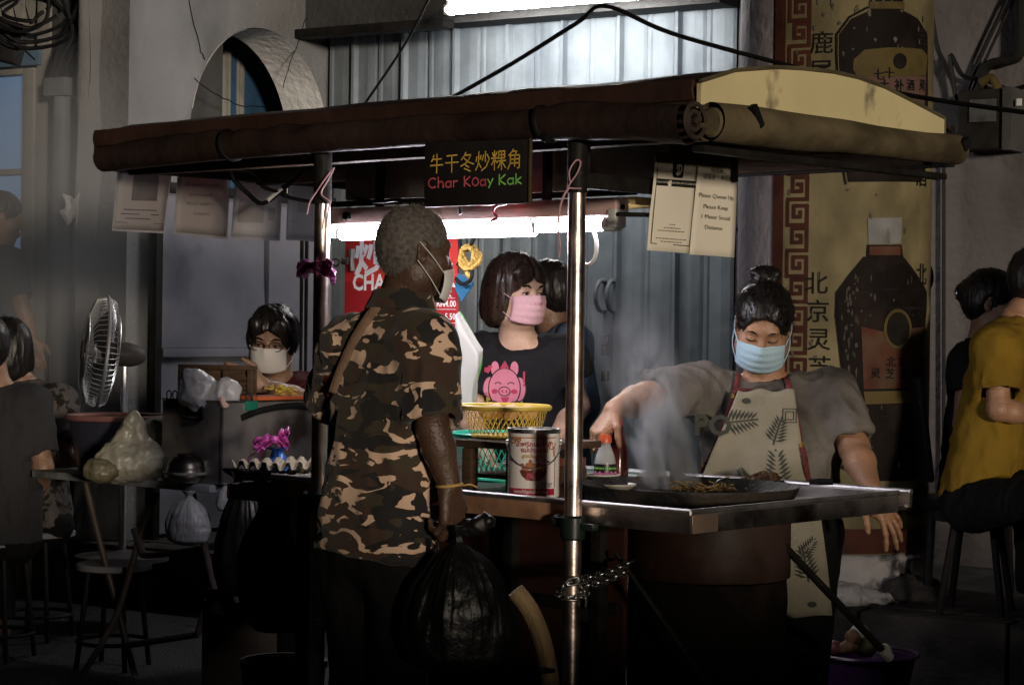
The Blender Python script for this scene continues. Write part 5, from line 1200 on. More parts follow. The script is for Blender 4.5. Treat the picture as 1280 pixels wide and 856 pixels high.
m_ybag = mat('milky_yellow_plastic', (.30, .285, .225), .35, var=.12, vs=6, bump=.6, bs=18, sss=.2); m_wbag = mat('milky_white_plastic', (.42, .42, .44), .32, var=.1, vs=8, bump=.8, bs=20, sss=.2); m_kbag = mat('black_plastic', (.006, .006, .0065), .42, var=.3, vs=8, bump=.6, bs=30, spec=.4)
def crumple(label, base, parts, m, h=.007, amp=.008, fr=12):
    t = thing('plastic_bag', label, 'bag', base); S = SDF(h)
    for q in parts:
        if len(q) == 2: S.ell(q[0], q[1], None, .03)
        else: S.cone(q[0], q[1], q[2], q[3], .03)
    S.build('bag', m, t, disp=lambda v: amp*ridge(v*fr+3)+amp*.45*ridge(v*fr*2.6)); return t
c = P(160, 588, 7.55); c.z = TZ+.002
crumple('milky yellowish plastic carrier bag with a drooping handle on the folding table', c, [((-.02, 0, .06), (.12, .08, .065)), ((.06, .02, .07), (.10, .08, .075)), ((-.06, .0, .06), (.015, .01, .235), .065, .022), ((.015, .01, .235), (.045, .01, .20), .020, .018), ((.045, .01, .20), (.06, .02, .06), .018, .05)], m_ybag).scale = (.86, .86, .92)
c = P(128, 584, 7.48); c.z = TZ+.002
crumple('small olive plastic bag slumped at the foot of the yellowish bag', c, [((0, 0, .03), (.06, .05, .035)), ((-.02, 0, .045), (.04, .04, .03))], mat('olive_plastic', (.13, .115, .07), .35, bump=.5, bs=16), .006, .006, 20)
c = P(190, 540, 7.80); c.z = TZ+.002
crumple('pale plastic bag bulging behind the yellowish carrier bag', c, [((0, 0, .09), (.11, .08, .11)), ((.05, 0, .14), (.08, .07, .06))], mat('grey_plastic', (.24, .245, .24), .4, bump=.5, bs=14))
for i in range(3):
    c = P(233, 598, 7.42); z = TZ+.002+i*.020; r = (29-2*i)/FPX*7.42
    t = thing('bowl', ('pale bowl under the two dark bowls on the table edge', 'dark steel bowl in the middle of a stack on the table', 'dark upturned steel bowl topping the stack on the table')[i], 'bowl', (c.x, c.y, z)); s_ = 1 if i == 0 else -1
    pr = [(0, .004), (r*.5, .0), (r*.6, .006), (r*.95, .032), (r, .040), (r*.96, .040), (r*.55, .012), (0, .01)] if i == 0 else [(r, .0), (r*1.0, .006), (r*.93, .03), (r*.75, .048), (r*.5, .055), (r*.5, .062), (r*.44, .062), (0, .056)]
    MB().lathe([(a, b) for a, b in pr], 36).build('bowl', m_enamel if i == 0 else mat('dark_steel_bowl', (.10, .09, .08), .28, metal=.9, var=.3), t)
# steel box with carrying handle
bc = P(277, 592, 7.35); zt2 = P(277, 503, 7.35).z; BX = Fr(bc.x, bc.y, TAB.yaw)
h2 = zt2-TZ; wl_ = -BX.hit(1, 0, 203, 540).x; wr_ = BX.hit(0, 0, 392, 545).y
sbx = thing('steel_box', 'open stained stainless steel box with a drop handle on the table', 'box', (bc.x, bc.y, TZ+.002), BX.yaw)
m_bx = mat('stained_stainless', (.40, .38, .38), .36, metal=.75, var=.35, vs=4, bump=.3, bs=20, col2=(.08, .065, .06), c2t=(.48, .68), c2s=4)
for x0_, x1_, y0_, y1_, nm in ((-wl_, 0, 0, .008, 'side_panel'), (-.008, 0, .0085, wr_, 'side_panel'), (-wl_, -.0085, wr_-.008, wr_, 'side_panel'), (-wl_, -wl_+.008, .0085, wr_-.0085, 'side_panel')):
    MB().bx(x0_, x1_, y0_, y1_, 0, h2, .002).build(nm, m_bx, sbx)
MB().bx(-wl_+.008, -.008, .008, wr_-.008, h2*.80, h2*.82).build('contents_tray', m_dark, sbx, smooth=False)
MB().tube([(-wl_, 0, h2), (0, 0, h2), (0, wr_, h2)], .005, 6).build('edge', m_steel, sbx); MB().tube([(.001, -.001, .0), (.001, -.001, h2)], .004, 6).build('edge', m_steel, sbx)
a, b = BX.hit(1, -.006, 234, 508), BX.hit(1, -.006, 252, 524); a.z -= TZ; b.z -= TZ
MB().tube(cr([(a.x, -.004, a.z), (a.x-.008, -.012, b.z), (b.x+.008, -.012, b.z), (b.x, -.004, a.z)], 6), .006, 7).build('handle', m_black, sbx); MB().bx(a.x-.005, b.x+.005, -.006, -.0005, a.z-.03, a.z+.015, .002).build('handle_plate', m_black, sbx)
MB().tube(cr([(.006, .09, h2*.80), (.008, .18, h2*.88), (.012, wr_*.7, h2*.93), (.02, wr_, h2*.90)], 6), .012, 8).build('hose', m_black, sbx)
def bxthing(name, label, cat, loc): return thing(name, label, cat, BX.wld((loc[0], loc[1], loc[2]+TZ)), BX.yaw)
for loc, mm, lab in (((-wl_*.83, -.003, h2), m_black, 'black clip pinching the corner of the steel box rim'), ((.003, wr_*.30, h2), mat('green_clip', (.01, .14, .09), .35), 'green clip pinching the steel box rim beside the orange tray')):
    t = bxthing('binder_clip', lab, 'clip', loc); MB().box((0, 0, -.014), (.06, .012, .034) if loc[1] < 0 else (.012, .06, .034), None, .005).build('body', mm, t)
    mb = MB()
    for s in (-1, 1): 
        k = V((s*.016, 0, 0)) if loc[1] < 0 else V((0, s*.016, 0)); e = V((.012, 0, 0)) if loc[1] < 0 else V((0, .012, 0))
        mb.tube(cr([k-e*.6, k-e+V((0, 0, .024)), k+V((0, 0, .034)), k+e+V((0, 0, .024)), k+e*.6], 4), .0025, 5)
    mb.build('wire_arm', m_black, t)
# wooden crate standing in the box, white bag on it
cb_ = thing('wooden_crate', 'dark louvred wooden crate leaning behind the white plastic bag', 'crate', P(318, 497, 7.62), TAB.yaw+.33)
z1_ = P(318, 457, 7.62).z-P(318, 497, 7.62).z; wx = 97/FPX*7.62/math.cos(.42)
MB().bx(-wx, 0, .012, .022, -.12, z1_, .002).build('back_board', m_wooddk, cb_)
mb = MB(); mb.bx(-wx, 0, -.01, .011, z1_-.016, z1_, .002); mb.build('frame', m_wooddk, cb_)
for x in (-wx, -.025, -.125): MB().bx(x, x+.022, -.01, .011, -.12, z1_-.0165, .002).build('frame', m_wooddk, cb_)
for i in range(6): MB().box((-.063, 0, -.02+i*(z1_)/6.5), (.076, .004, .016), Matrix.Rotation(-.6, 3, 'X')).build('louvre', m_wooddk, cb_, smooth=False)
c = P(262, 507, 7.45)
wb = thing('plastic_bag', 'crumpled white plastic bag lying on top of the steel box', 'bag', c)
s = SDF(.006); s.ell((-.035, 0, .055), (.075, .04, .065), k=.03).ell((.06, -.02, .04), (.05, .035, .055), k=.02).ell((.0, 0, .02), (.10, .04, .03), k=.03).ell((-.06, 0, .09), (.04, .03, .04), k=.03)
s.build('bag', m_wbag, wb, disp=lambda v: .009*ridge(v*13+3)+.004*ridge(v*34))
cb2 = bxthing('plastic_tray', 'flat orange plastic tray lying across the steel box rim', 'tray', (-.03, wr_*.62, h2+.004)); MB().bx(-.10, .05, -.13, .13, 0, .014, .005).build('tray', mat('orange_plastic', (.42, .09, .03), .4, var=.2), cb2)
rq = random.Random(12); mb = MB()
for i in range(22): mb.box((rq.uniform(-.06, .04), rq.uniform(.02, .12), .018+rq.random()*.03), (.014, .02, .004), Matrix.Rotation(rq.uniform(0, 3), 3, 'X') @ Matrix.Rotation(rq.uniform(0, 3), 3, 'Z'))
mb.build('wrappers', m_ylw, cb2, smooth=False)
p = BX.wld((-.02, .02, TZ+h2+.005)); o = MB().tube(cr([(0, -.02, .01), (.006, -.03, -.005), (.012, -.03, -.016), (.02, -.024, -.012)], 5), .010, 8).build('garlic_stub', mat('pinkish_stub', (.6, .42, .36), .5)); o.location = p; tag(o, 'small pinkish stub poking over the front corner of steel box', 'stub')
# ribbon, blue bag, hanging bags, carton
ribbon('magenta plastic ribbon tied on the steel box side above the egg trays', P(344, 549, 6.85), .062, 8, mat('magenta_plastic', (.34, .05, .24), .35, var=.3, vs=20))
string('magenta string loop hanging below the ribbon on the steel box', [P(*q, 6.84) for q in ((320, 566), (311, 572), (314, 582), (322, 576), (330, 560))], .004, MATS['magenta_plastic'])
o = plastic_bag('crumpled bright blue plastic bag hanging beside the egg trays', P(346, 600, 6.5), .045, .10, mat('blue_bag', (.02, .10, .38), .3, bump=.6, bs=20), 3, neck=.4, lumps=.3)
o = plastic_bag('small blue plastic bag tail below the bigger blue bag', P(334, 622, 6.5), .03, .09, MATS['blue_bag'], 6, neck=.5, lumps=.3)
plastic_bag('white knotted plastic bag hanging under the folding table', P(236, 681, 7.35), .078, .19, m_wbag, 4, neck=.16, squash=.6, amp=.14)
plastic_bag('large black rubbish bag hanging beside the pole below the egg trays', P(350, 790, 6.3), .13, .48, m_kbag, 1, neck=.5, squash=.7)
plastic_bag('dark olive rubbish bag hanging between table and cart', P(305, 745, 6.9), .10, .42, mat('dark_olive_plastic', (.012, .011, .009), .35, bump=.5, bs=16), 7, neck=.4, squash=.7)
plastic_bag('thin pale plastic bag hanging high under the table top', P(282, 640, 7.3), .035, .10, m_wbag, 9, neck=.3, squash=.6)
cn = thing('cardboard_carton', 'dim brown cardboard carton standing on the street by the table', 'carton', (P(288, 800, 7.0).x, 7.0, 0), -.2)
ctz = P(288, 752, 7.0).z
MB().bx(-.10, .10, 0, .2, 0, ctz, .004).build('carton', mat('cardboard', (.05, .038, .028), .85, var=.2, vs=5), cn); MB().box((-.03, -.03, ctz+.02), (.1, .004, .07), Matrix.Rotation(.7, 3, 'X')).build('flap', MATS['cardboard'], cn, smooth=False); 
c = P(262, 765, 6.98); o = MB().prism([(0, 0), (.05, -.01), (.04, .02), (.02, .05)], c, (1, 0, 0), (0, 0, 1), (0, -.004, 0)).build('paper_corner', m_paper, smooth=False); tag(o, 'white paper corner sticking out of the cardboard carton', 'paper')
# red bucket at the foot of the pole, purple basin with scraps on the street
c = P(355, 835, 6.2); t = thing('bucket', 'dark red plastic bucket standing behind the pole foot', 'bucket', (c.x, c.y, 0)); MB().lathe([(.10, 0), (.125, .30), (.13, .30), (.13, .32), (.118, .32), (.10, .02), (0, .02)], 32).build('bucket', mat('dark_red_plastic', (.05, .005, .005), .4), t)
c = P(1082, 816, 7.25); r = 65/FPX*7.25; pb = thing('basin', 'purple plastic basin of kitchen scraps standing on the street', 'basin', (c.x, c.y, 0)); zr_ = c.z
m_purp = mat('purple_plastic', (.035, .009, .05), .35, var=.15)
MB().lathe([(0, .004), (r*.74, 0), (r*.95, zr_*.96), (r*.92, zr_*.96), (r*.72, .01), (0, .01)], 44).build('body', m_purp, pb); MB().tube([(r*math.cos(a), r*math.sin(a), zr_) for a in np.linspace(0, 6.283, 45)[:-1]], .007, 8, closed=True).build('rim', m_purp, pb)
for i, (px, py, s, mm) in enumerate(((1060, 808, .034, mat('peel', (.16, .09, .05), .6, var=.4, vs=30)), (1044, 810, .028, mat('red_onion', (.12, .03, .03), .4)), (1080, 806, .05, mat('greens', (.09, .09, .04), .6, var=.4, vs=20)), (1066, 796, .03, MATS['peel']), (1106, 812, .024, m_enamel), (1076, 790, .034, m_wbag))):
    p = P(px, py, 7.22+.02*(i % 3)); sd_ = SDF(.006); sd_.ell((0, 0, 0), (s, s*.85, s*.8)); o = sd_.build('peel_heap' if i != 1 else 'onion', mm, disp=lambda v: .006*fbm(v*30+i)); o.location = p; tag(o, ('brownish peel lump in the purple basin', 'small reddish onion in the purple basin', 'largest pale brown lump heaped in the purple basin', 'pale lump at the back of the purple basin', 'white lump at the edge of the purple basin', 'whitish crumpled plastic lump in the purple basin')[i], 'scrap')
# standing fan
c = P(127, 440, 9.0); fan = thing('pedestal_fan', 'grey pedestal fan with a round wire cage facing the tables', 'fan', (c.x, c.y, KZ if True else 0))
RF = 70/FPX*9.0; zf = c.z-KZ; fd = V((-.965, -.30, .10)).normalized(); ex, ey, ez = basis(fd); m_cage = mat('fan_wire', (.75, .75, .77), .35, metal=.7, var=.15); m_fanb = mat('fan_body', (.06, .055, .055), .5)
def fp(a, r, d): return V((0, 0, zf))+(ex*math.cos(a)+ey*math.sin(a))*r+fd*d
for sd_, nm in ((.075, 'front_grille'), (-.06, 'back_grille')):
    mb = MB()
    for k in range(60): a = 2*math.pi*k/60; mb.tube([fp(a, .05, sd_), fp(a, RF*.6, sd_*.95), fp(a, RF*.93, sd_*.6), fp(a, RF, 0)], .0016, 4)
    for r in (RF*.35, RF*.68): mb.tube([fp(a, r, sd_*.97) for a in np.linspace(0, 6.283, 41)[:-1]], .002, 4, closed=True)
    mb.build(nm, m_cage, fan)
MB().tube([fp(a, RF, 0) for a in np.linspace(0, 6.283, 49)[:-1]], .008, 6, closed=True).build('cage_ring', m_cage, fan)
for k in range(3):
    def f(u, v, k=k): a = k*2.094+.75*(v-.5)*(1-.2*u)+.2*u; r = .05+(RF*.85-.05)*u; return fp(a, r, .03*(v-.5)*2)
    mb = MB(); mb.grid(f, 6, 5, .002); mb.build('blade', mat('fan_blade', (.04, .045, .05), .35), fan)
sq = SDF(.007); sq.ell(fp(0, 0, -.12), (.048, .048, .075), (ex, ey, fd)); sq.cone(fp(0, 0, -.05), fp(0, 0, -.1), .05, .05); sq.build('motor', m_fanb, fan)
MB().lathe([(0, .0), (.045, .0), (.05, -.015), (0, -.015)], 24, fp(0, 0, .085), Matrix([ex, ey, fd]).transposed()).build('hub_cap', m_fanb, fan)
MB().tube([(fp(0, 0, -.1).x, fp(0, 0, -.1).y, .03), (fp(0, 0, -.1).x, fp(0, 0, -.1).y, zf-.04)], .016, 10).build('pole', m_cage, fan)
MB().lathe([(0, .0), (.2, .0), (.2, .02), (.05, .04), (0, .05)], 32, (fp(0, 0, -.1).x, fp(0, 0, -.1).y, .002)).build('base', m_fanb, fan)
# ================================================================== PEOPLE
def sdf_loft(S, a, b, rg, fw, ts, ws, ds, k=.03, pw=2.4):
    """torso: superellipse sections along a -> b"""
    a, b = np.array(a, float), np.array(b, float); ax = b-a; L = np.linalg.norm(ax); ax = ax/L
    rg = np.array(rg, float); rg = rg-ax*(rg@ax); rg /= np.linalg.norm(rg); fw = np.cross(ax, rg)
    m = max(max(ws), max(ds))+.02
    def fn(x, y, z):
        px, py, pz = x-a[0], y-a[1], z-a[2]
        h = px*ax[0]+py*ax[1]+pz*ax[2]; t = np.clip(h/L, 0, 1)
        w = np.interp(t, ts, ws); d = np.interp(t, ts, ds)
        u = (px*rg[0]+py*rg[1]+pz*rg[2])/w; v = (px*fw[0]+py*fw[1]+pz*fw[2])/d
        q = (np.abs(u)**pw+np.abs(v)**pw)**(1/pw)
        return np.maximum((q-1)*np.minimum(w, d), np.maximum(-h, h-L))
    S._add(np.minimum(a, b)-m, np.maximum(a, b)+m, fn, k, 'u')
def sdf_ccone(S, a, b, ra, rb, k=.02, op='u'):
    """cone with a flat end at b"""
    a, b = np.array(a, float), np.array(b, float); ab = b-a; L2 = ab@ab; n = ab/math.sqrt(L2); m = max(ra, rb)
    def fn(x, y, z):
        px, py, pz = x-a[0], y-a[1], z-a[2]; t = np.clip((px*ab[0]+py*ab[1]+pz*ab[2])/L2, 0, 1)
        d = np.sqrt((px-t*ab[0])**2+(py-t*ab[1])**2+(pz-t*ab[2])**2)-(ra+(rb-ra)*t)
        return np.maximum(d, (x-b[0])*n[0]+(y-b[1])*n[1]+(z-b[2])*n[2])
    S._add(np.minimum(a, b)-m, np.maximum(a, b)+m, fn, k, op)
def hframe(f, u=(0, 0, 1)):
    f = V(f).normalized(); u = V(u); u = (u-f*u.dot(f)).normalized(); return f, f.cross(u).normalized(), u
def head_sdf(S, c, f, u, r, s=1.0, ears=True, fat=0):
    c = V(c); A = (r, f, u); p = lambda x, y, z: c+r*(x*s)+f*(y*s)+u*(z*s)
    S.ell(p(0, -.012, .035), (.075*s, .096*s, .085*s), A, .02); S.ell(p(0, .022, -.035), ((.061+fat)*s, .070*s, .085*s), A, .03)
    S.ell(p(0, .060, -.097), ((.028+fat*.6)*s, .025*s, .022*s), A, .03)
    for q in (-1, 1):
        S.ell(p(.040*q, .058, -.030), (.026*s, .026*s, .024*s), A, .03); S.ell(p(.050*q, .01, -.070), ((.022+fat*.8)*s, .04*s, .035*s), A, .03)
    S.cone(p(-.034, .080, .022), p(.034, .080, .022), .013*s, .013*s, .02)
    for q in (-1, 1): S.ell(p(.032*q, .100, .001), (.019*s, .014*s, .012*s), A, .014, 's')
    for q in (-1, 1): S.ell(p(.032*q, .0805, .000), (.0145*s, .0125*s, .0115*s), A, .006)
    S.cone(p(0, .088, .008), p(0, .108, -.032), .008*s, .013*s, .012)
    for q in (-1, 1): S.ell(p(.013*q, .098, -.035), (.009*s, .011*s, .008*s), A, .008)
    S.ell(p(0, .094, -.062), (.022*s, .011*s, .007*s), A, .008); S.ell(p(0, .092, -.074), (.020*s, .011*s, .008*s), A, .008)
    if ears:
        for q in (-1, 1):
            e = (r*q*.35+f*.9).normalized(); side = e.cross(u).normalized()
            S.ell(p(.077*q, -.008, -.006), (.006*s, .019*s, .032*s), ((r*.9-f*.42*q).normalized(), (f*.9+r*.42*q).normalized(), u), .008)
            S.ell(p(.084*q, -.004, -.004), (.006*s, .010*s, .019*s), A, .004, 's'); S.cone(p(.083*q, -.024, .012), p(.080*q, -.018, -.026), .0045*s, .0045*s, .005)
def hand_sdf(S, wr, d, n, w, curl=(.5, .5, .5, .5), s=1.0, spread=.08, thumb=(.6, .5)):
    """wr wrist, d towards the fingers, n back of the hand, w towards the thumb"""
    wr, d, n, w = V(wr), V(d).normalized(), V(n), V(w); n = (n-d*n.dot(d)).normalized(); w = (w-d*w.dot(d)-n*w.dot(n)).normalized()
    kn = []
    for i in range(4):
        x = (.028-.0185*i); kp = wr+d*(.088-.004*abs(i-1)-.004*(i == 3))*s+w*x*s+n*(.004-.002*abs(i-1.4))*s; kn.append(kp)
        S.cone(wr+w*x*.62*s+d*.008*s, kp, .0155*s, .0115*s, .012)
        a = -(spread)*(i-1.3); dr = (d+w*-0+w*math.tan(a)*1).normalized(); pos = kp; ang = curl[i]*.55
        ls = [(.044, .027, .021), (.048, .030, .022), (.045, .028, .022), (.036, .021, .019)][i]
        for j, l in enumerate(ls):
            dd = (dr*math.cos(ang)-n*math.sin(ang)).normalized(); q = pos+dd*l*s; r0 = (.0098, .0086, .0078)[j]*(1 if i < 3 else .88); S.cone(pos, q, r0*s, (r0-.0008)*s, .005); pos = q; ang += curl[i]*(.95 if j == 0 else .6)
    S.ell(wr+d*.045*s+w*.024*s-n*.010*s, (.022*s, .032*s, .014*s), (w, d, n), .014)
    b = wr+d*.022*s+w*.026*s-n*.006*s; e = (w*.75+d*thumb[0]-n*.15).normalized(); m = b+e*.042*s; g = (w*.25+d*.8-n*thumb[1]).normalized(); t1 = m+g*.030*s; t2 = t1+(g-n*thumb[1]*.3).normalized()*.024*s
    S.cone(b, m, .0145*s, .0105*s, .01); S.cone(m, t1, .0102*s, .0092*s, .006); S.cone(t1, t2, .0092*s, .0075*s, .005)
    return kn
def mask_obj(parent, c, f, u, r, m, at, s=1.0, drop=0, wd=1.0, pleat=True, straps=True, dup=False):
    c = V(c); N, M_ = 22, 16
    def fn(a, b):
        a = (a-.5)*2; b = (b-.5)*2; ph = a*1.12; up_ = -.052-drop+b*(.050-.012*abs(a)**2)
        pro = .118-.012*b*b+.006*b; 
        if pleat: pro += .0016*math.sin(b*13)
        nose = .010*math.exp(-(a/.16)**2)*max(0, (b+.1))
        x = .0735*wd*math.sin(ph); y = .022+(pro-.022)*math.cos(ph)**.85+nose
        return c+r*x*s+f*y*s+u*up_*s
    mb = MB(); mb.grid(fn, N, M_, .002); mb.v = [tuple(V(q)-V(at)) for q in mb.v]; mo = mb.build('face_mask', m, parent, angle=180)
    if straps:
        mb = MB()
        for q in (-1, 1):
            e0 = (q+1)/2
            for b in (.92, .10):
                p0 = fn(e0, b); ear = c+r*(.082*q*s)-f*.022*s+u*(.022 if b > .5 else -.030)*s
                mid = p0.lerp(ear, .5)+r*q*.008*s; mb.tube(cr([p0-V(at), mid-V(at), ear-V(at)], 6), .0016*s, 5)
        mb.build('ear_loop', m, mo)
    return mo
def bvh_of(S): return BVHTree.FromPolygons([V(q) for q in S.v], [list(q) for q in S.f])
def hair_strands(S, n, L, m, parent, at, seed=1, dirv=None, r=.0009, keep=None):
    """fine stray hairs growing out of a hair body"""
    rq = np.random.default_rng(seed); v, fc = S.v, S.f; nn = vnormals(v, fc); ix = rq.integers(0, len(v), n); mb = MB()
    for i in ix:
        p = V(v[i]); q = V(nn[i])
        if keep and not keep(p): continue
        d = (q+V(rq.normal(0, .35, 3))+(V(dirv)*1.2 if dirv is not None else V((0, 0, 0)))).normalized(); l = L*(.5+rq.random()); sd = d.orthogonal().normalized()*r
        a = p-V(at)-q*.002; mb.add([a-sd, a+sd, a+d*l+V((0, 0, -l*.15))], [(0, 1, 2)])
    o = mb.build('stray_hair', m, parent, smooth=False); o['kind'] = 'stuff'; return o
def lay_strands(S, n, L, m, parent, at, dirf, seed=2, wd=.0016, steps=7, off=.0015):
    bv = bvh_of(S); rq = np.random.default_rng(seed); v = S.v; ix = rq.integers(0, len(v), n); mb = MB()
    for i in ix:
        p = V(v[i]); pts = []; l = L*(.5+rq.random())/steps; o = off*(.3+1.6*rq.random()); jit = V(rq.normal(0, .16, 3)); nn_ = None
        for k in range(steps+1):
            h, nn, _, _ = bv.find_nearest(p)
            if h is None: break
            pts.append((h+nn*o, nn)); d = dirf(h)+jit; d = d-nn*d.dot(nn)
            if d.length < .05: break
            p = h+d.normalized()*l
        if len(pts) < 3: continue
        vs_, fs_ = [], []
        for k, (q, nn) in enumerate(pts):
            d = (pts[min(k+1, len(pts)-1)][0]-pts[max(k-1, 0)][0]); sd = d.cross(nn)
            if sd.length < 1e-9: sd = V((1, 0, 0))
            sd = sd.normalized()*wd*(1-.8*abs(2*k/(len(pts)-1)-1)**2); vs_ += [q-sd-V(at), q+sd-V(at)]
        mb.add(vs_, [(2*k, 2*k+1, 2*k+3, 2*k+2) for k in range(len(pts)-1)])
    o = mb.build('hair_strands', m, parent, angle=180); o['kind'] = 'stuff'; return o
def face_marks(parent, c, f, u, r, at, m, s=1.0, down=False, brow=.0042, glasses=False):
    c = V(c); p = lambda x, y, z: c+r*(x*s)+f*(y*s)+u*(z*s)-V(at)
    for q in (-1, 1):
        mb = MB(); mb.tube(cr([p(.016*q, .0935, .019), p(.030*q, .0935, .026), p(.049*q, .082, .022)], 5), [brow*.7*s]*3+[brow*s]*3+[brow*s]*3+[brow*.35*s]*2, 6)
        mb.build('eyebrow', m, parent)
    for q in (-1, 1):
        mb = MB(); zz = -.004 if down else .005
        mb.tube(cr([p(.018*q, .0905, zz*.6), p(.032*q, .0945, zz), p(.046*q, .086, zz*.3)], 5), .0018*s, 5)
        mb.build('eyelash', m, parent)
    if not down:
        for q in (-1, 1):
            mb = MB(); mb.lathe([(0, .0015), (.0055*s, 0), (0, -.001)], 12, p(.032*q, .0932, -.0005), Matrix([r, u, f]).transposed()); mb.build('iris', m_ink, parent)
    if glasses:
        mb = MB()
        for q in (-1, 1): mb.tube([p(.034*q+.025*math.cos(t), .108-.004*abs(math.cos(t)), .0+.017*math.sin(t)) for t in np.linspace(0, 6.283, 21)[:-1]], .0016*s, 5, closed=True); mb.tube([p(.059*q, .104, .005), p(.078*q, .06, .004), p(.082*q, -.01, .01)], .0016*s, 5)
        mb.tube([p(-.009, .108, .004), p(.009, .108, .004)], .0016*s, 5); mb.build('glasses', m_dark, parent)
def skin(n, c): return mat(n, c, .46, var=.16, vs=16, bump=.3, bs=120, sss=.05, col2=tuple(x*.8 for x in rgb(c)), c2t=(.5, .75), c2s=12)
sk_dark = skin('dark_brown_skin', (.085, .046, .030)); sk_tan = skin('tan_skin', (.36, .195, .115)); sk_light = skin('light_skin', (.52, .33, .24)); sk_mid = skin('mid_skin', (.26, .15, .095))
m_hair = mat('black_hair', (.010, .008, .008), .42, var=.4, vs=40, bump=.4, bs=90, stretch=(1, 1, .25), spec=.4); m_hairbr = mat('brown_black_hair', (.03, .019, .014), .36, var=.5, vs=45, bump=.4, bs=80, stretch=(2.4, 2.4, .2), spec=.4)
m_hairgr = mat('greying_hair', (.045, .038, .034), .8, var=.3, vs=70, bump=.3, bs=200, col2=(.22, .20, .18), c2t=(.25, .95), c2s=90)
# camouflage print: four tones in wandering patches
def camo():
    m = bpy.data.materials.new('camouflage_cloth'); m.use_nodes = True; t = m.node_tree; N = t.nodes; L = t.links; b = N['Principled BSDF']
    tc = N.new('ShaderNodeTexCoord')
    def layer(off, sc, lo, hi, dist=.5):
        mp = N.new('ShaderNodeMapping'); mp.inputs['Location'].default_value = off; mp.inputs['Scale'].default_value = sc; L.new(tc.outputs['Object'], mp.inputs[0])
        n = N.new('ShaderNodeTexNoise'); n.inputs['Scale'].default_value = 1; n.inputs['Detail'].default_value = 2.2; n.inputs['Roughness'].default_value = .45; n.inputs['Distortion'].default_value = dist; L.new(mp.outputs[0], n.inputs[0])
        r = N.new('ShaderNodeMapRange'); r.inputs[1].default_value = lo; r.inputs[2].default_value = hi; L.new(n.outputs[0], r.inputs[0]); return r.outputs[0]
    def mix(f, a, bb):
        x = N.new('ShaderNodeMix'); x.data_type = 'RGBA'; L.new(f, x.inputs[0])
        for s, v in ((6, a), (7, bb)):
            if isinstance(v, tuple): x.inputs[s].default_value = (*v, 1)
            else: L.new(v, x.inputs[s])
        return x.outputs[2]
    c = mix(layer((0, 0, 0), (8, 8, 14), .496, .514), (.046, .024, .015), (.042, .032, .016))
    c = mix(layer((9, 3, 1), (9, 9, 16), .525, .541, .8), c, (.010, .008, .008))
    c = mix(layer((3, 7, 5), (13, 13, 27), .560, .572, 1.1), c, (.66, .46, .33))
    fine = N.new('ShaderNodeTexNoise'); fine.inputs['Scale'].default_value = 260; L.new(tc.outputs['Object'], fine.inputs[0])
    bp = N.new('ShaderNodeBump'); bp.inputs['Strength'].default_value = .25; bp.inputs['Distance'].default_value = .002; L.new(fine.outputs[0], bp.inputs['Height']); L.new(bp.outputs[0], b.inputs['Normal'])
    L.new(c, b.inputs['Base Color']); b.inputs['Roughness'].default_value = .85; b.inputs['Sheen Weight'].default_value = .15; return m
def cloth(n, c, **k):
    kw = dict(spec=.2, rough=.85, var=.14, vs=7, bump=.35, bs=180); kw.update(k); return mat(n, c, **kw)
m_trou = cloth('black_trousers', (.005, .005, .0055))
def folds(seed, amp=.008, sc=(9, 9, 4.5), fine=.003):
    sc = np.array(sc)
    def d(v):
        w_ = np.stack([vnoise(v*4+seed+i*11) for i in range(3)], 1)*.12
        return amp*(ridge((v+w_)*sc+seed, 2)-.3)*(.5+.5*vnoise(v*3+seed*2))+fine*fbm(v*22+seed, 2)+amp*.22*ridge((v+w_*.6)*sc*3.1+seed, 1)
    return d
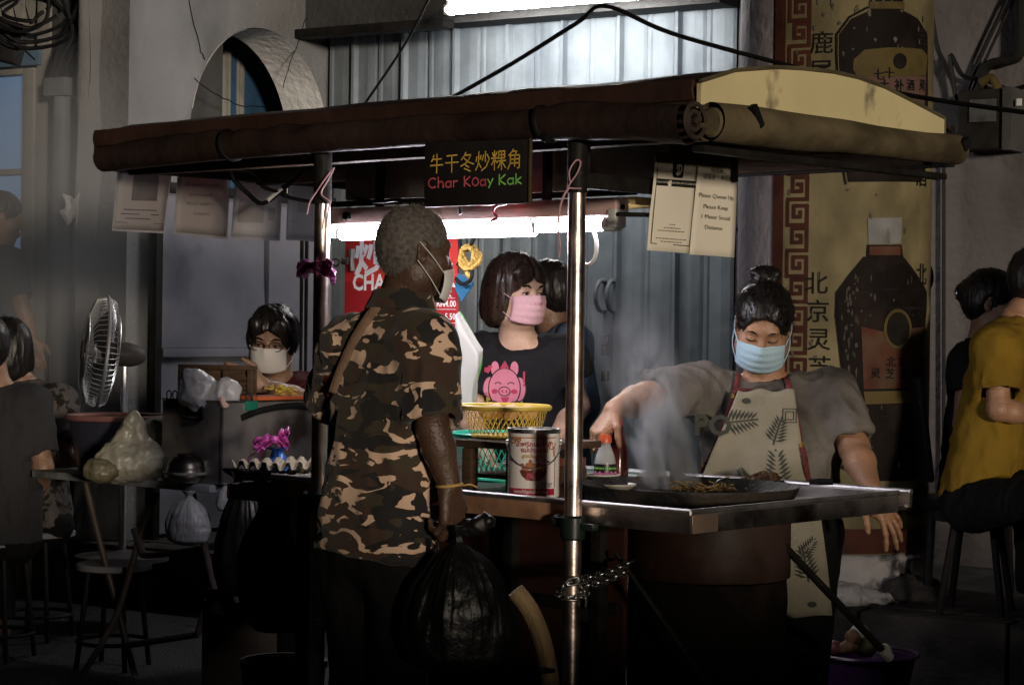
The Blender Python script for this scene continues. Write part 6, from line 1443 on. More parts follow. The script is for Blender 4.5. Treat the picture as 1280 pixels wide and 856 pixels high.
def person(label, J, skinm, shirt, trousers, h=.005, girth=1.0, belly=0.0, hem=None, sleeve=(.55, .55), sr=(.075, .068), arm=1.0, group=None, fold=None, collar=.07, hs=1.0, fat=0, legs=True, body_extra=None, shirt_extra=None, ears=True, slack=0):
    """J: joints in world coordinates. Returns the Empty and the body surface"""
    hip = V(J['hip']); base = (hip.x, hip.y, J.get('floor', 0)); t = thing('person', label, 'person', base, 0, group)
    f, r, u = hframe(J['hf'], J.get('hu', (0, 0, 1))); hc = V(J['head'])
    shR, shL, nk = V(J['shR']), V(J['shL']), V(J['neck']); rg = (shR-shL).normalized(); up = (nk-hip).normalized(); fw = up.cross(rg).normalized(); sw = (shR-shL).length/2
    S = SDF(h); head_sdf(S, hc, f, u, r, hs, ears, fat)
    S.cone(hc-u*.055*hs-f*.018*hs, nk+up*.0, .052*hs+fat*.5, .060+fat*.5, .03)
    top = nk+up*.005
    sdf_loft(S, hip-up*.06, top, rg, fw, [0, .2, .5, .8, .92, 1], [.135*girth, .13*girth, .12*girth, .13*girth, .10, .055], [.085*girth, .08*girth+belly*.5, .078*girth+belly*.6, .08*girth, .058, .045], .03)
    for q, sh in (('R', shR), ('L', shL)):
        el, wr = V(J['el'+q]), V(J['wr'+q]); S.cone(nk-up*.03+(sh-nk)*.2, sh-up*.012, .042, .044*min(arm, 1.1), .02); S.cone(sh-up*.012, el, .046*min(arm, 1.12), .041*arm, .015); S.cone(el, el.lerp(wr, .35), .040*arm, .041*arm, .015); S.cone(el.lerp(wr, .35), wr, .041*arm, .0275*arm**.5, .015)
        hd = J.get('hand'+q)
        if hd: hand_sdf(S, wr+V(hd['d']).normalized()*.005, **hd)
        else:
            d = (wr-el).normalized(); x_, y_, _ = basis(d); hand_sdf(S, wr, d, x_, y_, (.6, .6, .7, .7))
    if legs:
        for q in 'RL':
            hp = hip+rg*(.085*girth)*(1 if q == 'R' else -1)-up*.05; kn, an = V(J['kn'+q]), V(J['an'+q])
            S.cone(hp, kn, .082*girth, .055, .03); S.cone(kn, kn.lerp(an, .3), .054, .056, .02); S.cone(kn.lerp(an, .3), an, .056, .036, .02)
            ff = V(J.get('ff', fw)); ff.z = 0; ff.normalize(); S.cone(an-V((0, 0, .035)), an+ff*.13-V((0, 0, .055)), .036, .028, .02); S.cone(an+ff*.13-V((0, 0, .055)), an+ff*.18-V((0, 0, .06)), .028, .02, .02)
    if body_extra: body_extra(S)
    S.build('body', skinm, t, base)
    T = SDF(h); hm = V(J['hem']) if 'hem' in J else hip-up*.08
    L = (top-hm).length; a1 = 1-(.10/L); wS = sw+.022
    cw, cd_ = .165*girth+slack, .108*girth+slack
    sdf_loft(T, hm, top-up*.004, rg, fw, [0, .12, .45, max(.5, 1-.24/L), 1-.11/L, 1-.05/L, 1], [cw*1.03, cw*1.01, cw*.97+belly*.35, max(cw, wS*.93), wS*.90, wS*.66, collar], [cd_*1.06+belly*.9, cd_*1.03+belly, cd_*.98+belly*.9, cd_*1.0+belly*.2, cd_*.83, cd_*.68, collar*.93], .04)
    for q, sh, sl in (('R', shR, sleeve[0]), ('L', shL, sleeve[1])):
        el, wr = V(J['el'+q]), V(J['wr'+q]); T.cone(nk.lerp(sh, .35)-up*.040, sh-up*.014, .058, sr[0]*.90, .05)
        if sl <= 1: e = sh.lerp(el, sl); sdf_ccone(T, sh-up*.016, e, sr[0]*.96, sr[1], .05); sdf_ccone(T, e-(e-sh).normalized()*.012, e+(e-sh).normalized()*.02, sr[1]-.016, sr[1]-.012, .004, 's')
        else: e = el.lerp(wr, sl-1); T.cone(sh-up*.012, el, sr[0], sr[1], .03); sdf_ccone(T, el, e, sr[1], sr[1]*.85, .02)
    T.ell(nk+fw*.03+up*.025, (.068+fat, .06, .045), (rg, fw, up), .012, 's')
    if shirt_extra: shirt_extra(T)
    so_ = T.build('shirt', shirt, t, base, fold or folds(len(label), .009))
    if legs and trousers:
        Q = SDF(max(h, .007)); Q.ell(hip-up*.05, (.150*girth, .098*girth+belly*.5, .12), (rg, fw, up), .03)
        for q in 'RL':
            hp = hip+rg*(.085*girth)*(1 if q == 'R' else -1)-up*.05; kn, an = V(J['kn'+q]), V(J['an'+q]); end = J.get('cuff', .95)
            if end <= 0: sdf_ccone(Q, hp, kn.lerp(an, .62), .10*girth, .080, .03)
            else: Q.cone(hp, kn, .086*girth, .070, .03); sdf_ccone(Q, kn, kn.lerp(an, end), .072, .062, .02)
        Q.build('trousers', trousers, t, base, folds(len(label)+3, .008))
    return t, S, T, (f, r, u, hc, rg, up, fw, base)
def hair_cap(parent, c, f, r, u, at, m, s=1.0, th=.010, face=(.052, .10, .005), low=-.03, extra=None, amp=.003, gr=(60, 60, 14), name='hair', h=.004, strands=500, sl=.02, back=True):
    c = V(c); p = lambda x, y, z: c+r*(x*s)+f*(y*s)+u*(z*s); S = SDF(h); A = (r, f, u)
    S.ell(p(0, -.012, .037), ((.076+th)*s, (.097+th)*s, (.085+th)*s), A, .02)
    if back: S.ell(p(0, -.045, -.01), ((.068+th)*s, (.060+th*.7)*s, .075*s), A, .03)
    S.ell(p(0, face[1]+.012, -.035), (.074*s, .075*s, face[0]*s+.03), A, .012, 's'); S.ell(p(0, .06, -.11), (.1*s, .085*s, .09*s), A, .012, 's')
    for q in (-1, 1): S.ell(p(.085*q, .005, -.015), (.018*s, .026*s, .042*s), A, .01, 's')
    if extra: extra(S, p, A)
    o = S.build(name, m, parent, at, lambda v: amp*fbm(np.stack([(v-np.array(c))@np.array(q)*g for q, g in zip(A, gr)], 1), 2))
    if strands: hair_strands(S, strands, sl, m, o, at, 3)
    return S, o
def W3(px, py, Y): return P(px, py, Y)
# ------------------------------------------------------------------ customer in the camouflage shirt
Y = 5.0
J = dict(head=W3(519, 313, Y), hf=(.90, .42, -.10), hu=(.06, 0, 1), neck=W3(500, 385, Y+.01), shR=W3(534, 420, 4.92), shL=W3(438, 424, 5.08), elR=W3(541, 535, 4.86), wrR=W3(562, 606, 4.86), elL=W3(412, 510, 5.20), wrL=W3(452, 505, 5.42),
         hip=W3(470, 655, Y), hem=W3(468, 694, Y), knR=W3(500, 800, 4.97), knL=W3(448, 800, 5.05), anR=(-.28, 4.95, .08), anL=(-.38, 5.08, .08),
         handR=dict(d=(.10, .0, -1), n=(.75, -.66, 0), w=(.6, .7, .1), curl=(1.35, 1.4, 1.4, 1.4), s=1.0, thumb=(.9, .8)))
camo_m = camo()
cu, cS, cT, fr_ = person('man seen from behind in camouflage shirt holding a black plastic bag', J, sk_dark, camo_m, m_trou, .005, .95, .0, sleeve=(.92, .95), sr=(.066, .068), arm=.94, collar=.068, fold=folds(3, .012, (8, 8, 4), .004), hs=.85)
f, r, u, hc, rg, up, fw, base = fr_
hS, hO = hair_cap(cu, hc, f, r, u, base, m_hairgr, .85, .004, strands=0, amp=.0012)
hair_strands(hS, 3600, .009, mat('grey_rim_hair', (.20, .18, .16), .6, var=.3, vs=90), hO, base, 3, None, .0006)  # grey stray hairs, lightened to stand in for the rim light
# collar
cb_v = bvh_of(cT); mb = MB(); nkp = V(J['neck'])
def colr(uu, v): a = math.pi*2*(uu*.86+.07)+math.pi/2; d = rg*math.cos(a)+fw*math.sin(a); return nkp+d*(.066+.018*v)+up*(.040-.045*v)+fw*.004-V(base)
mb.grid(colr, 30, 5, .004); mb.build('collar', camo_m, cu)
mask_obj(cu, hc, f, u, r, m_paper, base, .85, .035, 1.02, False)
# sling strap and pouch lying on the back
def strap(parent, pts, wd, bvh, m, name, at, n, off=.006, up_=None):
    path = cr(pts, 8); L, R = [], []; last = None
    for i, p in enumerate(path):
        h, nn, _, _ = bvh.ray_cast(p-n*.5, n, 1.2)
        q = (h-n*off) if h is not None else (p if last is None else p+n*((last-p).dot(n))); last = q
        path[i] = q
    g = []
    for i, p in enumerate(path):
        d = (path[min(i+1, len(path)-1)]-path[max(i-1, 0)]).normalized(); sd = d.cross(n).normalized()*wd/2; g.append([tuple(p-sd-V(at)), tuple(p-V(at)-n*.001), tuple(p+sd-V(at))])
    return MB().sheet(np.array(g), .003).build(name, m, parent, angle=180)
vd = V((-.05, 1, -.02)).normalized()
m_strap = mat('tan_strap', (.20, .125, .085), .75, var=.2, vs=30, bump=.4, bs=200)
strap(cu, [W3(*q, Y) for q in ((512, 362), (492, 368), (468, 392), (446, 425), (430, 460), (418, 492))], .030, cb_v, m_strap, 'sling_strap', base, vd)
s_ = SDF(.005); q = W3(420, 478, 5.06); s_.ell(q, (.028, .02, .055), None, .01); s_.build('red_pouch', mat('red_pouch', (.16, .015, .015), .5, var=.2), cu, base)
# bracelet
wr = V(J['wrR']); d = V((.10, 0, -1)).normalized(); x_, y_, _ = basis(d); mb = MB(); mb.tube([wr+x_*.033*math.cos(t)+y_*.030*math.sin(t)-V(base) for t in np.linspace(0, 6.283, 25)[:-1]], .0035, 6, closed=True); mb.tube(cr([wr+V((.032, -.01, 0))-V(base), wr+V((.05, -.015, .003))-V(base), wr+V((.065, -.01, -.004))-V(base)], 5), .002, 5); mb.build('bracelet', mat('yellow_cord', (.5, .32, .10), .6), cu)
hp_ = V(J['wrR'])+V((.01, -.015, -.10))
kb = plastic_bag('shiny full black plastic bag hanging from the hand of the man in camouflage', V((hp_.x+.012, hp_.y-.005, hp_.z-.325)), .132, .335, m_kbag, 2.6, neck=.10, squash=.75, amp=.17, lumps=.10)
c = W3(600, 655, 4.84); s_ = SDF(.005); s_.ell((0, 0, 0), (.035, .02, .018), None, .01).ell((-.03, 0, -.012), (.03, .015, .014), None, .01).ell((.02, 0, .012), (.02, .014, .014), None, .01); s_.build('bag_knot', m_kbag, kb, (0, 0, 0), lambda v: .006*ridge(v*40)).location = c-V(kb.location)
# ------------------------------------------------------------------ the cook
Y = 6.35
J = dict(head=W3(954, 407, Y-.02), hf=(-.13, -.86, -.48), hu=(.03, -.48, .88), neck=W3(957, 474, Y+.03), shR=W3(874, 480, Y+.02), shL=W3(1041, 487, Y+.02), elR=W3(808, 497, 6.17), wrR=W3(768, 512, 5.98), elL=W3(1068, 560, 6.28), wrL=W3(1089, 612, 6.10),
         hip=W3(962, 640, Y+.05), hem=W3(960, 640, Y+.03), knR=(W3(945, 760, Y).x, Y, .46), knL=(W3(1000, 760, Y).x, Y, .46), anR=(W3(945, 760, Y).x, Y+.02, .08), anL=(W3(1003, 760, Y).x, Y+.02, .08), cuff=0,
         handR=dict(d=(-.55, -.35, -.75), n=(-.45, -.25, .82), w=(.35, -.9, .0), curl=(.95, 1.0, 1.05, 1.1), s=.98, thumb=(.7, .6)),
         handL=dict(d=(.50, -.05, -.80), n=(.55, -.75, .3), w=(-.80, -.4, -.3), curl=(.25, .2, .25, .3), s=.98, spread=.22, thumb=(.5, .2)))
m_grey = cloth('sweaty_grey_cotton', (.15, .137, .124), var=.3, vs=6, col2=(.055, .048, .042), c2t=(.46, .62), c2s=4.5)
def roll_(S): pass
ck, kS, kT, fr_ = person('woman cook in grey shirt, apron and blue mask leaning over the pan', J, sk_tan, m_grey, m_trou, .0045, 1.22, .035, sleeve=(.90, .86), sr=(.076, .070), arm=1.13, collar=.084, fold=folds(8, .019, (8, 8, 4.5), .005), hs=1.0, fat=.008)
f, r, u, hc, rg, up, fw, base = fr_
def bun(S, p, A):
    S.ell(p(.01, -.075, .125), (.042, .040, .034), A, .01); S.ell(p(.035, -.07, .140), (.02, .02, .016), A, .008); S.ell(p(-.02, -.08, .138), (.02, .02, .018), A, .008)
hS, hO = hair_cap(ck, hc, f, r, u, base, m_hair, 1.0, .010, (.078, .10, 0), extra=bun, amp=.0035, gr=(75, 16, 75), strands=700, sl=.03)
_bun = hc-f*.075+u*.11; m_strand = mat('hair_strand', (.014, .011, .010), .34, var=.6, vs=90, spec=.5); m_strandbr = mat('brown_hair_strand', (.040, .024, .017), .34, var=.6, vs=90, spec=.5)
lay_strands(hS, 3600, .09, m_strand, hO, base, lambda p: (_bun-p).normalized(), 2, .0008, 7, .0024)
face_marks(ck, hc, f, u, r, base, m_hair, 1.0, True, .0032)
m_mblue = mat('light_blue_mask', (.42, .60, .72), .75, var=.05, vs=8, bump=.2, bs=150)
mask_obj(ck, hc, f, u, r, m_mblue, base, 1.02, .004, 1.06)
# apron: pressed onto the shirt, straps, prints
m_apron = cloth('apron_cotton', (.28, .258, .20), var=.16, vs=5, col2=(.15, .135, .10), c2t=(.5, .75), c2s=4); m_apred = cloth('apron_binding', (.12, .03, .03), var=.5, vs=40, col2=(.28, .18, .03), c2t=(.6, .64), c2s=30)
bv = bvh_of(kT); m_print = cloth('apron_print', (.055, .06, .05))
fd_ = V((-.04, 1, -.02)).normalized()
lft = [(487, 915), (520, 902), (560, 884), (600, 868), (640, 866), (700, 868), (760, 872)]; rgt = [(490, 984), (520, 988), (560, 994), (600, 1002), (640, 1016), (700, 1024), (762, 1030)]
g = []; last = None
for i in range(33):
    t = i/32; yy = 487+(763-487)*t; a = np.interp(yy, [q[0] for q in lft], [q[1] for q in lft]); b = np.interp(yy, [q[0] for q in rgt], [q[1] for q in rgt]); row = []
    for j in range(25):
        px = a+(b-a)*j/24; p = W3(px, yy+2*math.sin(j*.5), Y); h, nn, _, _ = bv.ray_cast(p-fd_*.6, fd_, 1.4)
        d = ((h-p).dot(fd_) if h is not None else None); row.append((p, d))
    g.append(row)
dep = np.array([[np.nan if q[1] is None else q[1] for q in row] for row in g])
for j in range(25):
    col_ = dep[:, j]; ok = ~np.isnan(col_); dep[:, j] = np.interp(np.arange(33), np.arange(33)[ok], col_[ok]) if ok.any() else -.12
for _ in range(3): dep[1:-1, 1:-1] = (dep[1:-1, 1:-1]*2+dep[:-2, 1:-1]+dep[2:, 1:-1]+dep[1:-1, :-2]+dep[1:-1, 2:])/6
pts = np.array([[tuple(g[i][j][0]+fd_*(min(dep[i, j], -.115)-.014-.006*math.sin(j*.7+i*.12)*min(1, i/10)*(i/32))-V(base)) for j in range(25)] for i in range(33)])
apv = MB().sheet(pts, .003); ap = apv.build('apron', m_apron, ck, angle=180)
abv = BVHTree.FromPolygons([V(q)+V(base) for q in apv.v], apv.f)
def on_apron(vf, px, py, s): 
    o = W3(px, py, Y); v = []
    for x, z in vf[0]:
        p = o+V((x*s, 0, z*s)); h, nn, _, _ = abv.ray_cast(p-fd_*.6, fd_, 1.2)
        if h is None: h = p+fd_*-.13
        v.append(tuple(h-fd_*.0025-V(base)))
    return v, vf[1]
def fern(ang, n=7):
    out = [strokes2d([[(0, 0), (0, 1)]], .05)]
    for i in range(n):
        z = .12+.8*i/n; l = .42*(1-.55*i/n)
        for s in (-1, 1): out.append(poly2d([(s*.02, z), (s*l*.5, z+.03), (s*l, z+.20), (s*l*.55, z+.15)]))
    v, fc = join2d(out); c_, s_ = math.cos(ang), math.sin(ang); return [(x*c_-z*s_, x*s_+z*c_) for x, z in v], fc
for px, py, s, a in ((898, 527, .10, -1.45), (958, 553, .085, -.3), (962, 605, .11, .05), (1000, 720, .10, .2), (990, 690, .07, -.7), (925, 600, .05, .5)): MB().add(*on_apron(fern(a), px, py, s)).build('apron_print', m_print, ap, smooth=False)
for px, py in ((925, 500), (1004, 748), (912, 595)): MB().add(*on_apron(poly2d(circ(0, 0, .014, .009, 10)), px, py, 1)).build('apron_print', m_print, ap, smooth=False)
for rr in (.012, .02): MB().add(*on_apron(strokes2d([[(x, z) for x, z in ((-rr, -rr), (rr, -rr), (rr, rr), (-rr, rr), (-rr, -rr))]], .003), 978, 518, 1)).build('apron_print', m_print, ap, smooth=False)
mb = MB(); mb.add(*on_apron(text2d('PO', 1, .03), 884, 531, .085)); mb.build('shirt_lettering', m_print, ck, smooth=False)
for pts_ in (((922, 466), (917, 486), (905, 520), (893, 550), (880, 580), (872, 602)), ((979, 462), (982, 488), (988, 520), (992, 552), (998, 585), (1004, 602))):
    strap(ck, [W3(*q, Y) for q in pts_], .017, bv, m_apred, 'apron_strap', base, fd_, .018)
strap(ck, [W3(*q, Y) for q in ((914, 486), (935, 488), (960, 492), (984, 491))], .014, bv, m_apred, 'apron_binding', base, fd_, .020)
# sauce bottles at her hand
bp_ = W3(757, 556, 5.90); z0 = .842
bt = thing('sauce_bottle', 'small sauce bottle with orange cap and black label gripped by the cook', 'bottle', (bp_.x, bp_.y, z0)); hz = bp_.z-z0+.03
MB().lathe([(0, 0), (.029, 0), (.031, .006), (.031, hz*.52), (.026, hz*.66), (.014, hz*.84), (.013, hz*.93), (0, hz*.93)], 28).build('body', mat('grey_glass_bottle', (.35, .36, .36), .18, var=.2, vs=20, coat=.5), bt)
MB().lathe([(.0315, hz*.18), (.0318, hz*.2), (.0318, hz*.5), (.0315, hz*.52)], 28).build('label', mat('black_label', (.012, .012, .012), .4), bt); MB().lathe([(.016, hz*.86), (.018, hz*.87), (.018, hz*.93), (.014, hz*1.0), (0, hz*1.0)], 20).build('cap', mat('orange_cap', (.60, .10, .04), .35), bt)
fa = math.atan2(-bp_.x, bp_.y); mb1, mb2 = MB(), MB(); rq = random.Random(2)
for i in range(15):
    a = -1.2+2.4*i/14; zz = hz*(.35+.02*math.sin(i*2)); mb1.tube([(.032*math.sin(a+.06*math.cos(t)-fa*0), -.032*math.cos(a+.06*math.cos(t)), zz+.006*math.sin(t)) for t in np.linspace(0, 6.28, 9)], .0014, 4)
    for z_ in (.25, .45): b = a+rq.uniform(-.05, .05); mb2.box((.0322*math.sin(b), -.0322*math.cos(b), hz*z_), (.004, .003, .005), Matrix.Rotation(b, 3, 'Z'))
mb1.build('label_flowers', mat('label_pink', (.6, .2, .4), .5), bt); mb2.build('label_leaves', mat('label_green', (.2, .5, .1), .5), bt, smooth=False)
bp2 = W3(773, 556, 5.97); t = thing('chilli_bottle', 'translucent red chilli sauce bottle standing behind the gripped sauce bottle', 'bottle', (bp2.x, bp2.y, z0)); hz = W3(773, 530, 5.97).z-z0
MB().lathe([(0, 0), (.030, 0), (.031, .005), (.030, hz*.6), (.016, hz*.9), (.012, hz), (0, hz)], 24).build('body', mat('red_translucent', (.20, .03, .03), .2, var=.2, trans=.3, coat=.4), t); MB().lathe([(.013, hz*.97), (.013, hz*1.05), (.006, hz*1.15), (0, hz*1.15)], 16).build('nozzle', m_redchalk, t)
# ------------------------------------------------------------------ woman in the black printed shirt
Y = 6.95
J = dict(head=W3(645, 364, Y), hf=(.64, -.75, -.10), neck=W3(648, 424, Y+.02), shR=W3(604, 442, Y+.02), shL=W3(706, 444, Y), elR=W3(590, 530, Y-.05), wrR=W3(612, 580, Y-.25), elL=W3(722, 508, Y+.02), wrL=W3(690, 560, Y-.2), hip=W3(656, 610, Y+.05), hem=W3(655, 640, Y+.04),
         knR=(W3(635, 700, Y).x, Y, .47), knL=(W3(680, 700, Y).x, Y, .47), anR=(W3(635, 700, Y).x, Y+.05, .08), anL=(W3(680, 700, Y).x, Y+.05, .08))
m_tee = cloth('black_cotton', (.010, .010, .012), bump=.3)
wm, wS, wT, fr_ = person('woman in black pig print shirt and pink mask behind the yellow basket', J, sk_light, m_tee, m_trou, .0045, 1.02, .01, sleeve=(.62, .45), sr=(.078, .074), arm=1.0, collar=.085, fold=folds(5, .009, (8, 8, 5)), hs=1.0, slack=.012, shirt_extra=lambda T: T.ell(W3(650, 426, Y-.09), (.078, .10, .040), None, .02, 's'))
f, r, u, hc, rg, up, fw, base = fr_
def bob(S, p, A):
    for q in (-1, 1):
        S.ell(p(.068*q, .000, -.030), (.021, .048, .075), A, .02); S.ell(p(.062*q, -.035, -.055), (.026, .05, .065), A, .02)
    S.ell(p(0, -.070, -.045), (.075, .045, .085), A, .03); S.ell(p(0, .145, -.065), (.052, .10, .12), A, .012, 's')
    S.ell(p(.045, .078, .066), (.035, .018, .026), A, .015); S.ell(p(.0, .125, .022), (.052, .05, .050), A, .01, 's')
hS, hO = hair_cap(wm, hc, f, r, u, base, m_hairbr, 1.0, .010, (.04, .10, 0), extra=bob, amp=.0045, gr=(60, 60, 10), strands=500, sl=.02)
_cr = hc+u*.12-f*.01+r*.01
lay_strands(hS, 4200, .12, m_strandbr, hO, base, lambda p: (V((0, 0, -1))+((p-_cr)-u*(p-_cr).dot(u)).normalized()*.35), 4, .0008, 7, .0026)
face_marks(wm, hc, f, u, r, base, m_hair, 1.0, False)
m_mpink = mat('pink_mask', (.66, .40, .46), .75, var=.05, vs=8, bump=.2, bs=150); mo = mask_obj(wm, hc, f, u, r, m_mpink, base, 1.0, 0, 1.04)
bm_ = BVHTree.FromPolygons([V(q.co)+V(base) for q in mo.data.vertices], [list(q.vertices) for q in mo.data.polygons]); v2 = text2d('LOVE', .014, .0); mb = MB(); q = MB(); project2d(q, v2, hc+f*.13-u*.030+r*-.0, -r, u, bm_, .0015); q.v = [tuple(V(a)-V(base)) for a in q.v]; q.build('mask_lettering', mat('mask_ink', (.5, .15, .25), .6), mo, smooth=False)
# plain cartoon pig print on the shirt
wb_ = bvh_of(wT); sx_, sz_ = V((1, 0, 0)), V((0, 0, 1)); po = W3(631, 480, Y); S1 = 1/376
def pr(nm, polys, m, off): 
    for vf in polys:
        q = MB(); project2d(q, cut2d(*vf, .02), po, sx_, sz_, wb_, off)
        q.v = [tuple(V(a)-V(base)) for a in q.v]; q.build(nm, m, wm, smooth=False)
el_ = lambda x, y, a, b=None, n=22: poly2d([(X*S1, Z*S1) for X, Z in circ(x, y, a, b, n)])
st_ = lambda lines, w_: strokes2d([[(x*S1, z*S1) for x, z in ln] for ln in lines], w_*S1)
m_pig = cloth('print_pink', (.60, .20, .28), bump=.1); m_pigd = cloth('print_rose', (.42, .05, .10), bump=.1); m_pigy = cloth('print_yellow', (.45, .34, .08), bump=.1)
pr('print_pot', [poly2d([(x*S1, z*S1) for x, z in ((-25, -8), (-22, -24), (-14, -32), (14, -32), (22, -24), (25, -8))])], m_pigy, .0022)
pr('pig_print', [el_(0, -4, 19, 24), el_(-17, -5, 9, 15), el_(17, -5, 9, 15), el_(-12, 20, 5, 9), el_(12, 20, 5, 9)], m_pig, .0036)
pr('pig_outline', [st_([circ(0, -4, 19.6, 24.6, 26)+[(19.6, -4)]], 1.3), st_([circ(-18, -5, 9, 15, 18, 1.3, 5.0)], 1.2), st_([circ(18, -5, 9, 15, 18, -1.9, 1.85)], 1.2), st_([circ(0, -8, 7, 5.5, 16)+[(7, -8)]], 1.1), st_([circ(-8, 0, 4, 3, 8, .3, 2.8)], 1.1), st_([circ(8, 0, 4, 3, 8, .3, 2.8)], 1.1), st_([circ(-14, -24, 7, 4, 10, 0, 3.1)], 1.1), st_([circ(14, -24, 7, 4, 10, 0, 3.1)], 1.1)], m_ink, .0050)
pr('pig_blush', [el_(-12, -8, 4, 3), el_(12, -8, 4, 3), el_(-2.5, -8, 1.2, 2), el_(2.5, -8, 1.2, 2), poly2d([(x*S1, z*S1) for x, z in ((-5, -15), (6, -15), (3, -22), (-1, -22))]), poly2d([(x*S1, z*S1) for x, z in ((0, 30), (6, 20), (-6, 20))]), poly2d([(x*S1, z*S1) for x, z in ((-20, 14), (-15, 22), (-19, 24), (-22, 21), (-25, 21), (-25, 16))]), st_([[(24, 16), (24, 4)]], 2.5), el_(24, 0, 1.5)], m_pigd, .0052)
# ------------------------------------------------------------------ man in a pale blue shirt behind her
Y = 7.75
J = dict(head=W3(683, 366, Y), hf=(-.75, .55, -.05), neck=W3(692, 412, Y), shR=W3(664, 425, Y+.14), shL=W3(716, 424, Y-.10), elR=W3(655, 500, Y+.2), wrR=W3(640, 530, Y+.3), elL=W3(726, 505, Y-.12), wrL=W3(700, 560, Y-.05), hip=W3(695, 570, Y), hem=W3(695, 600, Y), knR=(W3(690, 600, Y).x, Y, .74), knL=(W3(700, 600, Y).x, Y, .74), anR=(W3(690, 600, Y).x, Y+.05, KZ+.08), anL=(W3(700, 600, Y).x, Y, KZ+.08), floor=KZ)
bm2, bS, bT, fr_ = person('man in a blue shirt turned away behind the woman in black', J, sk_mid, cloth('pale_blue_cotton', (.13, .20, .31)), m_trou, .007, .95, sleeve=(.9, 1.5), sr=(.075, .068), hs=.98, fold=folds(4, .010))
f, r, u, hc, rg, up, fw, base = fr_; hair_cap(bm2, hc, f, r, u, base, m_hair, .98, .007, strands=300, sl=.006)
# ------------------------------------------------------------------ seated man with glasses and white mask
Y = 8.0
J = dict(head=W3(341, 425, Y), hf=(-.10, -.97, -.22), hu=(.05, -.2, 1), neck=W3(346, 472, Y+.05), shR=W3(305, 486, Y+.08), shL=W3(388, 486, Y+.08), elR=W3(290, 530, Y-.10), wrR=W3(305, 525, Y-.25), elL=W3(386, 503, Y-.06), wrL=W3(328, 481, Y-.18), hip=(W3(348, 500, Y).x, Y+.12, .50), hem=(W3(348, 500, Y).x, Y+.12, .46), knR=(W3(320, 500, Y).x, Y-.25, .52), knL=(W3(370, 500, Y).x, Y-.25, .52), anR=(W3(320, 500, Y).x, Y-.2, .08), anL=(W3(370, 500, Y).x, Y-.2, .08))
sm, sS, sT, fr_ = person('seated man with glasses and white mask leaning behind the steel box', J, sk_mid, cloth('maroon_cotton', (.07, .012, .018)), m_trou, .006, 1.05, .01, sleeve=(.75, .75), hs=1.02, fold=folds(6, .010))
f, r, u, hc, rg, up, fw, base = fr_
def mop(S, p, A):
    for q in (-1, 1): S.ell(p(.074*q, .0, .0), (.02, .05, .05), A, .02)
    S.ell(p(-.045, .075, .072), (.03, .02, .03), A, .015); S.ell(p(.05, .07, .072), (.03, .02, .03), A, .015)
hS, hO = hair_cap(sm, hc, f, r, u, base, m_hair, 1.02, .014, (.062, .10, 0), extra=mop, amp=.005, gr=(50, 50, 14), strands=400, sl=.02, h=.005)
_cs = hc+u*.12
lay_strands(hS, 1500, .09, m_strand, hO, base, lambda p: (V((0, 0, -1))+((p-_cs)-u*(p-_cs).dot(u)).normalized()*.4), 6, .0014)
face_marks(sm, hc, f, u, r, base, m_hair, 1.02, False, glasses=True)
mask_obj(sm, hc, f, u, r, mat('white_mask', (.60, .57, .54), .8, var=.05, bump=.2, bs=120), base, 1.02, .002, 1.04, False)
stool('stool hidden under the seated man behind the loaded table', 348, 640, 8.12, 45)
# ------------------------------------------------------------------ people at the edges
def sit(label, head, hf, Y, neck, shR, shL, elR, wrR, elL, wrL, hipz, hipx, kd, skinm, shirtm, sleeve=(.6, .6), girth=1.0, hs=1.0, hairm=None, hx=None, floor=0, hfwd=(0, 0), th=.012, dY=(0, 0), fold=None, sr=(.078, .072)):
    J = dict(head=W3(*head, Y+hfwd[0]), hf=hf, neck=W3(*neck, Y), shR=W3(*shR, Y+dY[0]), shL=W3(*shL, Y+dY[1]), elR=W3(*elR, Y+dY[0]-.05), wrR=W3(*wrR, Y+dY[0]+hfwd[1]), elL=W3(*elL, Y+dY[1]-.05), wrL=W3(*wrL, Y+dY[1]+hfwd[1]), hip=(hipx, Y+.0, hipz+.06), hem=(hipx, Y, hipz+.0), floor=floor)
    for q, s in (('R', 1), ('L', -1)):
        off = V((dY[0]-dY[1], 0, 0)); hp = V((hipx, Y, 0))+V((0, 1, 0))*(dY[0 if q == 'R' else 1]); kx = hp+V((kd[0], kd[1], 0)); J['kn'+q] = (kx.x, kx.y, hipz+.06); J['an'+q] = (kx.x+.03, kx.y, floor+.08)
    J['ff'] = (kd[0], kd[1], 0)
    t, S, T, fr = person(label, J, skinm, shirtm, m_trou, .007, girth, .01, sleeve=sleeve, hs=hs, fold=fold or folds(len(label), .011), sr=sr)
    f, r, u, hc, rg, up, fw, base = fr; hair_cap(t, hc, f, r, u, base, hairm or m_hair, hs, th, extra=hx, strands=350, sl=.02, h=.006)
    return t, fr, J
def ponytail(S, p, A): S.ell(p(0, -.11, .03), (.035, .035, .04), A, .015)
def longhair(S, p, A):
    for q in (-1, 1): S.ell(p(.066*q, -.02, -.05), (.03, .06, .075), A, .02)
    S.ell(p(0, -.06, -.05), (.078, .05, .09), A, .03)
m_charc = cloth('charcoal_cotton', (.03, .03, .033)); m_pat = cloth('dim_patterned_cotton', (.09, .08, .075), var=.3, col2=(.015, .013, .012), c2t=(.52, .58), c2s=22)
x = W3(-6, 600, 8.1).x
tA, _, _ = sit('person in a dark grey shirt seated with back turned nearest the table', (-16, 436), (-.15, .98, 0), 8.1, (-4, 482), (40, 502), (-52, 502), (54, 585), (40, 630), (-70, 590), (-40, 640), .46, x, (-.10, .35), sk_mid, m_charc, (.8, .8), 1.1, dY=(0, .06), hfwd=(0, .2))
x = W3(45, 600, 8.65).x
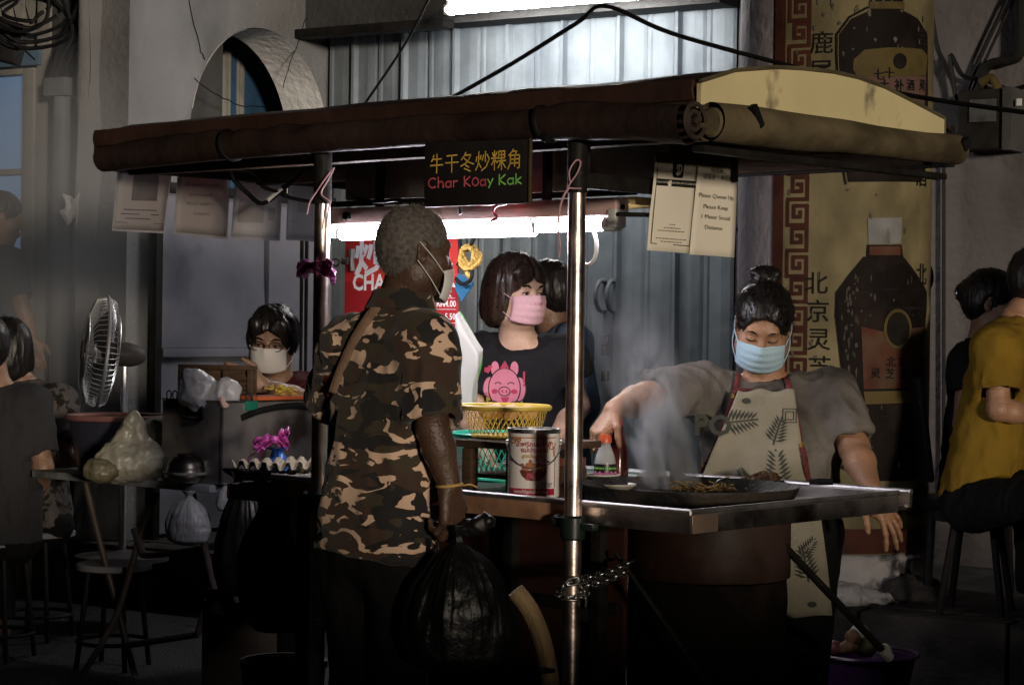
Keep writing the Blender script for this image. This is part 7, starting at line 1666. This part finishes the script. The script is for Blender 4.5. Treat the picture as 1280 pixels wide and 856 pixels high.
tB, _, _ = sit('woman in a patterned blouse with short black hair seated behind the grey shirt', (8, 436), (-.75, .62, -.1), 8.65, (28, 478), (72, 500), (-10, 498), (86, 570), (60, 620), (-20, 570), (0, 620), .46, x, (-.25, .25), sk_mid, m_pat, (.8, .8), 1.0, hx=longhair, dY=(-.08, .1), hfwd=(0, .2))
stool('stool under the person in the dark grey shirt', -4, 672, 8.12, 50); stool('stool under the woman in the patterned blouse', 48, 662, 8.65, 46)
# passer-by beside the blue window
Y = 10.05; c = W3(2, 272, Y); zf_ = KZ
J = dict(head=c, hf=(.85, .3, -.15), neck=W3(0, 310, Y), shR=W3(12, 325, Y-.12), shL=W3(-12, 325, Y+.12), elR=W3(28, 385, Y-.16), wrR=W3(40, 425, Y-.16), elL=W3(-10, 385, Y+.1), wrL=W3(5, 425, Y), hip=W3(6, 445, Y), hem=W3(6, 460, Y), floor=zf_,
         knR=(W3(8, 445, Y).x, Y-.05, .72), knL=(W3(8, 445, Y).x, Y+.08, .72), anR=(W3(6, 445, Y).x, Y-.05, zf_+.08), anL=(W3(6, 445, Y).x, Y+.08, zf_+.08))
tw, _, _, fr_ = person('dim person in a dark blue shirt standing before the tall blue window', J, sk_mid, cloth('dark_blue_cotton', (.03, .045, .075)), m_trou, .008, .95, sleeve=(.8, .8)); f, r, u, hc, rg, up, fw, base = fr_; hair_cap(tw, hc, f, r, u, base, m_hair, 1.0, .008, strands=0, h=.007)
# diners on the pavement at the other edge
Y = 7.72; x = W3(1222, 600, Y).x
m_must = cloth('mustard_cotton', (.205, .125, .013), var=.12, col2=(.15, .08, .008), c2t=(.5, .75), c2s=4)
tD, fr_, JD = sit('person in a mustard yellow shirt seated on the pavement facing away from the stall', (1300, 352), (.95, .1, -.1), Y, (1272, 398), (1248, 432), (1282, 420), (1248, 512), (1300, 520), (1290, 500), (1310, 520), KZ+.40, x, (.16, -.30), sk_tan, m_must, (.72, .7), 1.12, floor=KZ, dY=(-.16, .18), hfwd=(0, .0), fold=folds(9, .013, (8, 8, 5)), sr=(.085, .082))
def sandal(parent, an, base, d):
    a = V(an)-V(base); d = V(d).normalized(); s = d.cross(V((0, 0, 1))); mb = MB(); mb.prism([(-.05, -.038), (.06, -.045), (.16, -.048), (.21, -.02), (.21, .02), (.16, .045), (.06, .04), (-.05, .035)], a+V((0, 0, -.082)), d, s, (0, 0, .018)); 
    mb.build('sandal', m_black, parent, smooth=False); mb = MB(); mb.tube([a+d*.10+s*(.05*math.cos(t))+V((0, 0, -.066+.055*math.sin(t))) for t in np.linspace(0, 3.14, 12)], .014, 6, flat=.4); mb.build('sandal_strap', m_black, parent)
sandal(tD, JD['anR'], fr_[-1], (.8, -.6, 0)); sandal(tD, JD['anL'], fr_[-1], (.9, -.3, 0))
def pstool(label, x, y, z, r):
    t = thing('stool', label, 'stool', (x, y, KZ)); MB().lathe([(0, z-KZ), (r, z-KZ), (r, z-KZ-.03), (0, z-KZ-.03)], 24).build('seat', m_dark, t)
    for k in range(4): a = .4+k*math.pi/2; MB().tube([(r*.6*math.cos(a), r*.6*math.sin(a), z-KZ-.03), (r*math.cos(a), r*math.sin(a), .002)], .014, 8).build('leg', m_dark, t)
pstool('dark stool under the person in mustard yellow', x, Y, KZ+.37, .16)
Y = 8.12; x = W3(1215, 600, Y).x
tC, fr_, _ = sit('woman in black with a low bun and glasses seated behind the mustard shirt', (1240, 378), (.93, -.28, -.1), Y, (1230, 425), (1212, 450), (1240, 440), (1205, 530), (1250, 560), (1250, 520), (1270, 560), KZ+.40, x, (.40, .0), sk_mid, m_tee, (.5, .5), 1.0, hx=ponytail, floor=KZ, dY=(-.14, .16))
f, r, u, hc, rg, up, fw, base = fr_; face_marks(tC, hc, f, u, r, base, m_hair, 1.0, False, glasses=True); q = hc-f*.135+u*.02-V(base); MB().tube([q+r*.02*math.cos(t)+u*.02*math.sin(t) for t in np.linspace(0, 6.283, 13)[:-1]], .005, 6, closed=True).build('hair_clip', m_steel, tC)
ch_ = thing('chair', 'black plastic chair behind the woman in black on the pavement', 'chair', (x-.22, Y, KZ))
MB().box((.22, 0, .375), (.42, .42, .03), None, .01).build('seat', m_black, ch_); MB().box((.0, 0, .66), (.03, .40, .40), Matrix.Rotation(-.12, 3, 'Y'), .012).build('backrest', m_black, ch_)
for a, b in ((.03, -.18), (.03, .18), (.4, -.18), (.4, .18)): MB().tube([(a, b, .36), (a-.02 if a < .1 else a+.02, b*1.08, .0)], .018, 8).build('leg', m_black, ch_)
